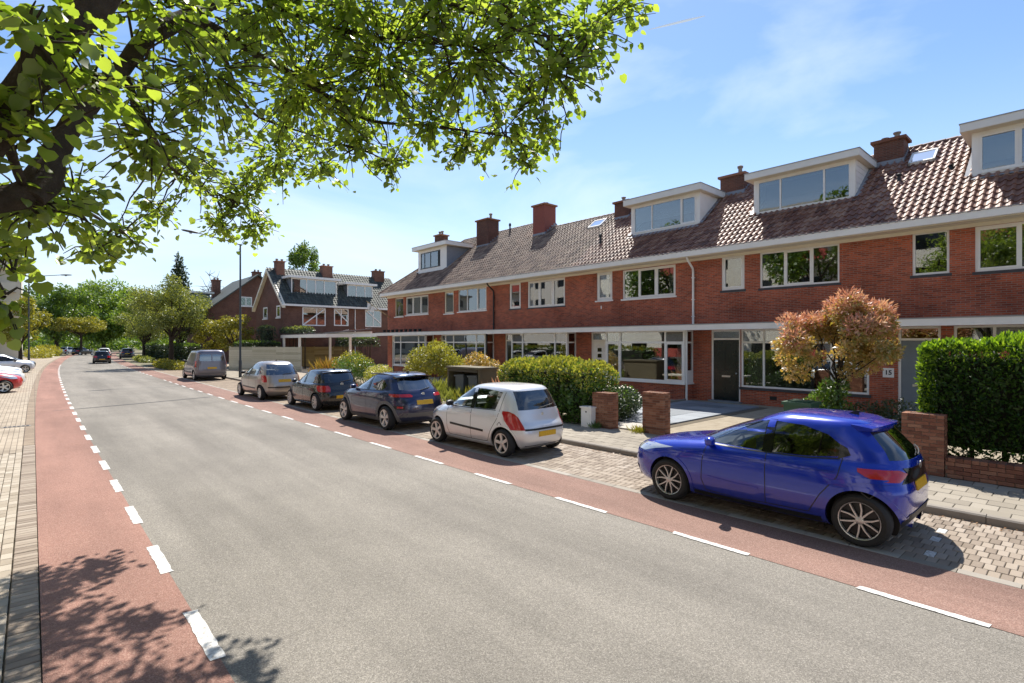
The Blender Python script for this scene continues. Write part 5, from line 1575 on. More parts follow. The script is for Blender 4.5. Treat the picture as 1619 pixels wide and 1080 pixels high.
def drape_side(sh, lower, upper, off, sgn, nu=14, nv=5, rim=0.0):
    lo, up = resample(lower, nu), resample(upper, nu)
    mb = MB(); vs = []; fs = []
    for i in range(nu):
        for j in range(nv):
            t = j / (nv - 1)
            y = lo[i][0] * (1 - t) + up[i][0] * t; z = lo[i][1] * (1 - t) + up[i][1] * t
            vs.append((sgn * (sh.side(y, z) + off), y, z))
    for i in range(nu - 1):
        for j in range(nv - 1):
            a = i * nv + j
            fs.append((a, a + nv, a + nv + 1, a + 1))
    if rim:
        b0 = len(vs); edge = [i * nv for i in range(nu)] + [(nu - 1) * nv + j for j in range(1, nv)] + [i * nv + nv - 1 for i in range(nu - 2, -1, -1)] + [j for j in range(nv - 2, 0, -1)]
        for e in edge:
            vs.append((vs[e][0] - sgn * rim, vs[e][1], vs[e][2]))
        m = len(edge)
        fs += [(edge[i], edge[(i + 1) % m], b0 + (i + 1) % m, b0 + i) for i in range(m)]
    return mb.add(vs, fs)

def drape_line(sh, pts, wid, off, sgn, n=24, rim=0.0):
    """Narrow band along a line on the side."""
    P = resample(pts, n); lo = []; up = []
    for i, p in enumerate(P):
        a = P[max(i - 1, 0)]; b = P[min(i + 1, n - 1)]
        d = Vector((b[0] - a[0], b[1] - a[1])).normalized(); q = Vector((-d.y, d.x)) * wid / 2
        lo.append((p[0] - q.x, p[1] - q.y)); up.append((p[0] + q.x, p[1] + q.y))
    mb = MB(); vs = []; fs = []
    for (a, b) in zip(lo, up):
        vs += [(sgn * (sh.side(*a) + off), *a), (sgn * (sh.side(*b) + off), *b)]
    for i in range(n - 1):
        fs.append((2 * i, 2 * i + 2, 2 * i + 3, 2 * i + 1))
    if rim:
        m = len(vs)
        vs += [(v[0] - sgn * rim, v[1], v[2]) for v in vs]
        for i in range(n - 1):
            fs += [(2 * i, 2 * i + 2, m + 2 * i + 2, m + 2 * i), (2 * i + 1, 2 * i + 3, m + 2 * i + 3, m + 2 * i + 1)]
        fs += [(0, 1, m + 1, m), (2 * n - 2, 2 * n - 1, m + 2 * n - 1, m + 2 * n - 2)]
    return mb.add(vs, fs)

def drape_end(sh, rows, off, sgn, front, nc=8, rim=0.0):
    """Patch round a corner; rows of (z, arc start, arc end) from the end centre."""
    mb = MB(); vs = []; fs = []; inn = []
    for (z, a, b) in rows:
        for i in range(nc):
            q = a + (b - a) * i / (nc - 1)
            p, n = sh.ends(z, abs(q), front)
            if q < 0: p.x = -p.x; n.x = -n.x
            v = p + n * off; u = p + n * (off - rim)
            vs.append((sgn * v.x, v.y, v.z)); inn.append((sgn * u.x, u.y, u.z))
    for r in range(len(rows) - 1):
        for i in range(nc - 1):
            a = r * nc + i
            fs.append((a, a + 1, a + nc + 1, a + nc))
    if rim:
        R = len(rows); edge = list(range(nc)) + [r * nc + nc - 1 for r in range(1, R)] + list(range(R * nc - 2, (R - 1) * nc - 1, -1)) + [r * nc for r in range(R - 2, 0, -1)]
        b0 = len(vs); vs += [inn[e] for e in edge]; m = len(edge)
        fs += [(edge[i], edge[(i + 1) % m], b0 + (i + 1) % m, b0 + i) for i in range(m)]
    return mb.add(vs, fs)

def boolean_cut(mb, cutters):
    me = mb.mesh("tmp", None)
    o = bpy.data.objects.new("tmp", me); COL.objects.link(o)
    tmp = [o]
    for c in cutters:
        co = bpy.data.objects.new("tmp_cut", c.mesh("tmp_cut", None)); COL.objects.link(co); tmp.append(co)
        m = o.modifiers.new("b", 'BOOLEAN'); m.operation = 'DIFFERENCE'; m.solver = 'EXACT'; m.object = co
    dg = bpy.context.evaluated_depsgraph_get(); dg.update()
    out = bpy.data.meshes.new_from_object(o.evaluated_get(dg))
    for t in tmp:
        bpy.data.objects.remove(t)
    return out

def wheel_meshes(R, style, name, wid=0.2):
    ty = MB()
    rr = R * (0.70 if style != 'steel' else 0.66)
    prof = [(rr, -wid / 2 + 0.012), (rr + 0.02, -wid / 2), (R - 0.035, -wid / 2), (R - 0.008, -wid / 2 + 0.025), (R, -wid / 4), (R, wid / 4), (R - 0.008, wid / 2 - 0.025), (R - 0.035, wid / 2), (rr + 0.02, wid / 2), (rr, wid / 2 - 0.012)]
    n = 36; vs = []; fs = []
    for r_, h in prof:
        for k in range(n):
            t = 2 * math.pi * k / n; vs.append((h, r_ * math.cos(t), r_ * math.sin(t)))
    P = len(prof)
    for i in range(P):
        for k in range(n):
            k2 = (k + 1) % n; i2 = (i + 1) % P
            fs.append((i * n + k, i * n + k2, i2 * n + k2, i2 * n + k))
    ty.add(vs, fs)
    tyre = ty.mesh("tyre", M_RUBBER, True, 40)
    back = MB(); back.lathe([(0.0, -0.02), (rr, -0.02), (rr, 0.0), (0.0, 0.0)], (wid / 2 - 0.075, 0, 0), 'X', 28)
    rim = MB()
    ri_ = 0.008 if style == 'ten' else 0.022
    rim_prof = [(rr - ri_, wid / 2 - 0.06), (rr - ri_ + 0.002, wid / 2 - 0.008), (rr + 0.004, wid / 2 - 0.003), (rr + 0.004, wid / 2 - 0.06)]
    vs = []; fs = []
    for r_, h in rim_prof:
        for k in range(n):
            t = 2 * math.pi * k / n; vs.append((h, r_ * math.cos(t), r_ * math.sin(t)))
    for i in range(4):
        for k in range(n):
            k2 = (k + 1) % n; i2 = (i + 1) % 4
            fs.append((i * n + k, i * n + k2, i2 * n + k2, i2 * n + k))
    rim.add(vs, fs)
    def spoke(t, w0, w1, r0=0.045, r1=None, skew=0.0, x0=0.022, x1=0.012):
        r1 = r1 or rr - 0.012
        def P_(r_, d, h):
            a = t + skew * (r_ - r0) / (r1 - r0)
            c, s = math.cos(a), math.sin(a)
            return (wid / 2 - h, r_ * c - d * s, r_ * s + d * c)
        vs = []
        for r_, w_, h in ((r0, w0, x0), ((r0 + r1) / 2, (w0 + w1) / 2, (x0 + x1) / 2 + 0.004), (r1, w1, x1)):
            vs += [P_(r_, -w_, h), P_(r_, w_, h), P_(r_, w_ * 1.25, h + 0.03), P_(r_, -w_ * 1.25, h + 0.03)]
        fs = []
        for i in (0, 4):
            fs += [(i + j, i + (j + 1) % 4, i + 4 + (j + 1) % 4, i + 4 + j) for j in range(4)]
        fs += [(0, 1, 2, 3), (8, 9, 10, 11)]
        rim.add(vs, fs)
    if style == 'ten':
        for i in range(5):
            t = 2 * math.pi * i / 5 + 0.3
            spoke(t - 0.17, 0.010, 0.007, skew=-0.10); spoke(t + 0.17, 0.010, 0.007, skew=0.26)
    elif style == 'five':
        for i in range(5): spoke(2 * math.pi * i / 5 + 0.3, 0.030, 0.034)
    elif style == 'kona':
        for i in range(5): spoke(2 * math.pi * i / 5 + 0.3, 0.025, 0.062, skew=0.1)
    elif style == 'multi':
        for i in range(9): spoke(2 * math.pi * i / 9, 0.016, 0.028)
    else:
        for i in range(7): spoke(2 * math.pi * i / 7, 0.035, 0.045)
    hr = 0.045 if style == 'ten' else 0.06
    rim.lathe([(0.0, -0.03), (hr, -0.03), (hr, 0.0), (hr * 0.5, 0.006), (0.0, 0.006)], (wid / 2 - 0.022, 0, 0), 'X', 16)
    rimm = rim.mesh("rim", M_ALLOY, True, 35); backm = back.mesh("rim_backing", M_ALLOYDK, True, 35)
    return tyre, rimm, backm

def car(label, loc, rz, S, pm, group=None, name="parked_car", cat="car", detail=2):
    sh = Shape(S['levels'], 4 if detail > 1 else 3)
    T = thing(name, label, cat, loc, rz, group)
    yfa, yra = S['axles']; R = S['R']; tx = S['track']; AR = R + S.get('gap', 0.055)
    ztop = S['levels'][-1][0]
    def part(mb_or_me, nm, m, parent=None, smooth=True, sharp=35):
        if isinstance(mb_or_me, MB):
            me = mb_or_me.mesh(nm, m, smooth, sharp)
        else:
            me = mb_or_me; me.materials.clear(); me.materials.append(m)
            me.polygons.foreach_set("use_smooth", [True] * len(me.polygons)); me.set_sharp_from_angle(angle=math.radians(sharp))
        o = bpy.data.objects.new(nm, me); COL.objects.link(o)
        return local(o, parent or T)
    # shell with wheel arches, cabin hollow and window openings cut out
    cut_w = MB()
    for y in (yfa, yra):
        for s in (-1, 1):
            x0, x1 = sorted((s * (tx - 0.16), s * 1.3))
            cut_w.lathe([(AR, x0), (AR, x1)], (0, y, R - 0.005), 'X', 40)
    cutters = [cut_w]
    wins = S['windows']
    zb, wb, zt, wt = S['front_glass']; zb2, wb2, zt2, wt2 = S['rear_glass']
    if detail > 1:
        cowl = S['cowl']
        cab = sh.body(S.get('floor', 0.5), ztop - 0.012, 0.045, 14, ymax=lambda z: cowl + max(0, (S['belt'] + 0.02 - z)) * -0.25)
        cut_s = MB()
        for lo, up, gm in wins:
            poly = list(lo) + list(up)[::-1]
            # drop repeated corner points
            pp = [p for i, p in enumerate(poly) if math.hypot(p[0] - poly[i - 1][0], p[1] - poly[i - 1][1]) > 1e-4]
            cut_s.prism(pp, lambda a, b, t: (t, a, b), -1.4, 1.4)
        ym = (S['levels'][-1][1] + S['levels'][-1][2]) / 2
        cut_f = MB()
        cut_f.prism([(-wb, zb), (wb, zb), (wt, zt), (-wt, zt)], lambda a, b, t: (a, t, b), S.get('fg_from', ym + 0.05), 3.5)
        cut_f.prism([(-wb2, zb2), (wb2, zb2), (wt2, zt2), (-wt2, zt2)], lambda a, b, t: (a, t, b), -4, S.get('rg_to', ym - 0.05))
        cutters += [cab, cut_s, cut_f]
    body = part(boolean_cut(sh.body(k=20 if detail > 1 else 12), cutters), "body", pm, None, True, 30)
    # glazing
    off = -0.006 if detail > 1 else 0.003
    for lo, up, gm in wins:
        for s in (-1, 1):
            part(drape_side(sh, lo, up, off, s), "side_window", gm if detail > 1 else M_GLOSSBLK)
    def endglass(zb, wb, zt, wt, front):
        mb = MB(); nu, nv = 15, 8; vs = []; fs = []
        for j in range(nv):
            t = j / (nv - 1); z = zb + (zt - zb) * t; w_ = wb + (wt - wb) * t
            for i in range(nu):
                x = -w_ + 2 * w_ * i / (nu - 1)
                y = sh.end(x, z, front)
                vs.append((x, y + (off if front else -off), z))
        for j in range(nv - 1):
            for i in range(nu - 1):
                a = j * nu + i; fs.append((a, a + 1, a + nu + 1, a + nu))
        return mb.add(vs, fs)
    part(endglass(zb, wb, zt, wt, True), "windscreen", M_CARGLASS if detail > 1 else M_GLOSSBLK)
    part(endglass(zb2, wb2, zt2, wt2, False), "rear_window", S.get('rg_mat', M_CARGLASSDK) if detail > 1 else M_GLOSSBLK)
    for lo, up in S.get('pillars', ()):
        for s in (-1, 1): part(drape_side(sh, lo, up, 0.002, s, 6, 5), "pillar_trim", M_GLOSSBLK)
    # wheels and wells
    ty, ri, ba = wheel_meshes(R, S.get('wheel', 'five'), label, S.get('tw', 0.2))
    for y in (yfa, yra):
        for s in (-1, 1):
            w_ = bpy.data.objects.new("wheel", ty); COL.objects.link(w_); local(w_, T)
            w_.location = (s * tx, y, R); w_.rotation_euler = (random.uniform(0, 1.2) if s > 0 else random.uniform(0, 1.2), 0, 0 if s > 0 else math.pi)
            for nm, me in (("rim", ri), ("rim_backing", ba)):
                c = bpy.data.objects.new(nm, me); COL.objects.link(c); local(c, w_)
            ln = MB(); vs = []; n = 24
            for q in (0, 1):
                for k in range(n + 1):
                    t = -0.5 + (math.pi + 1.0) * k / n
                    yy, zz = y + (AR - 0.006) * math.cos(t), max(R + (AR - 0.006) * math.sin(t), 0.16)
                    h = tx - 0.155 if q == 0 else max(sh.side(yy, max(zz, 0.2)) - 0.02, tx - 0.12)
                    vs.append((s * h, yy, zz))
            ln.add(vs, [(k, k + 1, n + 2 + k, n + 1 + k) for k in range(n)] + [tuple(range(n + 1))])
            part(ln, "wheel_well", M_BLACK)
            if S.get('arch'):
                am, aw, ao = S['arch']
                pts = [(y + (AR + aw / 2) * math.cos(t), R - 0.005 + (AR + aw / 2) * math.sin(t)) for t in np.linspace(-0.28, math.pi + 0.28, 26)]
                pts = [(p[0], max(p[1], 0.2)) for p in pts]
                part(drape_line(sh, pts, aw, ao, s, 26, ao + 0.01), "arch_lip", am if am else pm)
    un = MB(); un.box(-tx + 0.2, tx - 0.2, yra - 0.3, yfa + 0.3, 0.15, 0.30); part(un, "underbody", M_BLACK, sharp=10)
    if detail > 1:
        # cabin: floor, dashboard, seats, wheel
        it = MB(); fl = S.get('floor', 0.5); bx = S['belt']; hw = sh.at(bx)[2] - 0.16
        db = MB(); db.box(-hw, hw, cowl - 0.42, cowl - 0.10, fl + 0.02, bx - 0.02); part(db, "dashboard", M_BLACK, sharp=10)
        for sx in (-0.36, 0.36):
            st_ = MB()
            y0 = S['seat']
            st_.prism([(y0 + 0.35, fl + 0.02), (y0 + 0.38, fl + 0.16), (y0 - 0.05, fl + 0.12), (y0 - 0.30, fl + 0.62), (y0 - 0.40, fl + 0.60), (y0 - 0.16, fl + 0.02)], lambda a, b, t: (sx + t, a, b), -0.23, 0.23)
            st_.prism([(y0 - 0.29, fl + 0.65), (y0 - 0.33, fl + 0.82), (y0 - 0.42, fl + 0.80), (y0 - 0.38, fl + 0.63)], lambda a, b, t: (sx + t, a, b), -0.12, 0.12)
            part(st_, "seat", M_SEAT, sharp=60)
        y0 = S['seat'] - 0.85
        st_ = MB(); st_.prism([(y0 + 0.3, fl + 0.02), (y0 + 0.32, fl + 0.15), (y0 - 0.05, fl + 0.13), (y0 - 0.22, fl + 0.58), (y0 - 0.32, fl + 0.58), (y0 - 0.2, fl + 0.02)], lambda a, b, t: (t, a, b), -0.6, 0.6)
        for sx in (-0.4, 0.4):
            st_.prism([(y0 - 0.22, fl + 0.60), (y0 - 0.25, fl + 0.74), (y0 - 0.33, fl + 0.73), (y0 - 0.31, fl + 0.59)], lambda a, b, t: (sx + t, a, b), -0.11, 0.11)
        part(st_, "rear_seat", M_SEAT, sharp=60)
        sw_ = MB(); c = Vector((-0.36, S['cowl'] - 0.56, bx - 0.04)); ring = []
        for k in range(21):
            t = 2 * math.pi * k / 20; ring.append(c + Vector((0.18 * math.cos(t), -0.07 * math.sin(t), 0.17 * math.sin(t))))
        sw_.tube(ring, 0.016, 8, caps=False); sw_.tube([c + Vector((-0.17, 0, 0)), c + Vector((0.17, 0, 0))], 0.014, 6); part(sw_, "steering_wheel", M_BLACK)
    # lamps
    for rows in S['tail']:
        for s in (-1, 1): part(drape_end(sh, rows, 0.010, s, False, 10, 0.02), "tail_lamp", M_REDLAMP)
    for rows in S['head']:
        for s in (-1, 1): part(drape_end(sh, rows, 0.006, s, True, 8, 0.012), "headlamp", M_CLEARLAMP)
    for (rows, m, nm, fr) in S.get('ends', ()):
        if rows[0][1] < 0:
            part(drape_end(sh, rows, 0.008, 1, fr, 14, 0.012), nm, m)
        else:
            for s in (-1, 1): part(drape_end(sh, rows, 0.008, s, fr, 6, 0.012), nm, m)
    if S.get('plate'):
        z, hh = S['plate']
        p = part(drape_end(sh, [(z - hh / 2, -0.26, 0.26), (z + hh / 2, -0.26, 0.26)], 0.016, 1, False, 8, 0.012), "licence_plate", M_PLATE)
        pb_ = MB()
        for k in range(8):
            if k in (2, 5): continue
            a = -0.20 + k * 0.053
            q = drape_end(sh, [(z - 0.028, a, a + 0.030), (z + 0.028, a, a + 0.030)], 0.0165, 1, False, 2)
        fz = drape_end(sh, [(0.52, -0.24, 0.24), (0.63, -0.24, 0.24)], 0.014, 1, True, 8, 0.012); part(fz, "front_plate", M_PLATE)
    # shut lines, handles, mouldings
    if detail > 1 or S.get('lines_always'):
        for ln_ in S.get('lines', ()):
            for s in (-1, 1): part(drape_line(sh, ln_, 0.011, 0.0015, s, 34), "shut_line", M_BLACK)
        for (y, z) in S.get('handles', ()):
            for s in (-1, 1):
                part(drape_side(sh, [(y - 0.09, z - 0.012), (y + 0.09, z - 0.016)], [(y - 0.09, z + 0.014), (y + 0.09, z + 0.010)], 0.028, s, 8, 3, 0.03), "door_handle", pm)
    for (pts, wd, o_, m, nm) in S.get('mould', ()):
        for s in (-1, 1): part(drape_line(sh, pts, wd, o_, s, 24, o_ + 0.008), nm, m or pm)
    # mirrors
    my, mz = S['mirror']
    for s in (-1, 1):
        mb = MB(); xs = sh.side(my, mz)
        ringz = []
        for i, (t, sc) in enumerate(((0.0, 0.3), (0.03, 0.75), (0.10, 1.0), (0.19, 0.95), (0.235, 0.55))):
            r_ = []
            for k in range(12):
                a = 2 * math.pi * k / 12
                cy, cz = math.cos(a), math.sin(a)
                r_.append((s * (xs - 0.02 + t), my - 0.02 * i + 0.075 * sc * math.copysign(abs(cy) ** 0.7, cy), mz + 0.055 + 0.068 * sc * math.copysign(abs(cz) ** 0.7, cz)))
            ringz += r_
        fs = []
        for i in range(4):
            for k in range(12): fs.append((i * 12 + k, i * 12 + (k + 1) % 12, (i + 1) * 12 + (k + 1) % 12, (i + 1) * 12 + k))
        fs += [tuple(range(12)), tuple(range(48, 60))]
        part(mb.add(ringz, fs), "mirror", S.get('mirror_m') or pm, sharp=60)
    # extras
    if S.get('spoiler'):
        ys, zs, hw_, ln2, m2 = S['spoiler']
        mb = MB(); vs = []; n = 13
        for i in range(n):
            t = -1 + 2 * i / (n - 1); x = t * hw_; bow = 0.05 * t * t
            vs += [(x, ys + 0.05 + bow, zs + 0.010 - 0.035 * t * t), (x, ys - ln2 + bow * 2.2, zs - 0.018 - 0.035 * t * t), (x, ys - ln2 + bow * 2.2, zs - 0.05 - 0.035 * t * t), (x, ys + 0.05 + bow, zs - 0.07 - 0.035 * t * t)]
        fs = []
        for i in range(n - 1):
            fs += [(4 * i + j, 4 * i + (j + 1) % 4, 4 * i + 4 + (j + 1) % 4, 4 * i + 4 + j) for j in range(4)]
        fs += [(0, 1, 2, 3), tuple(range(4 * n - 4, 4 * n))]
        part(mb.add(vs, fs), "spoiler", m2 or pm, sharp=30)
    if S.get('fin'):
        y, z = S['fin']
        mb = MB(); mb.prism([(y + 0.09, z - 0.02), (y - 0.06, z + 0.055), (y - 0.09, z + 0.05), (y - 0.08, z - 0.02)], lambda a, b, t: (t, a, b), -0.012, 0.012); part(mb, "aerial", M_BLACK, sharp=30)
    if S.get('wiper'):
        z, a, b = S['wiper']
        mb = MB(); pts = []
        for i in range(6):
            x = a + (b - a) * i / 5; zz = z + 0.06 * i / 5
            pts.append((x, sh.end(x, zz, False) - 0.014, zz))
        mb.tube(pts, 0.010, 6); part(mb, "wiper", M_BLACK)
    if S.get('rails'):
        for s in (-1, 1):
            mb = MB(); pts = []
            for i in range(9):
                t = i / 8; y = S['rails'][0] + (S['rails'][1] - S['rails'][0]) * t
                z = S['rails'][2] + 0.03 * math.sin(math.pi * t)
                pts.append((s * S['rails'][3], y, z))
            mb.tube(pts, 0.018, 8); part(mb, "roof_rail", M_GREYPL)
    if S.get('emblem'):
        z, r_ = S['emblem']
        mb = MB(); y = sh.end(0, z, False)
        mb.lathe([(0.0, 0.0), (r_, 0.0), (r_, 0.008), (0.0, 0.012)], (0, y - 0.014, z), 'Y', 16); part(mb, "emblem", M_STEEL)
    mb = MB(); mb.tube([(0.45, sh.at(0.25)[1] + 0.02, 0.26), (0.45, sh.at(0.25)[1] + 0.25, 0.28)], 0.028, 10); part(mb, "exhaust", M_STEEL)
    return T

# --- specifications: height, front, rear, half width, front corner power, rear corner power
BLUE = dict(
    levels=[(0.17, 1.89, -1.53, 0.73, 4, 6), (0.24, 2.04, -1.64, 0.8, 4, 6), (0.36, 2.11, -1.71, 0.845, 3.9, 6), (0.52, 2.14, -1.73, 0.868, 3.8, 6), (0.66, 2.12, -1.73, 0.875, 3.7, 5.8),
            (0.76, 2.04, -1.71, 0.868, 3.6, 5.2), (0.84, 1.852, -1.702, 0.852, 3.7, 4.6), (0.9, 1.565, -1.71, 0.83, 3.8, 4), (0.95, 1.242, -1.712, 0.8, 3.9, 3.6), (0.99, 0.984, -1.704, 0.772, 3.6, 3.3),
            (1.1, 0.74, -1.64, 0.735, 3.2, 3.2), (1.22, 0.46, -1.53, 0.69, 3.2, 3.2), (1.33, 0.17, -1.42, 0.64, 3.2, 3.2), (1.41, -0.04, -1.33, 0.585, 3.2, 3.6), (1.455, -0.16, -1.24, 0.52, 3.2, 4), (1.485, -0.28, -1.08, 0.4, 3, 3.4), (1.5, -0.46, -0.86, 0.16, 2.5, 2.5)],
    axles=(1.28, -1.28), R=0.315, track=0.738, gap=0.05, wheel='ten', tw=0.20, cowl=0.98, belt=0.95, seat=-0.05, floor=0.42,
    front_glass=(1.01, 0.66, 1.385, 0.50), rear_glass=(1.03, 0.55, 1.34, 0.47), fg_from=0.0, rg_to=-1.1,
    windows=[([(0.72, 0.985), (0.3, 0.98), (-0.14, 0.975)], [(0.70, 1.00), (0.48, 1.135), (0.22, 1.27), (0.0, 1.345), (-0.14, 1.37)], M_CARGLASS),
             ([(-0.24, 0.975), (-0.7, 0.99), (-1.03, 1.03)], [(-0.24, 1.375), (-0.6, 1.36), (-0.90, 1.28), (-1.05, 1.17)], M_CARGLASSDK)],
    pillars=[([(-0.125, 0.955), (-0.255, 0.955)], [(-0.125, 1.385), (-0.255, 1.39)]), ([(-1.03, 1.0), (-1.16, 1.06)], [(-1.04, 1.18), (-1.12, 1.14)])],
    tail=[[(0.80, 0.62, 0.86), (0.845, 0.52, 0.96), (0.89, 0.46, 1.02), (0.93, 0.56, 1.00)]],
    head=[[(0.70, 0.62, 0.88), (0.76, 0.52, 1.02), (0.81, 0.56, 1.16), (0.835, 0.75, 1.20)]],
    ends=[([(0.78, -0.60, 0.60), (0.84, -0.52, 0.52), (0.90, -0.46, 0.46), (0.95, -0.5, 0.5)], M_GLOSSBLK, "tail_band", False), ([(0.24, -0.55, 0.55), (0.34, -0.62, 0.62), (0.42, -0.5, 0.5)], M_BLACK, "rear_diffuser", False),
          ([(0.26, -0.6, 0.6), (0.40, -0.66, 0.66), (0.52, -0.5, 0.5)], M_BLACK, "grille", True)],
    plate=(0.72, 0.11), mirror=(0.62, 0.96), arch=(None, 0.05, 0.010),
    lines=[[(0.66, 0.98), (0.70, 0.72), (0.72, 0.45), (0.66, 0.29)], [(-0.19, 0.96), (-0.20, 0.6), (-0.19, 0.29)], [(0.66, 0.29), (0.2, 0.265), (-0.19, 0.29)], [(-0.19, 0.29), (-0.72, 0.30), (-0.86, 0.55), (-1.05, 0.80), (-1.08, 1.02)], [(-1.30, 0.66), (-1.36, 0.70), (-1.44, 0.66), (-1.38, 0.60), (-1.30, 0.66)]],
    handles=[(-0.06, 0.865), (-0.92, 0.88)],
    mould=[([(0.86, 0.225), (0.0, 0.215), (-0.86, 0.225)], 0.07, 0.012, M_BLACK, "sill_trim"), ([(0.62, 0.50), (0.2, 0.47), (-0.1, 0.47)], 0.025, 0.012, None, "door_crease"), ([(-0.95, 0.72), (-1.3, 0.80), (-1.7, 0.80)], 0.05, 0.012, None, "haunch_crease"), ([(1.3, 0.80), (0.4, 0.82), (-0.9, 0.86)], 0.022, 0.008, None, "shoulder_crease"),
           ([(0.72, 0.972), (0.0, 0.962), (-0.7, 0.975), (-1.05, 1.01)], 0.016, 0.006, M_BLACK, "window_seal")],
    spoiler=(-1.22, 1.445, 0.55, 0.24, None), fin=(-0.98, 1.49), wiper=(1.05, 0.05, 0.42), emblem=(0.945, 0.045))
SWIFT = dict(
    levels=[(0.17, 1.68, -1.55, 0.71, 3.4, 5), (0.24, 1.82, -1.68, 0.78, 3.4, 5), (0.36, 1.90, -1.75, 0.82, 3.2, 5), (0.50, 1.92, -1.77, 0.838, 3.0, 5), (0.64, 1.90, -1.74, 0.843, 2.9, 5),
            (0.76, 1.82, -1.66, 0.838, 2.9, 5), (0.84, 1.64, -1.63, 0.825, 3.0, 5), (0.90, 1.40, -1.61, 0.81, 3.4, 5), (0.95, 1.15, -1.59, 0.79, 3.6, 5), (0.99, 0.98, -1.575, 0.77, 3.6, 5),
            (1.10, 0.80, -1.53, 0.74, 3.6, 4.8), (1.22, 0.58, -1.47, 0.705, 3.6, 4.6), (1.33, 0.36, -1.40, 0.67, 3.6, 4.4), (1.41, 0.20, -1.34, 0.63, 3.6, 4.4), (1.46, 0.08, -1.26, 0.57, 3.6, 4.4), (1.49, -0.08, -1.08, 0.42, 3.2, 3.6), (1.505, -0.34, -0.78, 0.16, 2.5, 2.5)],
    axles=(1.19, -1.19), R=0.298, track=0.735, gap=0.055, wheel='five', tw=0.185, cowl=0.97, belt=0.95, seat=0.0, floor=0.42,
    front_glass=(1.02, 0.67, 1.385, 0.55), rear_glass=(1.00, 0.60, 1.385, 0.54), fg_from=0.2, rg_to=-1.15, rg_mat=glass("swift_rear_glass", (0.34, 0.38, 0.42), 1.0, 0.05),
    windows=[([(0.80, 0.975), (0.4, 0.97), (-0.12, 0.97)], [(0.78, 1.0), (0.56, 1.17), (0.34, 1.32), (0.12, 1.385), (-0.12, 1.40)], M_CARGLASS),
             ([(-0.22, 0.97), (-0.6, 0.975), (-0.94, 0.99)], [(-0.22, 1.405), (-0.5, 1.405), (-0.82, 1.385), (-1.06, 1.36)], M_CARGLASS)],
    pillars=[([(-0.11, 0.95), (-0.23, 0.95)], [(-0.11, 1.41), (-0.23, 1.415)])],
    tail=[[(0.60, 0.60, 0.92), (0.68, 0.61, 0.96), (0.78, 0.63, 1.00), (0.86, 0.66, 1.00), (0.93, 0.72, 1.02), (0.975, 0.84, 0.99)]],
    head=[[(0.66, 0.62, 0.90), (0.74, 0.58, 1.05), (0.80, 0.64, 1.20), (0.83, 0.9, 1.24)]],
    ends=[([(0.585, -0.60, 0.60), (0.625, -0.60, 0.60)], M_BLACK, "tailgate_trim", False), ([(0.20, -0.55, 0.55), (0.26, -0.55, 0.55)], M_BLACK, "rear_valance", False)],
    plate=(0.50, 0.11), mirror=(0.66, 0.96), mirror_m=M_BLACK, arch=(None, 0.035, 0.007),
    lines=[[(0.74, 0.97), (0.76, 0.7), (0.74, 0.45), (0.66, 0.27)], [(-0.17, 0.96), (-0.17, 0.6), (-0.16, 0.27)], [(0.66, 0.27), (-0.16, 0.27), (-0.72, 0.28), (-0.84, 0.52), (-1.04, 0.80), (-1.08, 1.0), (-1.14, 1.36)], [(-1.12, 0.74), (-1.18, 0.68), (-1.12, 0.62), (-1.06, 0.68), (-1.12, 0.74)]],
    handles=[(-0.06, 0.865), (-0.90, 0.875)],
    mould=[([(0.60, 0.545), (0.0, 0.52), (-0.60, 0.50)], 0.045, 0.014, M_BLACK, "side_moulding"), ([(1.45, 0.80), (0.5, 0.825), (-1.45, 0.835)], 0.022, 0.007, None, "shoulder_crease"), ([(0.82, 0.22), (0.0, 0.21), (-0.82, 0.22)], 0.05, 0.010, None, "sill_trim"), ([(0.80, 0.962), (0.0, 0.955), (-0.96, 0.975)], 0.014, 0.006, M_BLACK, "window_seal")],
    wiper=(1.02, -0.05, 0.40), emblem=(0.90, 0.035))
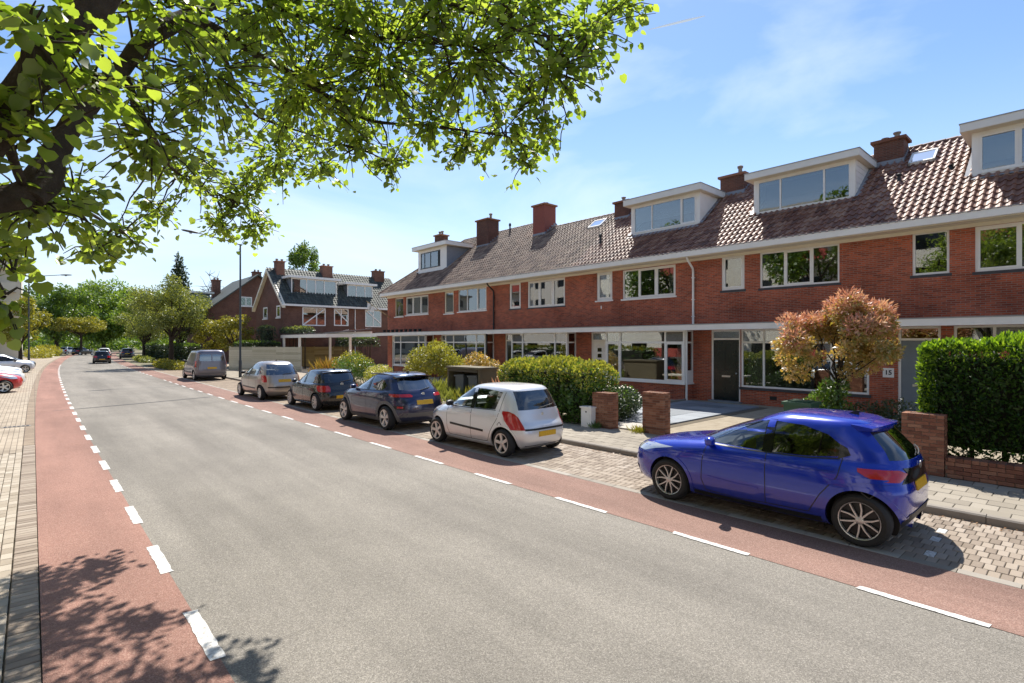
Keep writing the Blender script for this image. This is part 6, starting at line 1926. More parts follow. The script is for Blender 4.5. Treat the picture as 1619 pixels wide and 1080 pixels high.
KONA = dict(
    levels=[(0.20, 1.92, -1.78, 0.76, 3.4, 4.6), (0.28, 2.06, -1.92, 0.83, 3.4, 4.6), (0.42, 2.13, -2.00, 0.875, 3.2, 4.4), (0.58, 2.14, -2.03, 0.895, 3.0, 4.2), (0.74, 2.12, -2.02, 0.90, 2.9, 4.0),
            (0.86, 2.02, -1.98, 0.895, 2.9, 3.9), (0.94, 1.80, -1.94, 0.88, 3.0, 3.8), (1.00, 1.50, -1.90, 0.86, 3.4, 3.6), (1.05, 1.20, -1.87, 0.83, 3.5, 3.5), (1.09, 0.98, -1.84, 0.80, 3.4, 3.4),
            (1.18, 0.76, -1.74, 0.765, 3.4, 3.4), (1.30, 0.46, -1.60, 0.72, 3.4, 3.4), (1.40, 0.20, -1.50, 0.675, 3.4, 3.6), (1.47, 0.02, -1.42, 0.62, 3.4, 4.0), (1.52, -0.12, -1.34, 0.55, 3.4, 4.2), (1.55, -0.28, -1.14, 0.40, 3.0, 3.4), (1.565, -0.48, -0.9, 0.16, 2.5, 2.5)],
    axles=(1.30, -1.30), R=0.335, track=0.785, gap=0.06, wheel='kona', tw=0.215, cowl=0.98, belt=1.05, seat=-0.05, floor=0.5,
    front_glass=(1.11, 0.68, 1.45, 0.54), rear_glass=(1.12, 0.60, 1.42, 0.52), fg_from=0.05, rg_to=-1.2, rg_mat=glass("kona_rear_glass", (0.2, 0.23, 0.26), 1.2, 0.10),
    windows=[([(0.74, 1.07), (0.3, 1.065), (-0.16, 1.06)], [(0.72, 1.085), (0.46, 1.24), (0.24, 1.35), (0.0, 1.42), (-0.16, 1.435)], M_CARGLASS),
             ([(-0.26, 1.06), (-0.7, 1.07), (-1.06, 1.10)], [(-0.26, 1.44), (-0.6, 1.43), (-0.96, 1.36), (-1.18, 1.22)], M_CARGLASSDK)],
    pillars=[([(-0.15, 1.04), (-0.27, 1.04)], [(-0.15, 1.44), (-0.27, 1.45)])],
    tail=[[(0.93, 0.36, 0.98), (0.97, 0.34, 1.06), (1.01, 0.40, 1.04)]],
    head=[[(0.84, 0.6, 1.0), (0.88, 0.6, 1.1), (0.91, 0.75, 1.12)]],
    ends=[([(0.24, -0.75, 0.75), (0.40, -0.8, 0.8), (0.50, -0.7, 0.7)], M_GREYPL, "rear_bumper", False), ([(0.60, 0.62, 0.94), (0.70, 0.62, 0.96)], M_BLACK, "rear_fog_surround", False), ([(0.63, 0.66, 0.84), (0.68, 0.66, 0.84)], M_REDLAMP, "rear_fog_lamp", False)],
    plate=(0.78, 0.12), mirror=(0.66, 1.05), arch=(M_GREYPL, 0.09, 0.014),
    lines=[[(0.70, 1.07), (0.74, 0.72), (0.70, 0.34)], [(-0.21, 1.05), (-0.21, 0.6), (-0.20, 0.34)], [(0.70, 0.34), (-0.20, 0.34), (-0.72, 0.36), (-0.88, 0.6), (-1.08, 0.86), (-1.12, 1.09)]],
    handles=[(-0.10, 0.95), (-0.95, 0.96)],
    mould=[([(0.86, 0.27), (0.0, 0.26), (-0.86, 0.27)], 0.12, 0.014, M_GREYPL, "sill_cladding"), ([(0.6, 0.60), (0.1, 0.56), (-0.5, 0.58)], 0.02, 0.008, None, "door_crease"), ([(1.6, 0.90), (0.5, 0.93), (-1.6, 0.93)], 0.024, 0.008, None, "shoulder_crease"), ([(0.74, 1.055), (0.0, 1.045), (-1.08, 1.085)], 0.016, 0.006, M_BLACK, "window_seal")],
    spoiler=(-1.36, 1.51, 0.58, 0.20, M_GLOSSBLK), fin=(-1.05, 1.56), wiper=(1.10, -0.05, 0.30), emblem=(1.0, 0.05), rails=(0.05, -1.15, 1.50, 0.56))
POLO = dict(
    levels=[(0.17, 1.78, -1.62, 0.72, 3.4, 5), (0.24, 1.90, -1.74, 0.79, 3.4, 5), (0.38, 1.97, -1.82, 0.828, 3.2, 5), (0.52, 1.98, -1.84, 0.84, 3.0, 4.8), (0.66, 1.96, -1.81, 0.842, 2.9, 4.6),
            (0.76, 1.88, -1.76, 0.837, 2.9, 4.5), (0.84, 1.66, -1.74, 0.825, 3.0, 4.4), (0.90, 1.38, -1.72, 0.81, 3.4, 4.3), (0.94, 1.12, -1.70, 0.79, 3.5, 4.2), (0.97, 0.96, -1.68, 0.765, 3.5, 4.2),
            (1.08, 0.74, -1.62, 0.73, 3.5, 4.2), (1.20, 0.48, -1.53, 0.69, 3.5, 4.2), (1.30, 0.24, -1.45, 0.65, 3.5, 4.2), (1.37, 0.06, -1.38, 0.605, 3.5, 4.2), (1.42, -0.08, -1.30, 0.55, 3.5, 4.2), (1.445, -0.22, -1.10, 0.40, 3.0, 3.4), (1.46, -0.46, -0.86, 0.15, 2.5, 2.5)],
    axles=(1.235, -1.235), R=0.305, track=0.73, gap=0.05, wheel='multi', tw=0.19, cowl=0.96, belt=0.93, seat=-0.02, floor=0.42,
    front_glass=(0.99, 0.66, 1.35, 0.53), rear_glass=(1.00, 0.58, 1.33, 0.51), fg_from=0.05, rg_to=-1.15,
    windows=[([(0.74, 0.955), (0.3, 0.95), (-0.14, 0.945)], [(0.72, 0.97), (0.46, 1.14), (0.22, 1.27), (0.0, 1.33), (-0.14, 1.345)], M_CARGLASS),
             ([(-0.24, 0.945), (-0.7, 0.95), (-1.02, 0.97)], [(-0.24, 1.35), (-0.6, 1.345), (-0.95, 1.29), (-1.12, 1.20)], M_CARGLASSDK)],
    pillars=[([(-0.13, 0.925), (-0.25, 0.925)], [(-0.13, 1.355), (-0.25, 1.36)])],
    tail=[[(0.68, 0.46, 0.90), (0.74, 0.44, 0.97), (0.84, 0.44, 0.99), (0.90, 0.50, 0.96)]],
    head=[[(0.66, 0.6, 0.92), (0.73, 0.55, 1.05), (0.79, 0.66, 1.1)]],
    ends=[([(0.20, -0.6, 0.6), (0.30, -0.65, 0.65)], M_BLACK, "rear_valance", False)],
    plate=(0.50, 0.11), mirror=(0.64, 0.93), arch=(None, 0.03, 0.006),
    lines=[[(0.70, 0.95), (0.72, 0.6), (0.66, 0.28)], [(-0.19, 0.94), (-0.19, 0.6), (-0.18, 0.28)], [(0.66, 0.28), (-0.18, 0.28), (-0.7, 0.29), (-0.86, 0.55), (-1.04, 0.8), (-1.08, 0.97)]],
    handles=[(-0.08, 0.84), (-0.92, 0.85)],
    mould=[([(0.74, 0.935), (0.0, 0.93), (-1.04, 0.955)], 0.03, 0.006, M_STEEL, "window_seal"), ([(1.5, 0.80), (0.5, 0.80), (-1.5, 0.80)], 0.022, 0.008, None, "shoulder_crease"), ([(0.84, 0.23), (0.0, 0.22), (-0.84, 0.23)], 0.05, 0.01, None, "sill_trim")],
    spoiler=(-1.30, 1.405, 0.54, 0.16, None), fin=(-1.0, 1.455), wiper=(1.02, -0.05, 0.38), emblem=(0.94, 0.06))
PICASSO = dict(
    levels=[(0.19, 1.90, -1.82, 0.73, 3.0, 4.6), (0.27, 2.03, -1.94, 0.80, 3.0, 4.6), (0.42, 2.10, -2.01, 0.85, 2.9, 4.4), (0.56, 2.11, -2.02, 0.872, 2.8, 4.2), (0.70, 2.08, -2.00, 0.876, 2.7, 4.2),
            (0.82, 1.98, -1.97, 0.872, 2.7, 4.0), (0.92, 1.80, -1.94, 0.86, 2.8, 4.0), (1.00, 1.56, -1.91, 0.84, 3.0, 3.9), (1.05, 1.38, -1.89, 0.82, 3.0, 3.8), (1.10, 1.24, -1.86, 0.80, 3.0, 3.8),
            (1.22, 0.98, -1.78, 0.76, 3.0, 3.6), (1.34, 0.70, -1.68, 0.715, 3.0, 3.4), (1.45, 0.42, -1.57, 0.665, 3.0, 3.3), (1.54, 0.16, -1.44, 0.60, 3.0, 3.2), (1.59, -0.04, -1.30, 0.52, 3.0, 3.2), (1.62, -0.22, -1.08, 0.38, 2.8, 3.0), (1.64, -0.5, -0.8, 0.14, 2.5, 2.5)],
    axles=(1.38, -1.38), R=0.308, track=0.755, gap=0.05, wheel='steel', tw=0.185, cowl=1.22, belt=1.02, seat=0.1, floor=0.5,
    front_glass=(1.13, 0.68, 1.50, 0.52), rear_glass=(1.06, 0.66, 1.50, 0.54), fg_from=0.15, rg_to=-1.25, rg_mat=glass("picasso_rear_glass", (0.35, 0.38, 0.40), 1.2, 0.12),
    windows=[([(0.98, 1.06), (0.5, 1.035), (0.0, 1.025)], [(0.96, 1.08), (0.70, 1.25), (0.44, 1.40), (0.2, 1.48), (0.0, 1.50)], M_CARGLASS),
             ([(-0.10, 1.025), (-0.6, 1.035), (-0.95, 1.05)], [(-0.10, 1.505), (-0.45, 1.50), (-0.78, 1.45), (-1.0, 1.36)], M_CARGLASS),
             ([(-1.05, 1.06), (-1.25, 1.08), (-1.42, 1.12)], [(-1.08, 1.37), (-1.22, 1.32), (-1.34, 1.25), (-1.42, 1.15)], M_CARGLASSDK)],
    pillars=[([(0.01, 1.0), (-0.11, 1.0)], [(0.01, 1.51), (-0.11, 1.515)]), ([(-0.94, 1.03), (-1.06, 1.05)], [(-0.99, 1.37), (-1.09, 1.385)])],
    tail=[[(0.76, 0.74, 0.98), (0.86, 0.72, 1.02), (0.96, 0.73, 1.04), (1.05, 0.78, 1.00)]],
    head=[[(0.70, 0.6, 0.95), (0.80, 0.55, 1.1), (0.87, 0.7, 1.15)]],
    ends=[([(0.52, -0.7, 0.7), (0.57, -0.7, 0.7)], M_BLACK, "bumper_strip", False)],
    plate=(0.82, 0.12), mirror=(0.84, 1.04), mirror_m=M_BLACK, arch=(None, 0.03, 0.006),
    lines=[[(0.92, 1.05), (0.92, 0.6), (0.84, 0.30)], [(-0.05, 1.02), (-0.05, 0.6), (-0.05, 0.30)], [(0.84, 0.30), (-0.05, 0.30), (-0.80, 0.32), (-0.95, 0.6), (-1.02, 1.04)]],
    handles=[(0.06, 0.93), (-0.86, 0.93)],
    mould=[([(0.8, 0.50), (0.0, 0.48), (-0.85, 0.48)], 0.05, 0.012, M_GREYPL, "side_moulding")],
    wiper=(1.08, -0.05, 0.40), emblem=(0.98, 0.05), fin=(-0.9, 1.63))
VAN = dict(
    levels=[(0.22, 2.20, -2.10, 0.82, 3.4, 9), (0.30, 2.34, -2.22, 0.90, 3.4, 9), (0.46, 2.40, -2.26, 0.945, 3.2, 9), (0.64, 2.40, -2.27, 0.952, 3.0, 9), (0.82, 2.34, -2.26, 0.952, 3.0, 9),
            (0.94, 2.22, -2.25, 0.948, 3.0, 9), (1.02, 2.06, -2.245, 0.94, 3.2, 9), (1.10, 1.86, -2.24, 0.93, 3.4, 9), (1.16, 1.70, -2.235, 0.92, 3.6, 9), (1.22, 1.60, -2.23, 0.91, 3.6, 9),
            (1.36, 1.40, -2.215, 0.885, 3.6, 9), (1.52, 1.16, -2.20, 0.855, 3.6, 9), (1.66, 0.94, -2.18, 0.825, 3.6, 9), (1.78, 0.74, -2.16, 0.79, 3.6, 9), (1.87, 0.55, -2.12, 0.73, 3.6, 8), (1.93, 0.30, -2.0, 0.60, 3.4, 6), (1.96, -0.2, -1.3, 0.25, 3, 3)],
    axles=(1.48, -1.62), R=0.33, track=0.82, gap=0.06, wheel='steel', tw=0.2, cowl=1.55, belt=1.14, seat=0.6, floor=0.6,
    front_glass=(1.24, 0.78, 1.72, 0.64), rear_glass=(1.24, 0.70, 1.66, 0.68), fg_from=0.5, rg_to=-1.9, rg_mat=glass("van_rear_glass", (0.30, 0.34, 0.38), 1.2, 0.15),
    windows=[([(1.20, 1.17), (0.8, 1.14), (0.34, 1.14)], [(1.18, 1.20), (0.98, 1.45), (0.76, 1.62), (0.34, 1.68)], M_CARGLASS)],
    tail=[[(0.86, 0.90, 1.06), (1.00, 0.90, 1.08), (1.16, 0.90, 1.08), (1.26, 0.90, 1.04)]],
    head=[[(0.80, 0.7, 1.05), (0.92, 0.7, 1.15), (1.0, 0.8, 1.2)]],
    ends=[([(0.30, -0.9, 0.9), (0.50, -0.9, 0.9)], M_GREYPL, "rear_bumper", False), ([(0.55, -0.004, 0.004), (1.8, -0.004, 0.004)], M_BLACK, "door_split", False), ([(1.22, -0.035, 0.035), (1.68, -0.035, 0.035)], paint("van_mauve", (0.17, 0.155, 0.185)), "centre_pillar", False)],
    plate=(0.80, 0.12), mirror=(1.22, 1.14), mirror_m=M_BLACK,
    lines=[[(1.2, 1.16), (1.16, 0.7), (1.05, 0.36)], [(0.28, 1.7), (0.28, 0.36)], [(-0.85, 1.7), (-0.85, 0.36)], [(1.05, 0.36), (-0.85, 0.36)]], handles=[(0.42, 1.02), (-0.72, 1.02)],
    mould=[([(1.0, 0.52), (0.0, 0.50), (-1.1, 0.52)], 0.10, 0.012, M_GREYPL, "side_moulding")])

P_BLUE = paint("blue_paint", (0.003, 0.026, 0.40), 0.22, 0.22)
P_SILVER = paint("silver_paint", (0.74, 0.75, 0.77), 0.35, 0.32)
P_NAVY = paint("navy_paint", (0.014, 0.022, 0.075), 0.5, 0.30)
P_BLACK = paint("black_paint", (0.008, 0.009, 0.013), 0.4, 0.26)
P_BEIGE = paint("beige_paint", (0.42, 0.37, 0.33), 0.55, 0.34)
P_WHITE = paint("white_car_paint", (0.72, 0.72, 0.70), 0.0, 0.35)
P_REDCAR = paint("red_car_paint", (0.55, 0.025, 0.02), 0.0, 0.32)
P_GREYCAR = paint("grey_car_paint", (0.16, 0.17, 0.19), 0.5, 0.32)

GP = "cars parked along the right-hand kerb"
car("bright blue hatchback with black and silver wheels parked nearest the camera", (8.13, 3.18, 0.0), 0.0, BLUE, P_BLUE, GP)
car("small silver hatchback with black door mouldings, parked by the leafy hedge", (8.16, 9.70, 0.0), 0.02, SWIFT, P_SILVER, GP)
car("dark blue crossover with grey wheel-arch cladding between silver and black cars", (8.10, 14.60, 0.0), 0.0, KONA, P_NAVY, GP)
car("black hatchback parked between the dark blue crossover and beige people carrier", (8.22, 19.95, 0.0), 0.0, POLO, P_BLACK, GP)
car("beige people carrier with rounded roof parked behind the black hatchback", (7.85, 25.1, 0.0), 0.02, PICASSO, P_BEIGE, GP)
car("grey panel van with two rear windows parked beside the street tree", (8.42, 40.2, 0.0), 0.0, VAN, paint("van_mauve", (0.17, 0.155, 0.185)), GP, name="parked_van", cat="van")
# traffic and cars farther off
car("dark car driving away down the middle of the road", (5.75, 77.2, 0.0), -0.05, POLO, P_BLACK, None, name="moving_car", detail=1)
car("dark estate car parked beyond the moving car on the right", (10.2, 97.0, 0.0), -0.08, KONA, P_BLACK, None, name="parked_car", detail=1)
GF_ = "cars parked at the far bend"
for lab, x, y, rz, sp_, pm_ in (("white hatchback parked far off to the left of the dark estate car", 8.4, 108.0, -0.1, SWIFT, P_WHITE), ("black car in the far row just left of the white hatchback", 6.9, 132.0, -0.9, POLO, P_BLACK),
                               ("silver car second from the left in the far row", 5.2, 138.0, -0.9, SWIFT, P_SILVER), ("grey car leftmost in the far row at the bend", 3.2, 141.0, -0.9, POLO, P_GREYCAR)):
    car(lab, (x, y, 0.0), rz, sp_, pm_, GF_, detail=1)
GL = "cars parked nose to the road on the left"
car("bright red car with its nose to the road at the left edge", (-2.36, 35.8, 0.0), -math.pi / 2 + 0.1, SWIFT, P_REDCAR, GL, detail=1)
car("white car next beyond the red car on the left", (-2.35, 38.9, 0.0), -math.pi / 2 + 0.1, POLO, P_WHITE, GL, detail=1)
car("second white car beyond the red car on the left", (-2.45, 42.4, 0.0), -math.pi / 2 + 0.1, SWIFT, P_WHITE, GL, detail=1)
car("third white car from the red one on the left", (-2.55, 46.4, 0.0), -math.pi / 2 + 0.1, POLO, P_WHITE, GL, detail=1)
car("dark grey car farthest of the left-hand parked cars", (-1.9, 62.0, 0.0), -math.pi / 2 + 0.2, POLO, P_GREYCAR, GL, detail=1)
car("silver car just before the farthest of the left-hand parked cars", (-1.9, 58.0, 0.0), -math.pi / 2 + 0.2, SWIFT, P_SILVER, GL, detail=1)

# ------------------------------------------------------------------ vegetation
def unit(a):
    return a / np.maximum(np.linalg.norm(a, axis=-1, keepdims=True), 1e-9)

HEART = (np.array([(0, 0, 0), (0, 0.48, 0.0), (0, 1.0, -0.06), (-0.30, -0.06, 0.03), (-0.50, 0.26, 0.08), (-0.36, 0.66, 0.05), (0.30, -0.06, 0.03), (0.50, 0.26, 0.08), (0.36, 0.66, 0.05)]),
         np.array([(0, 3, 4, 1), (1, 4, 5, 2), (0, 1, 7, 6), (1, 2, 8, 7)])[:, ::-1])
BLADE = (np.array([(0, 0, 0), (-0.28, 0.45, 0.07), (0, 1.0, -0.05), (0.28, 0.45, 0.07)]), np.array([(0, 3, 2, 1)]))
SLIM = (np.array([(0, 0, 0), (-0.13, 0.5, 0.03), (0, 1.0, -0.04), (0.13, 0.5, 0.03)]), np.array([(0, 3, 2, 1)]))
SPRAY = (np.array([(0, 0, 0), (-0.34, 0.42, 0.02), (-0.20, 0.80, -0.02), (0.02, 1.0, -0.05), (0.24, 0.74, 0.0), (0.32, 0.38, 0.02), (0, 0.45, 0.06)]),
         np.array([(0, 6, 1, 1), (6, 2, 1, 1), (6, 3, 2, 2), (6, 4, 3, 3), (6, 5, 4, 4), (0, 5, 6, 6)]))
def foliage(name, P, Fw, Nn, S, m, shape=BLADE, rnd=None):
    """Leaves as one mesh: positions, growing direction, upward side, size."""
    P = np.asarray(P); Fw = unit(np.asarray(Fw)); Nn = np.asarray(Nn)
    Sd = unit(np.cross(Fw, Nn)); Nn = np.cross(Sd, Fw)
    L, Fc = shape
    V = P[:, None] + np.asarray(S)[:, None, None] * (L[None, :, 0:1] * Sd[:, None] + L[None, :, 1:2] * Fw[:, None] + L[None, :, 2:3] * Nn[:, None])
    k = len(L); n = len(P)
    if len(L) == 7:
        tri = Fc[:, :3]
        F = (tri[None] + (np.arange(n) * k)[:, None, None]).reshape(-1, 3)
    else:
        F = (Fc[None] + (np.arange(n) * k)[:, None, None]).reshape(-1, Fc.shape[1])
    rr = np.repeat(RNG.random(n) if rnd is None else rnd, k)
    return npmesh(name, V.reshape(-1, 3), F, m, rr)

def ball(n, c, r):
    """Random points in an ellipsoid, denser towards its skin."""
    d = unit(RNG.normal(size=(n, 3))); q = RNG.random(n) ** 0.42
    return np.array(c) + d * q[:, None] * np.array(r), d

def branchy(mb, p0, p1, r0, r1, sag=0.0, n=5, seg=6, wob=0.04):
    p0, p1 = Vector(p0), Vector(p1); L = (p1 - p0).length
    pts = []
    for i in range(n + 1):
        t = i / n; q = p0.lerp(p1, t)
        q += Vector((random.gauss(0, wob), random.gauss(0, wob), random.gauss(0, wob) + sag * math.sin(math.pi * t))) * L * (1 if 0 < i < n else 0)
        pts.append(q)
    mb.tube(pts, [r0 + (r1 - r0) * i / n for i in range(n + 1)], seg)
    return pts

# --- the big linden whose boughs reach over the street
LB = [(-0.02, 3.66, 4.02, 0.24), (-0.02, 4.87, 3.38, 0.3), (-0.13, 5.78, 3.23, 0.18), (0.26, 3.94, 3.94, 0.33), (0.25, 5.7, 3.61, 0.37), (0.75, 7.41, 3.66, 0.27), (0.46, 6.99, 3.41, 0.16), (0.76, 5.52, 4.25, 0.5), (1.27, 5.86, 5.13, 0.69), (1.49, 8.09, 4.76, 0.46), (2.46, 9.1, 4.77, 0.6), (2.64, 9.21, 4.31, 0.35),
      (2.16, 9.37, 4.37, 0.3), (1.21, 8.34, 4.22, 0.25), (2.77, 8.28, 5.29, 0.67), (2.46, 6.67, 5.62, 0.95), (3.26, 6.84, 5.28, 0.59), (3.23, 7.86, 5.05, 0.34), (3.11, 5.84, 5.88, 0.96), (3.63, 5.53, 5.2, 0.47), (3.66, 4.8, 5.7, 0.83), (4.21, 4.77, 5.09, 0.42), (4.52, 4.38, 4.94, 0.32), (4.38, 4.62, 4.63, 0.17),
      (4.42, 4.23, 5.6, 0.57), (4.79, 4.02, 6.09, 0.53), (5.16, 3.8, 6.43, 0.3), (2.67, 5.61, 6.27, 0.71), (0.73, 5.0, 5.1, 0.5), (1.82, 5.91, 6.01, 0.74), (-0.1, 3.86, 3.63, 0.2), (3.35, 4.85, 6.17, 0.7), (4.15, 4.37, 6.31, 0.72), (3.64, 6.49, 4.93, 0.3), (3.98, 5.21, 4.85, 0.27), (-0.12, 4.15, 2.72, 0.06), (-0.09, 4.3, 2.86, 0.08), (-0.14, 4.2, 2.66, 0.04),
      # the crown above and behind, out of the picture
      (-0.6, 4.0, 6.6, 1.1), (-2.4, 4.4, 6.4, 1.6), (-1.8, 6.4, 7.2, 1.3), (-2.6, 3.6, 8.6, 1.7), (-3.6, 6.0, 7.2, 1.5), (0.6, 3.6, 7.6, 1.1), (-0.4, 5.4, 8.4, 1.3)]
NVIS = 38
LIMBS = [([(-1.45, 4.3, 0.0), (-1.45, 4.3, 1.3), (-1.38, 4.2, 2.3)], 0.24, 0.20), ([(-1.38, 4.2, 2.3), (-0.8, 4.2, 2.9), (-0.35, 4.22, 3.29), (-0.14, 4.04, 3.65), (0.01, 4.03, 4.0), (0.18, 4.02, 4.31), (0.43, 4.06, 4.83), (0.8, 4.2, 6.4), (0.9, 4.4, 7.4)], 0.115, 0.045),
         ([(-1.40, 4.25, 2.2), (-0.8, 4.4, 2.85), (-0.33, 4.61, 3.26), (0.0, 4.72, 3.46), (0.09, 4.91, 3.74), (0.21, 5.07, 4.07), (0.52, 5.33, 4.67), (0.76, 5.52, 5.15), (1.27, 5.86, 5.76), (1.88, 6.12, 6.49), (2.6, 6.0, 7.2)], 0.10, 0.035),
         ([(0.76, 5.52, 5.15), (1.3, 5.97, 5.63), (2.07, 6.49, 5.72), (2.81, 6.63, 5.72), (3.38, 5.72, 5.65)], 0.06, 0.012), ([(1.93, 6.07, 6.1), (2.6, 6.14, 6.23), (2.96, 5.72, 6.04), (3.45, 5.0, 5.85), (3.71, 5.11, 5.31)], 0.042, 0.01),
         ([(1.88, 6.1, 6.45), (2.45, 6.14, 6.5), (3.29, 5.55, 6.09), (3.83, 4.77, 5.82), (4.49, 4.4, 5.31)], 0.04, 0.009), ([(2.3, 6.05, 6.9), (3.2, 4.87, 6.22), (3.99, 4.51, 6.06), (4.65, 4.14, 5.79), (5.05, 3.9, 6.37)], 0.035, 0.009), ([(0.52, 5.33, 4.67), (0.89, 6.48, 4.56), (1.5, 8.35, 4.7), (2.53, 9.17, 4.65)], 0.045, 0.009),
         ([(1.3, 5.97, 5.63), (2.4, 7.8, 5.56), (3.3, 6.92, 5.14)], 0.035, 0.009), ([(-0.14, 4.04, 3.65), (-0.02, 4.87, 3.45), (0.36, 6.14, 3.63), (0.77, 7.39, 3.66)], 0.03, 0.008), ([(2.07, 6.49, 5.72), (3.09, 6.48, 5.43), (3.69, 5.48, 5.12), (4.21, 4.77, 4.93)], 0.032, 0.008),
         ([(-1.40, 4.25, 2.3), (-1.6, 4.5, 4.2), (-2.2, 4.4, 6.6), (-2.6, 4.6, 8.6)], 0.16, 0.05)]
lt = thing("linden_tree", "large linden whose leafy boughs hang over the left half of the street", "tree", (-1.45, 4.3, 0))
tr = MB(); limb_pts = []
for pts, r0, r1 in LIMBS:
    n = len(pts)
    # smooth path through the points
    P = np.array(pts); t = np.concatenate([[0], np.cumsum(np.linalg.norm(np.diff(P, axis=0), axis=1))])
    ti = np.linspace(0, t[-1], max(4, int(t[-1] / 0.12)))
    Q = np.stack([pchip(t, P[:, i], ti) for i in range(3)], 1) if n > 2 else P
    rad = [(r0 + (r1 - r0) * i / (len(Q) - 1)) * (1 + 0.08 * math.sin(i * 1.7)) for i in range(len(Q))]
    tr.tube([tuple(q) for q in Q], rad, 12 if r0 > 0.08 else 7)
    if r1 < 0.06: limb_pts += [tuple(q) for q in Q]
tr.tube([(-0.02, 4.66, 3.38), (0.03, 4.76, 3.52), (0.08, 4.86, 3.68)], [0.07, 0.11, 0.09], 12)
tr.build("trunk", M_BARK, lt, True, 60)
LPn = np.array(limb_pts)
twig = MB(); LP_, LF_, LN_, LS_ = [], [], [], []
for bi, (bx, by, bz, r) in enumerate(LB):
    c = np.array((bx, by, bz)); far = bi >= NVIS
    # a side branch from the nearest limb to the clump
    j = np.argmin(np.linalg.norm(LPn - c, axis=1)); o = LPn[j]
    if np.linalg.norm(o - c) > 0.12:
        branchy(twig, o, c, 0.014 if not far else 0.03, 0.006, 0.05, 6, 5, 0.018)
    if not far and r > 0.2:
        for _ in range(4):
            near_ = np.argsort(np.linalg.norm(LPn - c, axis=1))[:12]
            o2 = LPn[random.choice(list(near_))]; e2 = ball(1, c, (r, r, r))[0][0]
            branchy(twig, o2, e2, 0.013, 0.005, 0.04, 6, 5, 0.018)
    nt_ = int((26 if far else 24) * (max(r, 0.16) / 0.5) ** (2.0 if r > 0.3 else 1.5) * 1.5) + 4
    if bi in (35, 36, 37): nt_ = 2
    for k in range(nt_):
        p, d = ball(1, c, (r, r * 1.35, r * 0.95)); p = p[0]
        root = c + (p - c) * random.uniform(0.2, 0.6)
        out = unit(p - root + RNG.normal(0, 0.04, 3)); L = random.uniform(0.22, 0.5) * (1.6 if far else 1.0)
        e = p + out * L * 0.35 + np.array((0, 0, -0.10 * L))
        if not far or random.random() < 0.3:
            mid = (root + e) / 2 + np.array((0, 0, 0.03))
            twig.tube([tuple(root), tuple(mid), tuple(e)], [0.008, 0.006, 0.003], 4, caps=False)
        nl = 8 if far else 9
        for q in range(nl):
            t = (q + random.random()) / nl
            pos = root * (1 - t) + e * t + RNG.normal(0, 0.05 if not far else 0.12, 3)
            side = unit(np.cross(out, (0, 0, 1.0)) + 1e-6) * (1 if q % 2 else -1)
            f = unit(out * 0.5 + side * 0.8 + np.array((0, 0, -0.55)) + RNG.normal(0, 0.35, 3))
            LP_.append(pos); LF_.append(f); LN_.append(unit(np.array((0, 0, 1.0)) + RNG.normal(0, 0.45, 3)))
            LS_.append(np.clip(random.gauss(0.074, 0.016), 0.04, 0.11) * (1.5 if far else 1.0))
tag(twig.build("twigs", M_TWIG, lt), kind="stuff")
LP_, LF_, LN_, LS_ = map(np.array, (LP_, LF_, LN_, LS_))
dist = np.linalg.norm(LP_ - np.array((0, 0, 2.45)), axis=1)
keep = dist > 1.5
LP_, LF_, LN_, LS_, dist = LP_[keep], LF_[keep], LN_[keep], LS_[keep], dist[keep]
dd = LP_[:, 0] * math.sin(THETA) + LP_[:, 1] * math.cos(THETA); rr_ = LP_[:, 0] * math.cos(THETA) - LP_[:, 1] * math.sin(THETA)
vis = (dd > 0.5) & (np.abs(rr_ / dd) < 0.96) & ((LP_[:, 2] - 2.45) / dd < 0.64)
score = np.where(vis, LS_ / dist, 0); order = np.argsort(-score)
near = order[:300]; rest = order[300:]
me_leaf = foliage("leaf", [(0, 0, 0)], [(0, 1, 0)], [(0, 0, 1)], [1.0], L_LINDEN, HEART, np.array([0.0]))
for i in near:
    o = link("leaf", me_leaf, lt)
    f = Vector(LF_[i]); s = f.cross(Vector(LN_[i])).normalized(); nn = s.cross(f)
    o.matrix_basis = Matrix.Translation(LP_[i]) @ Matrix(((s.x, f.x, nn.x), (s.y, f.y, nn.y), (s.z, f.z, nn.z))).to_4x4() @ Matrix.Scale(LS_[i], 4)
cr = link("crown", foliage("crown", LP_[rest], LF_[rest], LN_[rest], LS_[rest], L_LINDEN, HEART), lt); tag(cr, kind="stuff")

def crown_leaves(clumps, n, size, m, shape=BLADE, name="crown", flat=0.6, jit=0.6, zbias=0.25):
    """Leaves scattered through clumps (centre, radii)."""
    C = np.array([c for c, r in clumps]); R_ = np.array([r if isinstance(r, (tuple, list)) else (r, r, r * 0.85) for c, r in clumps])
    wgt = (R_.prod(1)) ** 0.67; idx = RNG.choice(len(C), n, p=wgt / wgt.sum())
    d = unit(RNG.normal(size=(n, 3))); q = RNG.random(n) ** 0.38
    P = C[idx] + d * q[:, None] * R_[idx]
    F = unit(d * 0.7 + RNG.normal(0, jit, (n, 3)) + np.array((0, 0, -zbias)))
    N_ = unit(d * 0.6 + np.array((0, 0, flat)) + RNG.normal(0, jit, (n, 3)))
    S_ = size * RNG.uniform(0.6, 1.35, n)
    return foliage(name, P, F, N_, S_, m, shape)

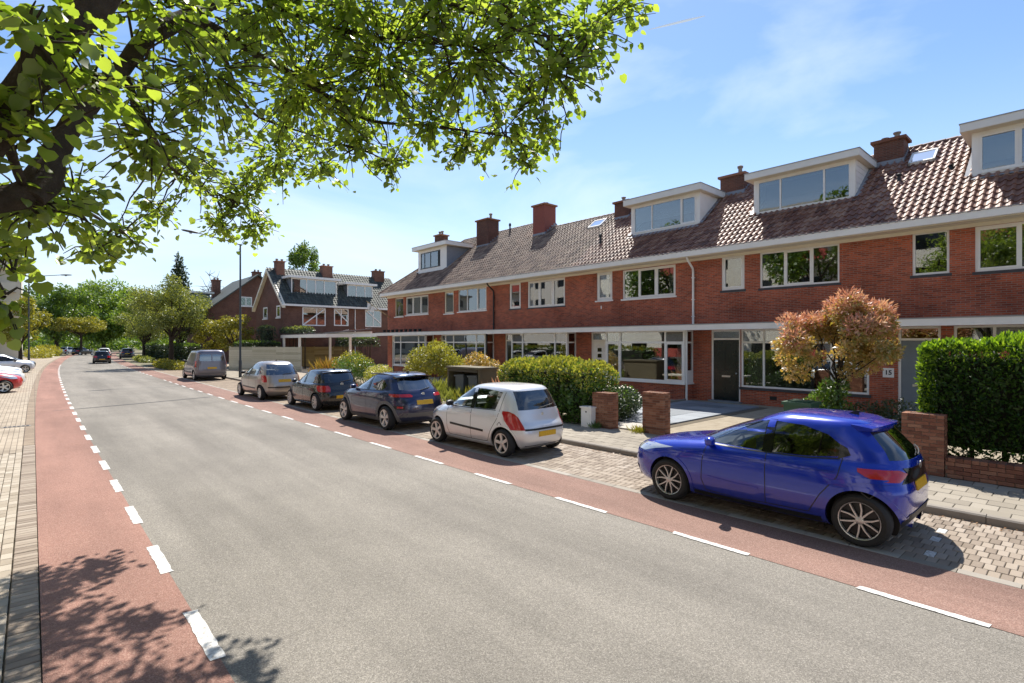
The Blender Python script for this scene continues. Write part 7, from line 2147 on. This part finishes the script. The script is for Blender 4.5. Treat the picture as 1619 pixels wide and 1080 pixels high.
def tree(label, x, y, h, r, m, n=5200, leaf=0.30, zc=None, rz=None, trunk=0.16, group=None, name="street_tree", clumps=26, shape=BLADE, bare=False, conical=False, ztr=None):
    t = thing(name, label, "tree", (x, y, 0.0), 0, group)
    zc = zc or h * 0.62; rz = rz or h - zc
    tk = MB(); fork = max(1.2, zc - rz * 0.75)
    tk.tube([(x, y, 0), (x + 0.03, y, fork * 0.5), (x - 0.02, y + 0.02, fork)], [trunk * 1.25, trunk, trunk * 0.85], 10)
    cl = []
    for k in range(clumps):
        if conical:
            f = k / clumps; rad = r * (1 - f) * random.uniform(0.6, 1.0); a = k * 2.4
            c = (x + rad * math.cos(a), y + rad * math.sin(a), fork + (h - fork) * f)
            cl.append((c, (r * 0.42 * (1 - f * 0.75), r * 0.42 * (1 - f * 0.75), 0.10 * h)))
        else:
            d = unit(RNG.normal(size=3)); d[2] = d[2] * 0.9 + 0.1; q = random.uniform(0.45, 0.86)
            c = (x + d[0] * r * q, y + d[1] * r * q, zc + d[2] * rz * q)
            cl.append((c, (r * random.uniform(0.22, 0.36), r * random.uniform(0.22, 0.36), rz * random.uniform(0.18, 0.30))))
        if k % 2 == 0 or bare:
            pts = branchy(tk, (x, y, fork * random.uniform(0.75, 1.0) if not conical else c[2] * 0.9), c, trunk * 0.5, 0.02, 0.06, 4, 6, 0.05)
            if bare:
                for _ in range(7):
                    b = pts[random.randint(2, 4)]
                    branchy(tk, b, b + Vector((random.gauss(0, r * 0.22), random.gauss(0, r * 0.22), random.uniform(0, r * 0.4))), 0.05, 0.015, 0, 3, 5, 0.06)
    if conical: tk.tube([(x, y, fork), (x, y, h)], [trunk * 0.8, 0.02], 8)
    tk.build("trunk", M_BARK, t, True, 60)
    if not bare:
        tag(link("crown", crown_leaves(cl, n, leaf, m, shape), t), kind="stuff")
    return t

GT = "trees along the right side of the street"
tree("nearest street tree on the right, planted in a bed beside the grey van", 9.7, 59.5, 9.0, 3.5, L_OLIVE, 13000, 0.20, 5.7, 3.2, 0.20, GT)
tree("second street tree on the right, just beyond the one in the flower bed", 12.0, 68.0, 8.2, 3.4, L_OLIVE, 7000, 0.22, 5.0, 3.0, 0.15, GT)
tree("third street tree on the right, standing by the dark estate car", 10.6, 84.0, 8.6, 3.4, L_OLIVE, 5500, 0.26, 5.2, 3.2, 0.16, GT)
tree("fourth and farthest street tree on the right", 12.5, 97.0, 8.0, 3.4, L_OLIVE, 4500, 0.28, 5.0, 3.0, 0.15, GT)
tree("very large round-crowned tree filling the end of the street", 13.5, 176.0, 18.2, 11.5, L_BRIGHT, 42000, 0.60, 9.4, 9.0, 0.5, None, "park_tree", 80)
tree("dense green tree at the far left beside the apartment block", 3.2, 138.0, 14.0, 7.0, L_GREEN, 11000, 0.5, 8.4, 6.4, 0.35, None, "park_tree", 30)
tree("small yellow-green umbrella-shaped tree at the bend", 6.6, 131.0, 7.6, 4.4, L_YELLOW, 4500, 0.34, 5.6, 1.9, 0.2, None, "park_tree", 22)
tree("tall dark conifer whose top shows above the street trees", 19.3, 111.0, 17.3, 3.4, L_DARK, 5200, 0.5, trunk=0.25, name="conifer_tree", clumps=34, conical=True)
tree("broad green tree behind the street trees on the right", 21.0, 122.0, 13.0, 7.5, L_BRIGHT, 12000, 0.5, 7.5, 5.2, 0.35, None, "park_tree", 30)
tree("round green tree between the great tree and the conifer", 20.0, 150.0, 13.5, 8.0, L_BRIGHT, 12000, 0.55, 7.5, 6.0, 0.35, None, "park_tree", 30)
tree("slender green tree rising behind the black-roofed house", 30.5, 80.5, 18.0, 2.5, L_GREEN, 5200, 0.36, 13.6, 4.4, 0.25, None, "garden_tree", 26)
tree("bare leafless tree behind the farthest house", 21.8, 94.5, 14.3, 4.2, None, 0, 0.3, 10.5, 3.6, 0.22, None, "bare_tree", 12, bare=True)
tree("bright green tree at the far left behind the parked cars", -1.2, 80.0, 8.0, 2.6, L_YELLOW, 4500, 0.28, 4.6, 3.2, 0.18, None, "garden_tree", 22)
tree("bushy yellow shrub tree in front of the farthest house", 14.2, 55.5, 5.2, 2.1, L_YELLOW, 4200, 0.20, 3.2, 1.9, 0.10, None, "garden_tree", 22)
tree("yellow-green shrub tree left of the one before the farthest house", 13.2, 58.8, 4.8, 1.9, L_YELLOW, 3600, 0.20, 3.0, 1.7, 0.10, None, "garden_tree", 20)
tree("leafy roadside tree on the near left, seen mirrored in the windows", -6.5, 15.0, 16.0, 5.2, L_GREEN, 9000, 0.38, 10.0, 6.0, 0.22, None, "roadside_tree")
tree("leafy roadside tree farther along on the left, seen mirrored in the windows", -7.5, 29.0, 15.0, 5.0, L_GREEN, 8000, 0.38, 9.5, 5.6, 0.22, None, "roadside_tree")
tree("leafy roadside tree on the left behind the camera, seen mirrored in the windows", -5.5, -8.0, 16.0, 5.2, L_GREEN, 9000, 0.38, 10.0, 6.0, 0.22, None, "roadside_tree")

# wood that closes the horizon
fw_ = []
for k in range(150):
    u = random.uniform(185, 330); a = random.uniform(-0.35, 1.0)
    xx = u * a * 0.9
    hh = random.uniform(7, 12)
    fw_.append(((xx, u, hh * 0.42), (7.0, 7.0, hh * 0.62)))
fo = link("far_wood", crown_leaves(fw_, 60000, 1.2, L_GREEN), None); tag(fo, "far-off line of green trees closing the horizon", "wood", kind="stuff")

def shrub(label, clumps, n, leaf, m, name="garden_shrub", shape=BLADE, group=None, new=None, zb=0.08, zbias=0.0):
    c = np.mean([q[0] for q in clumps], axis=0)
    t = thing(name, label, "shrub", (float(c[0]), float(c[1]), zb), 0, group)
    st_ = MB()
    for q, r in clumps:
        for _ in range(3):
            rr2 = r if not isinstance(r, (tuple, list)) else r[0]
            branchy(st_, (q[0] + random.gauss(0, 0.1), q[1] + random.gauss(0, 0.1), zb), (q[0] + random.gauss(0, rr2 * 0.4), q[1] + random.gauss(0, rr2 * 0.4), q[2]), 0.018, 0.006, 0, 3, 5)
    st_.build("stems", M_TWIG, t)
    tag(link("foliage", crown_leaves(clumps, n, leaf, m, shape, "foliage", 0.5, 0.6, zbias), t), kind="stuff")
    if new:
        m2, n2 = new
        cl2 = [((q[0], q[1], q[2] + (r if not isinstance(r, (tuple, list)) else r[2]) * 0.45), tuple(0.85 * (r if not isinstance(r, (tuple, list)) else r[i]) * (1 if i < 2 else 0.65) for i in range(3))) for q, r in clumps]
        tag(link("new_growth", crown_leaves(cl2, n2, leaf, m2, shape, "new_growth", 0.8, 0.5, -0.4), t), kind="stuff")
    return t

def clipped_hedge(label, x0, x1, y0, y1, z0, z1, m, m_new, n, leaf, shape, name="hedge", round_=0.25, top_new=0.3, wav=0.06, cat="hedge", end_new=None):
    """Box-shaped hedge: leaves in a thick skin round a dim core of stems."""
    t = thing(name, label, cat, ((x0 + x1) / 2, (y0 + y1) / 2, z0))
    n_ = n
    P = []; D = []
    areas = np.array([(y1 - y0) * (z1 - z0), (y1 - y0) * (z1 - z0) * 0.4, (x1 - x0) * (z1 - z0), (x1 - x0) * (z1 - z0), (x1 - x0) * (y1 - y0)])
    cnt = (areas / areas.sum() * n_).astype(int)
    cx, cy = (x0 + x1) / 2, (y0 + y1) / 2
    for f, c in enumerate(cnt):
        a, b, dep = RNG.random(c), RNG.random(c), np.abs(RNG.normal(0, 0.09, c))
        if f in (0, 1):
            Y = y0 + a * (y1 - y0); Z = z0 + b * (z1 - z0); X = np.full(c, x0) + dep if f == 0 else np.full(c, x1) - dep
            d = np.tile((-1.0 if f == 0 else 1.0, 0, 0), (c, 1))
        elif f in (2, 3):
            X = x0 + a * (x1 - x0); Z = z0 + b * (z1 - z0); Y = np.full(c, y0) + dep if f == 2 else np.full(c, y1) - dep
            d = np.tile((0, -1.0 if f == 2 else 1.0, 0), (c, 1))
        else:
            X = x0 + a * (x1 - x0); Y = y0 + b * (y1 - y0); Z = np.full(c, z1) - dep
            d = np.tile((0, 0, 1.0), (c, 1))
        P.append(np.stack([X, Y, Z], 1)); D.append(d)
    P = np.concatenate(P); D = np.concatenate(D)
    # pillowy surface: rounded shoulders and swells
    ex = (P[:, 0] - cx) / (x1 - x0) * 2; ey = (P[:, 1] - cy) / (y1 - y0) * 2
    drop = round_ * (np.abs(ex) ** 4 * 0.6 + np.abs(ey) ** 12 * 0.6)
    hz = (P[:, 2] - z0) / (z1 - z0)
    P[:, 2] -= drop * hz
    sw_ = np.sin(P[:, 1] * 3.1 + P[:, 2] * 2.3) + np.sin(P[:, 1] * 7.3 - P[:, 2] * 5.1 + 1.0) * 0.6 + np.sin(P[:, 1] * 13.7 + P[:, 0] * 9) * 0.4
    P += D * (sw_ * wav)[:, None]
    n = len(P)
    F = unit(D * 0.8 + np.array((0, 0, 0.35)) + RNG.normal(0, 0.5, (n, 3)))
    N_ = unit(D + np.array((0, 0, 0.6)) + RNG.normal(0, 0.5, (n, 3)))
    S_ = leaf * RNG.uniform(0.6, 1.4, n)
    isnew = (P[:, 2] + drop * hz > z1 - top_new * RNG.random(n) ** 1.5) & (RNG.random(n) < 0.9)  # top leaves take the brighter colour: new growth plus painted sunlight
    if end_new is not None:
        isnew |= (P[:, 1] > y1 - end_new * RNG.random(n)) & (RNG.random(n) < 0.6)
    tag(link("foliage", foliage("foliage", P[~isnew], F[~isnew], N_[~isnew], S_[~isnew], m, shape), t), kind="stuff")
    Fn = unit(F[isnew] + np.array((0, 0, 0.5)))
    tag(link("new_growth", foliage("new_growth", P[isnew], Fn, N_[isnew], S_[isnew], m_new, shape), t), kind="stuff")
    st_ = MB(); y = y0 + 0.3
    while y < y1 - 0.1:
        xx = cx + random.gauss(0, 0.06)
        st_.tube([(xx, y, 0.08), (xx + random.gauss(0, 0.03), y + random.gauss(0, 0.03), (z0 + z1) / 2), (xx, y, z1 - 0.35)], [0.04, 0.03, 0.01], 7)
        y += 0.42
    st_.build("stems", M_BARK, t, True)
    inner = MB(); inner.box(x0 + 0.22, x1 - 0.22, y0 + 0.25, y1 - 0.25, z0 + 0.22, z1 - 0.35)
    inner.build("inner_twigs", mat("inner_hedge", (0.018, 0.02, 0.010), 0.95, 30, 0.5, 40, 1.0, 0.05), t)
    return t
clipped_hedge("tall clipped conifer hedge on the low brick wall at the right edge", 12.15, 13.35, -3.4, 2.22, 0.34, 2.50, L_CONIFER, L_CONIFER_NEW_LIT, 46000, 0.080, (SPRAY[0] * np.array((0.55, 1, 1)), SPRAY[1]), "conifer_hedge", 0.15, 0.55, 0.05, end_new=0.30)
clipped_hedge("bushy bright-topped leafy hedge behind the small silver hatchback", 11.45, 13.0, 9.68, 13.3, 0.12, 1.88, L_HEDGE, L_HEDGE_NEW_LIT, 17000, 0.085, BLADE, "leafy_hedge", 0.42, 0.75, 0.09)
clipped_hedge("long dark clipped hedge under the street trees on the right", 11.6, 12.8, 62.0, 92.0, 0.1, 2.2, L_DARK, L_GREEN, 9000, 0.20, BLADE, "far_hedge", 0.2, 0.2, 0.05)
clipped_hedge("ivy-covered screen at the left end of the white carport", 15.6, 16.6, 50.9, 53.2, 0.1, 3.9, L_DARK, L_OLIVE, 3500, 0.13, BLADE, "ivy_screen", 0.2, 0.25, 0.08)
clipped_hedge("dark clipped hedge on top of the pale board fence", 13.0, 16.6, 49.9, 51.0, 1.6, 2.5, L_DARK, L_GREEN, 3500, 0.14, BLADE, "fence_hedge", 0.2, 0.15, 0.06)
clipped_hedge("band of ivy lying along the roof edge of the carport", 17.0, 18.4, 46.5, 51.0, 3.25, 3.75, L_DARK, L_OLIVE, 2600, 0.12, BLADE, "ivy_band", 0.2, 0.15, 0.08)
clipped_hedge("dark garden hedge seen under the carport in front of the yellow fence", 22.0, 23.5, 44.0, 50.5, 2.0, 2.9, L_DARK, L_GREEN, 2500, 0.14, BLADE, "back_hedge", 0.2, 0.15, 0.06)
clipped_hedge("low green hedge behind the red and white cars on the left", -8.0, -5.2, 30.0, 70.0, 0.0, 1.9, L_HEDGE, L_YELLOW, 7000, 0.22, BLADE, "left_hedge", 0.2, 0.3, 0.08)

# the little tree with red new leaves before house B
pt_ = thing("red_leaf_tree", "small round tree with pinkish red new leaves behind the blue car", "tree", (14.6, 4.25, 0.08))
cl = []
for k in range(34):
    d = unit(RNG.normal(size=3)); d[2] = d[2] * 0.95 if random.random() < 0.3 else abs(d[2]) * 1.1 - 0.42; q = random.uniform(0.7, 1.12); rr3 = random.uniform(0.22, 0.44)
    cl.append(((14.6 + d[0] * 1.02 * q, 4.25 + d[1] * 1.30 * q, 2.42 + d[2] * 0.95 * q), (rr3, rr3, rr3 * 0.8)))
tk = MB(); tk.tube([(14.6, 4.25, 0.05), (14.58, 4.28, 0.9), (14.62, 4.24, 1.55)], [0.055, 0.05, 0.045], 9)
for c, r in cl[::2]: branchy(tk, (14.61, 4.25, random.uniform(1.3, 1.6)), c, 0.022, 0.006, 0.05, 4, 5)
tk.build("trunk", M_BARK, pt_, True)
tag(link("crown", crown_leaves(cl, 13000, 0.090, L_REDGRN, BLADE, "crown", 0.5, 0.6, 0.0), pt_), kind="stuff")
top = [(tuple(np.array(c) + np.array((0.0, 0.0, 0.10)) + 0.10 * unit(np.array(c) - np.array((14.6, 4.25, 2.2)))), (0.30, 0.30, 0.24)) for c, r in cl if c[2] > 2.6 or random.random() < 0.15]
tag(link("new_leaves", crown_leaves(top, 6500, 0.12, L_RED, SLIM, "new_leaves", 0.6, 0.5, -0.3), pt_), kind="stuff")

shrub("dark rounded shrub left of the dark green bin, behind the blue car", [((14.3, 3.55, 0.65), 0.5), ((14.6, 3.1, 0.7), 0.55), ((14.2, 2.8, 0.5), 0.45)], 3200, 0.07, L_DARK)
shrub("small green shrub at the foot of the red-leaved tree", [((14.7, 4.6, 0.9), 0.42), ((14.5, 4.2, 0.7), 0.4), ((14.6, 4.35, 1.25), 0.36)], 2600, 0.08, L_HEDGE)
shrub("dark ivy shrub between the two brick piers", [((13.4, 9.7, 0.55), 0.5), ((13.9, 10.1, 0.6), 0.55), ((14.5, 10.4, 0.5), 0.5), ((12.9, 9.55, 0.35), 0.32)], 4200, 0.075, L_DARK, new=(L_HEDGE, 260))
shrub("large pale green shrub before the bay window of the second-last house", [((14.4, 21.0, 1.55), 0.85), ((14.2, 22.3, 1.5), 0.8), ((14.5, 20.2, 1.2), 0.7), ((14.6, 21.6, 2.0), 0.6), ((14.3, 22.9, 1.0), 0.7)], 6500, 0.105, L_YELLOW, new=(L_HEDGE_NEW_LIT, 1200))
shrub("bronze red shrub right of the large pale green one", [((14.9, 18.9, 1.5), 0.6), ((15.2, 18.4, 1.2), 0.6)], 2400, 0.10, L_REDGRN)
shrub("low yellow-green shrub behind the dark blue crossover's roof", [((13.2, 24.6, 0.8), 0.6), ((13.4, 25.6, 0.7), 0.6)], 2600, 0.09, L_HEDGE_NEW_LIT)
shrub("wide green shrub behind the black hatchback", [((13.6, 27.5, 0.9), 0.75), ((13.8, 28.8, 1.0), 0.8), ((14.2, 30.0, 1.1), 0.85), ((14.2, 31.4, 0.9), 0.7)], 6000, 0.10, L_HEDGE, new=(L_YELLOW, 1500))
def blades(label, x, y, r, n, h, m, name="grass_clump"):
    t = thing(name, label, "grass", (x, y, 0.08))
    P = np.stack([RNG.normal(x, r * 0.4, n), RNG.normal(y, r * 0.4, n), np.full(n, 0.08)], 1)
    a = RNG.random(n) * 2 * math.pi; tilt = RNG.uniform(0.15, 0.9, n)
    F = np.stack([np.cos(a) * tilt, np.sin(a) * tilt, np.ones(n)], 1)
    tag(link("blades", foliage("blades", P, F, np.stack([np.cos(a + 1.5), np.sin(a + 1.5), 0 * a + 0.2], 1), h * RNG.uniform(0.6, 1.2, n), m, (SLIM[0] * np.array((0.35, 1, 1)), SLIM[1])), t), kind="stuff")
blades("golden grass clump left of the bin shelter", 12.7, 18.9, 0.9, 300, 0.8, L_OLIVE)
blades("golden grass clump in front of the bin shelter", 12.4, 17.0, 0.8, 180, 0.6, L_OLIVE)
blades("golden grass clump right of the bin shelter", 12.6, 15.6, 0.8, 260, 0.7, L_YELLOW)
blades("reddish spiky plant between the bin shelter and the leafy hedge", 13.2, 14.3, 0.9, 320, 1.15, L_RED, "spiky_plant")
blades("bronze spiky plant beside the carport behind the black hatchback", 14.6, 34.0, 1.0, 260, 1.3, L_ORANGE, "spiky_plant")
blades("tuft of weeds at the foot of the square brick pier", 11.66, 8.0, 0.22, 160, 0.22, L_YELLOW, "weed_tuft")
blades("tuft of weeds at the foot of the white cabinet", 11.42, 9.2, 0.2, 140, 0.2, L_HEDGE, "weed_tuft")
shrub("low planting round the nearest street tree on the right", [((9.4, 55.5, 0.3), (0.9, 2.2, 0.5)), ((9.3, 59.0, 0.3), (0.9, 2.4, 0.5)), ((9.5, 62.0, 0.3), (0.9, 2.0, 0.45))], 3600, 0.16, L_YELLOW, zb=0.02, name="tree_bed_planting")
shrub("strip of low planting under the third street tree", [((10.2, 79.0, 0.25), (0.8, 3.5, 0.4)), ((10.6, 86.0, 0.25), (0.8, 3.5, 0.4))], 2600, 0.2, L_OLIVE, zb=0.02, name="tree_bed_planting")
shrub("bright green bank of shrubs at the bend on the left", [((0.5, 112.0, 0.7), (1.8, 8, 0.9)), ((1.5, 124.0, 0.8), (2.2, 6, 1.1))], 4000, 0.32, L_YELLOW, zb=0.0)
# tree bed kerbs
g = MB(); g.box(8.55, 10.6, 53.5, 64.5, -0.03, 0.02); struct("tree_bed", g, M_SOIL)
# tree pit at the foot of the linden: concrete edging with a rounded end
g = MB(); pts = [(-1.02, 2.5), (-0.33, 2.5), (-0.33, 8.75), (-0.37, 8.92), (-0.48, 9.03), (-0.62, 9.07), (-1.02, 9.07)]
g.prism(pts, lambda a, b, t: (a, b, t), -0.05, 0.11); struct("tree_pit_edging", g, M_CONC)
g = MB(); g.box(-1.0, -0.47, 2.6, 8.8, 0.05, 0.118); struct("tree_pit_soil", g, M_SOIL)
# fallen leaves and grit in the gutter
n = 700
P = np.stack([9.47 - np.abs(RNG.normal(0, 0.12, n)), RNG.uniform(-1, 12, n), np.full(n, 0.008)], 1)
lit = foliage("leaf_litter", P, RNG.normal(0, 1, (n, 3)) * np.array((1, 1, 0.1)), np.tile((0, 0, 1.0), (n, 1)) + RNG.normal(0, 0.2, (n, 3)), RNG.uniform(0.015, 0.045, n), leafmat("dry_leaf", [(0.16, 0.07, 0.03), (0.30, 0.16, 0.07), (0.36, 0.26, 0.13)], 0.2, (1.2, 1, 0.8)))
tag(link("leaf_litter", lit), "dry brown leaf litter lying along the right kerb", "litter", kind="stuff")
# flag hung from the end house
fl = thing("flag", "white flag on a slanted pole at the corner of the end house", "flag", (20.25, 36.4, 4.2))
b = MB(); b.tube([(20.29, 36.4, 4.3), (18.9, 37.6, 5.6)], 0.025, 8); b.build("pole", M_WOOD, fl)
vs = []; nn = 10
for i in range(nn + 1):
    t = i / nn; p = Vector((18.95, 37.55, 5.55)).lerp(Vector((19.35, 37.2, 5.15)), t)
    for j in range(5):
        vs.append((p.x + 0.05 * math.sin(i * 1.4 + j), p.y + 0.08 * math.sin(i * 1.1 + j * 0.8), p.z - j * 0.14))
MB().add(vs, [(i * 5 + j, i * 5 + j + 1, (i + 1) * 5 + j + 1, (i + 1) * 5 + j) for i in range(nn) for j in range(4)]).build("cloth", M_WHITE, fl, True)
# short contrail, high and far
ct = MB(); a = Vector((6034, 3984, 4143)); b_ = Vector((6594, 3478, 4328))
ct.tube([a, a.lerp(b_, 0.3), a.lerp(b_, 0.7), b_], [4, 14, 17, 6], 8)
tag(ct.build("contrail", mat("ice_cloud", (0.9, 0.9, 0.9), 1.0, 0.01, 0.1, 1, 0), None, True), "short white aircraft trail high in the blue sky", "contrail", kind="stuff")
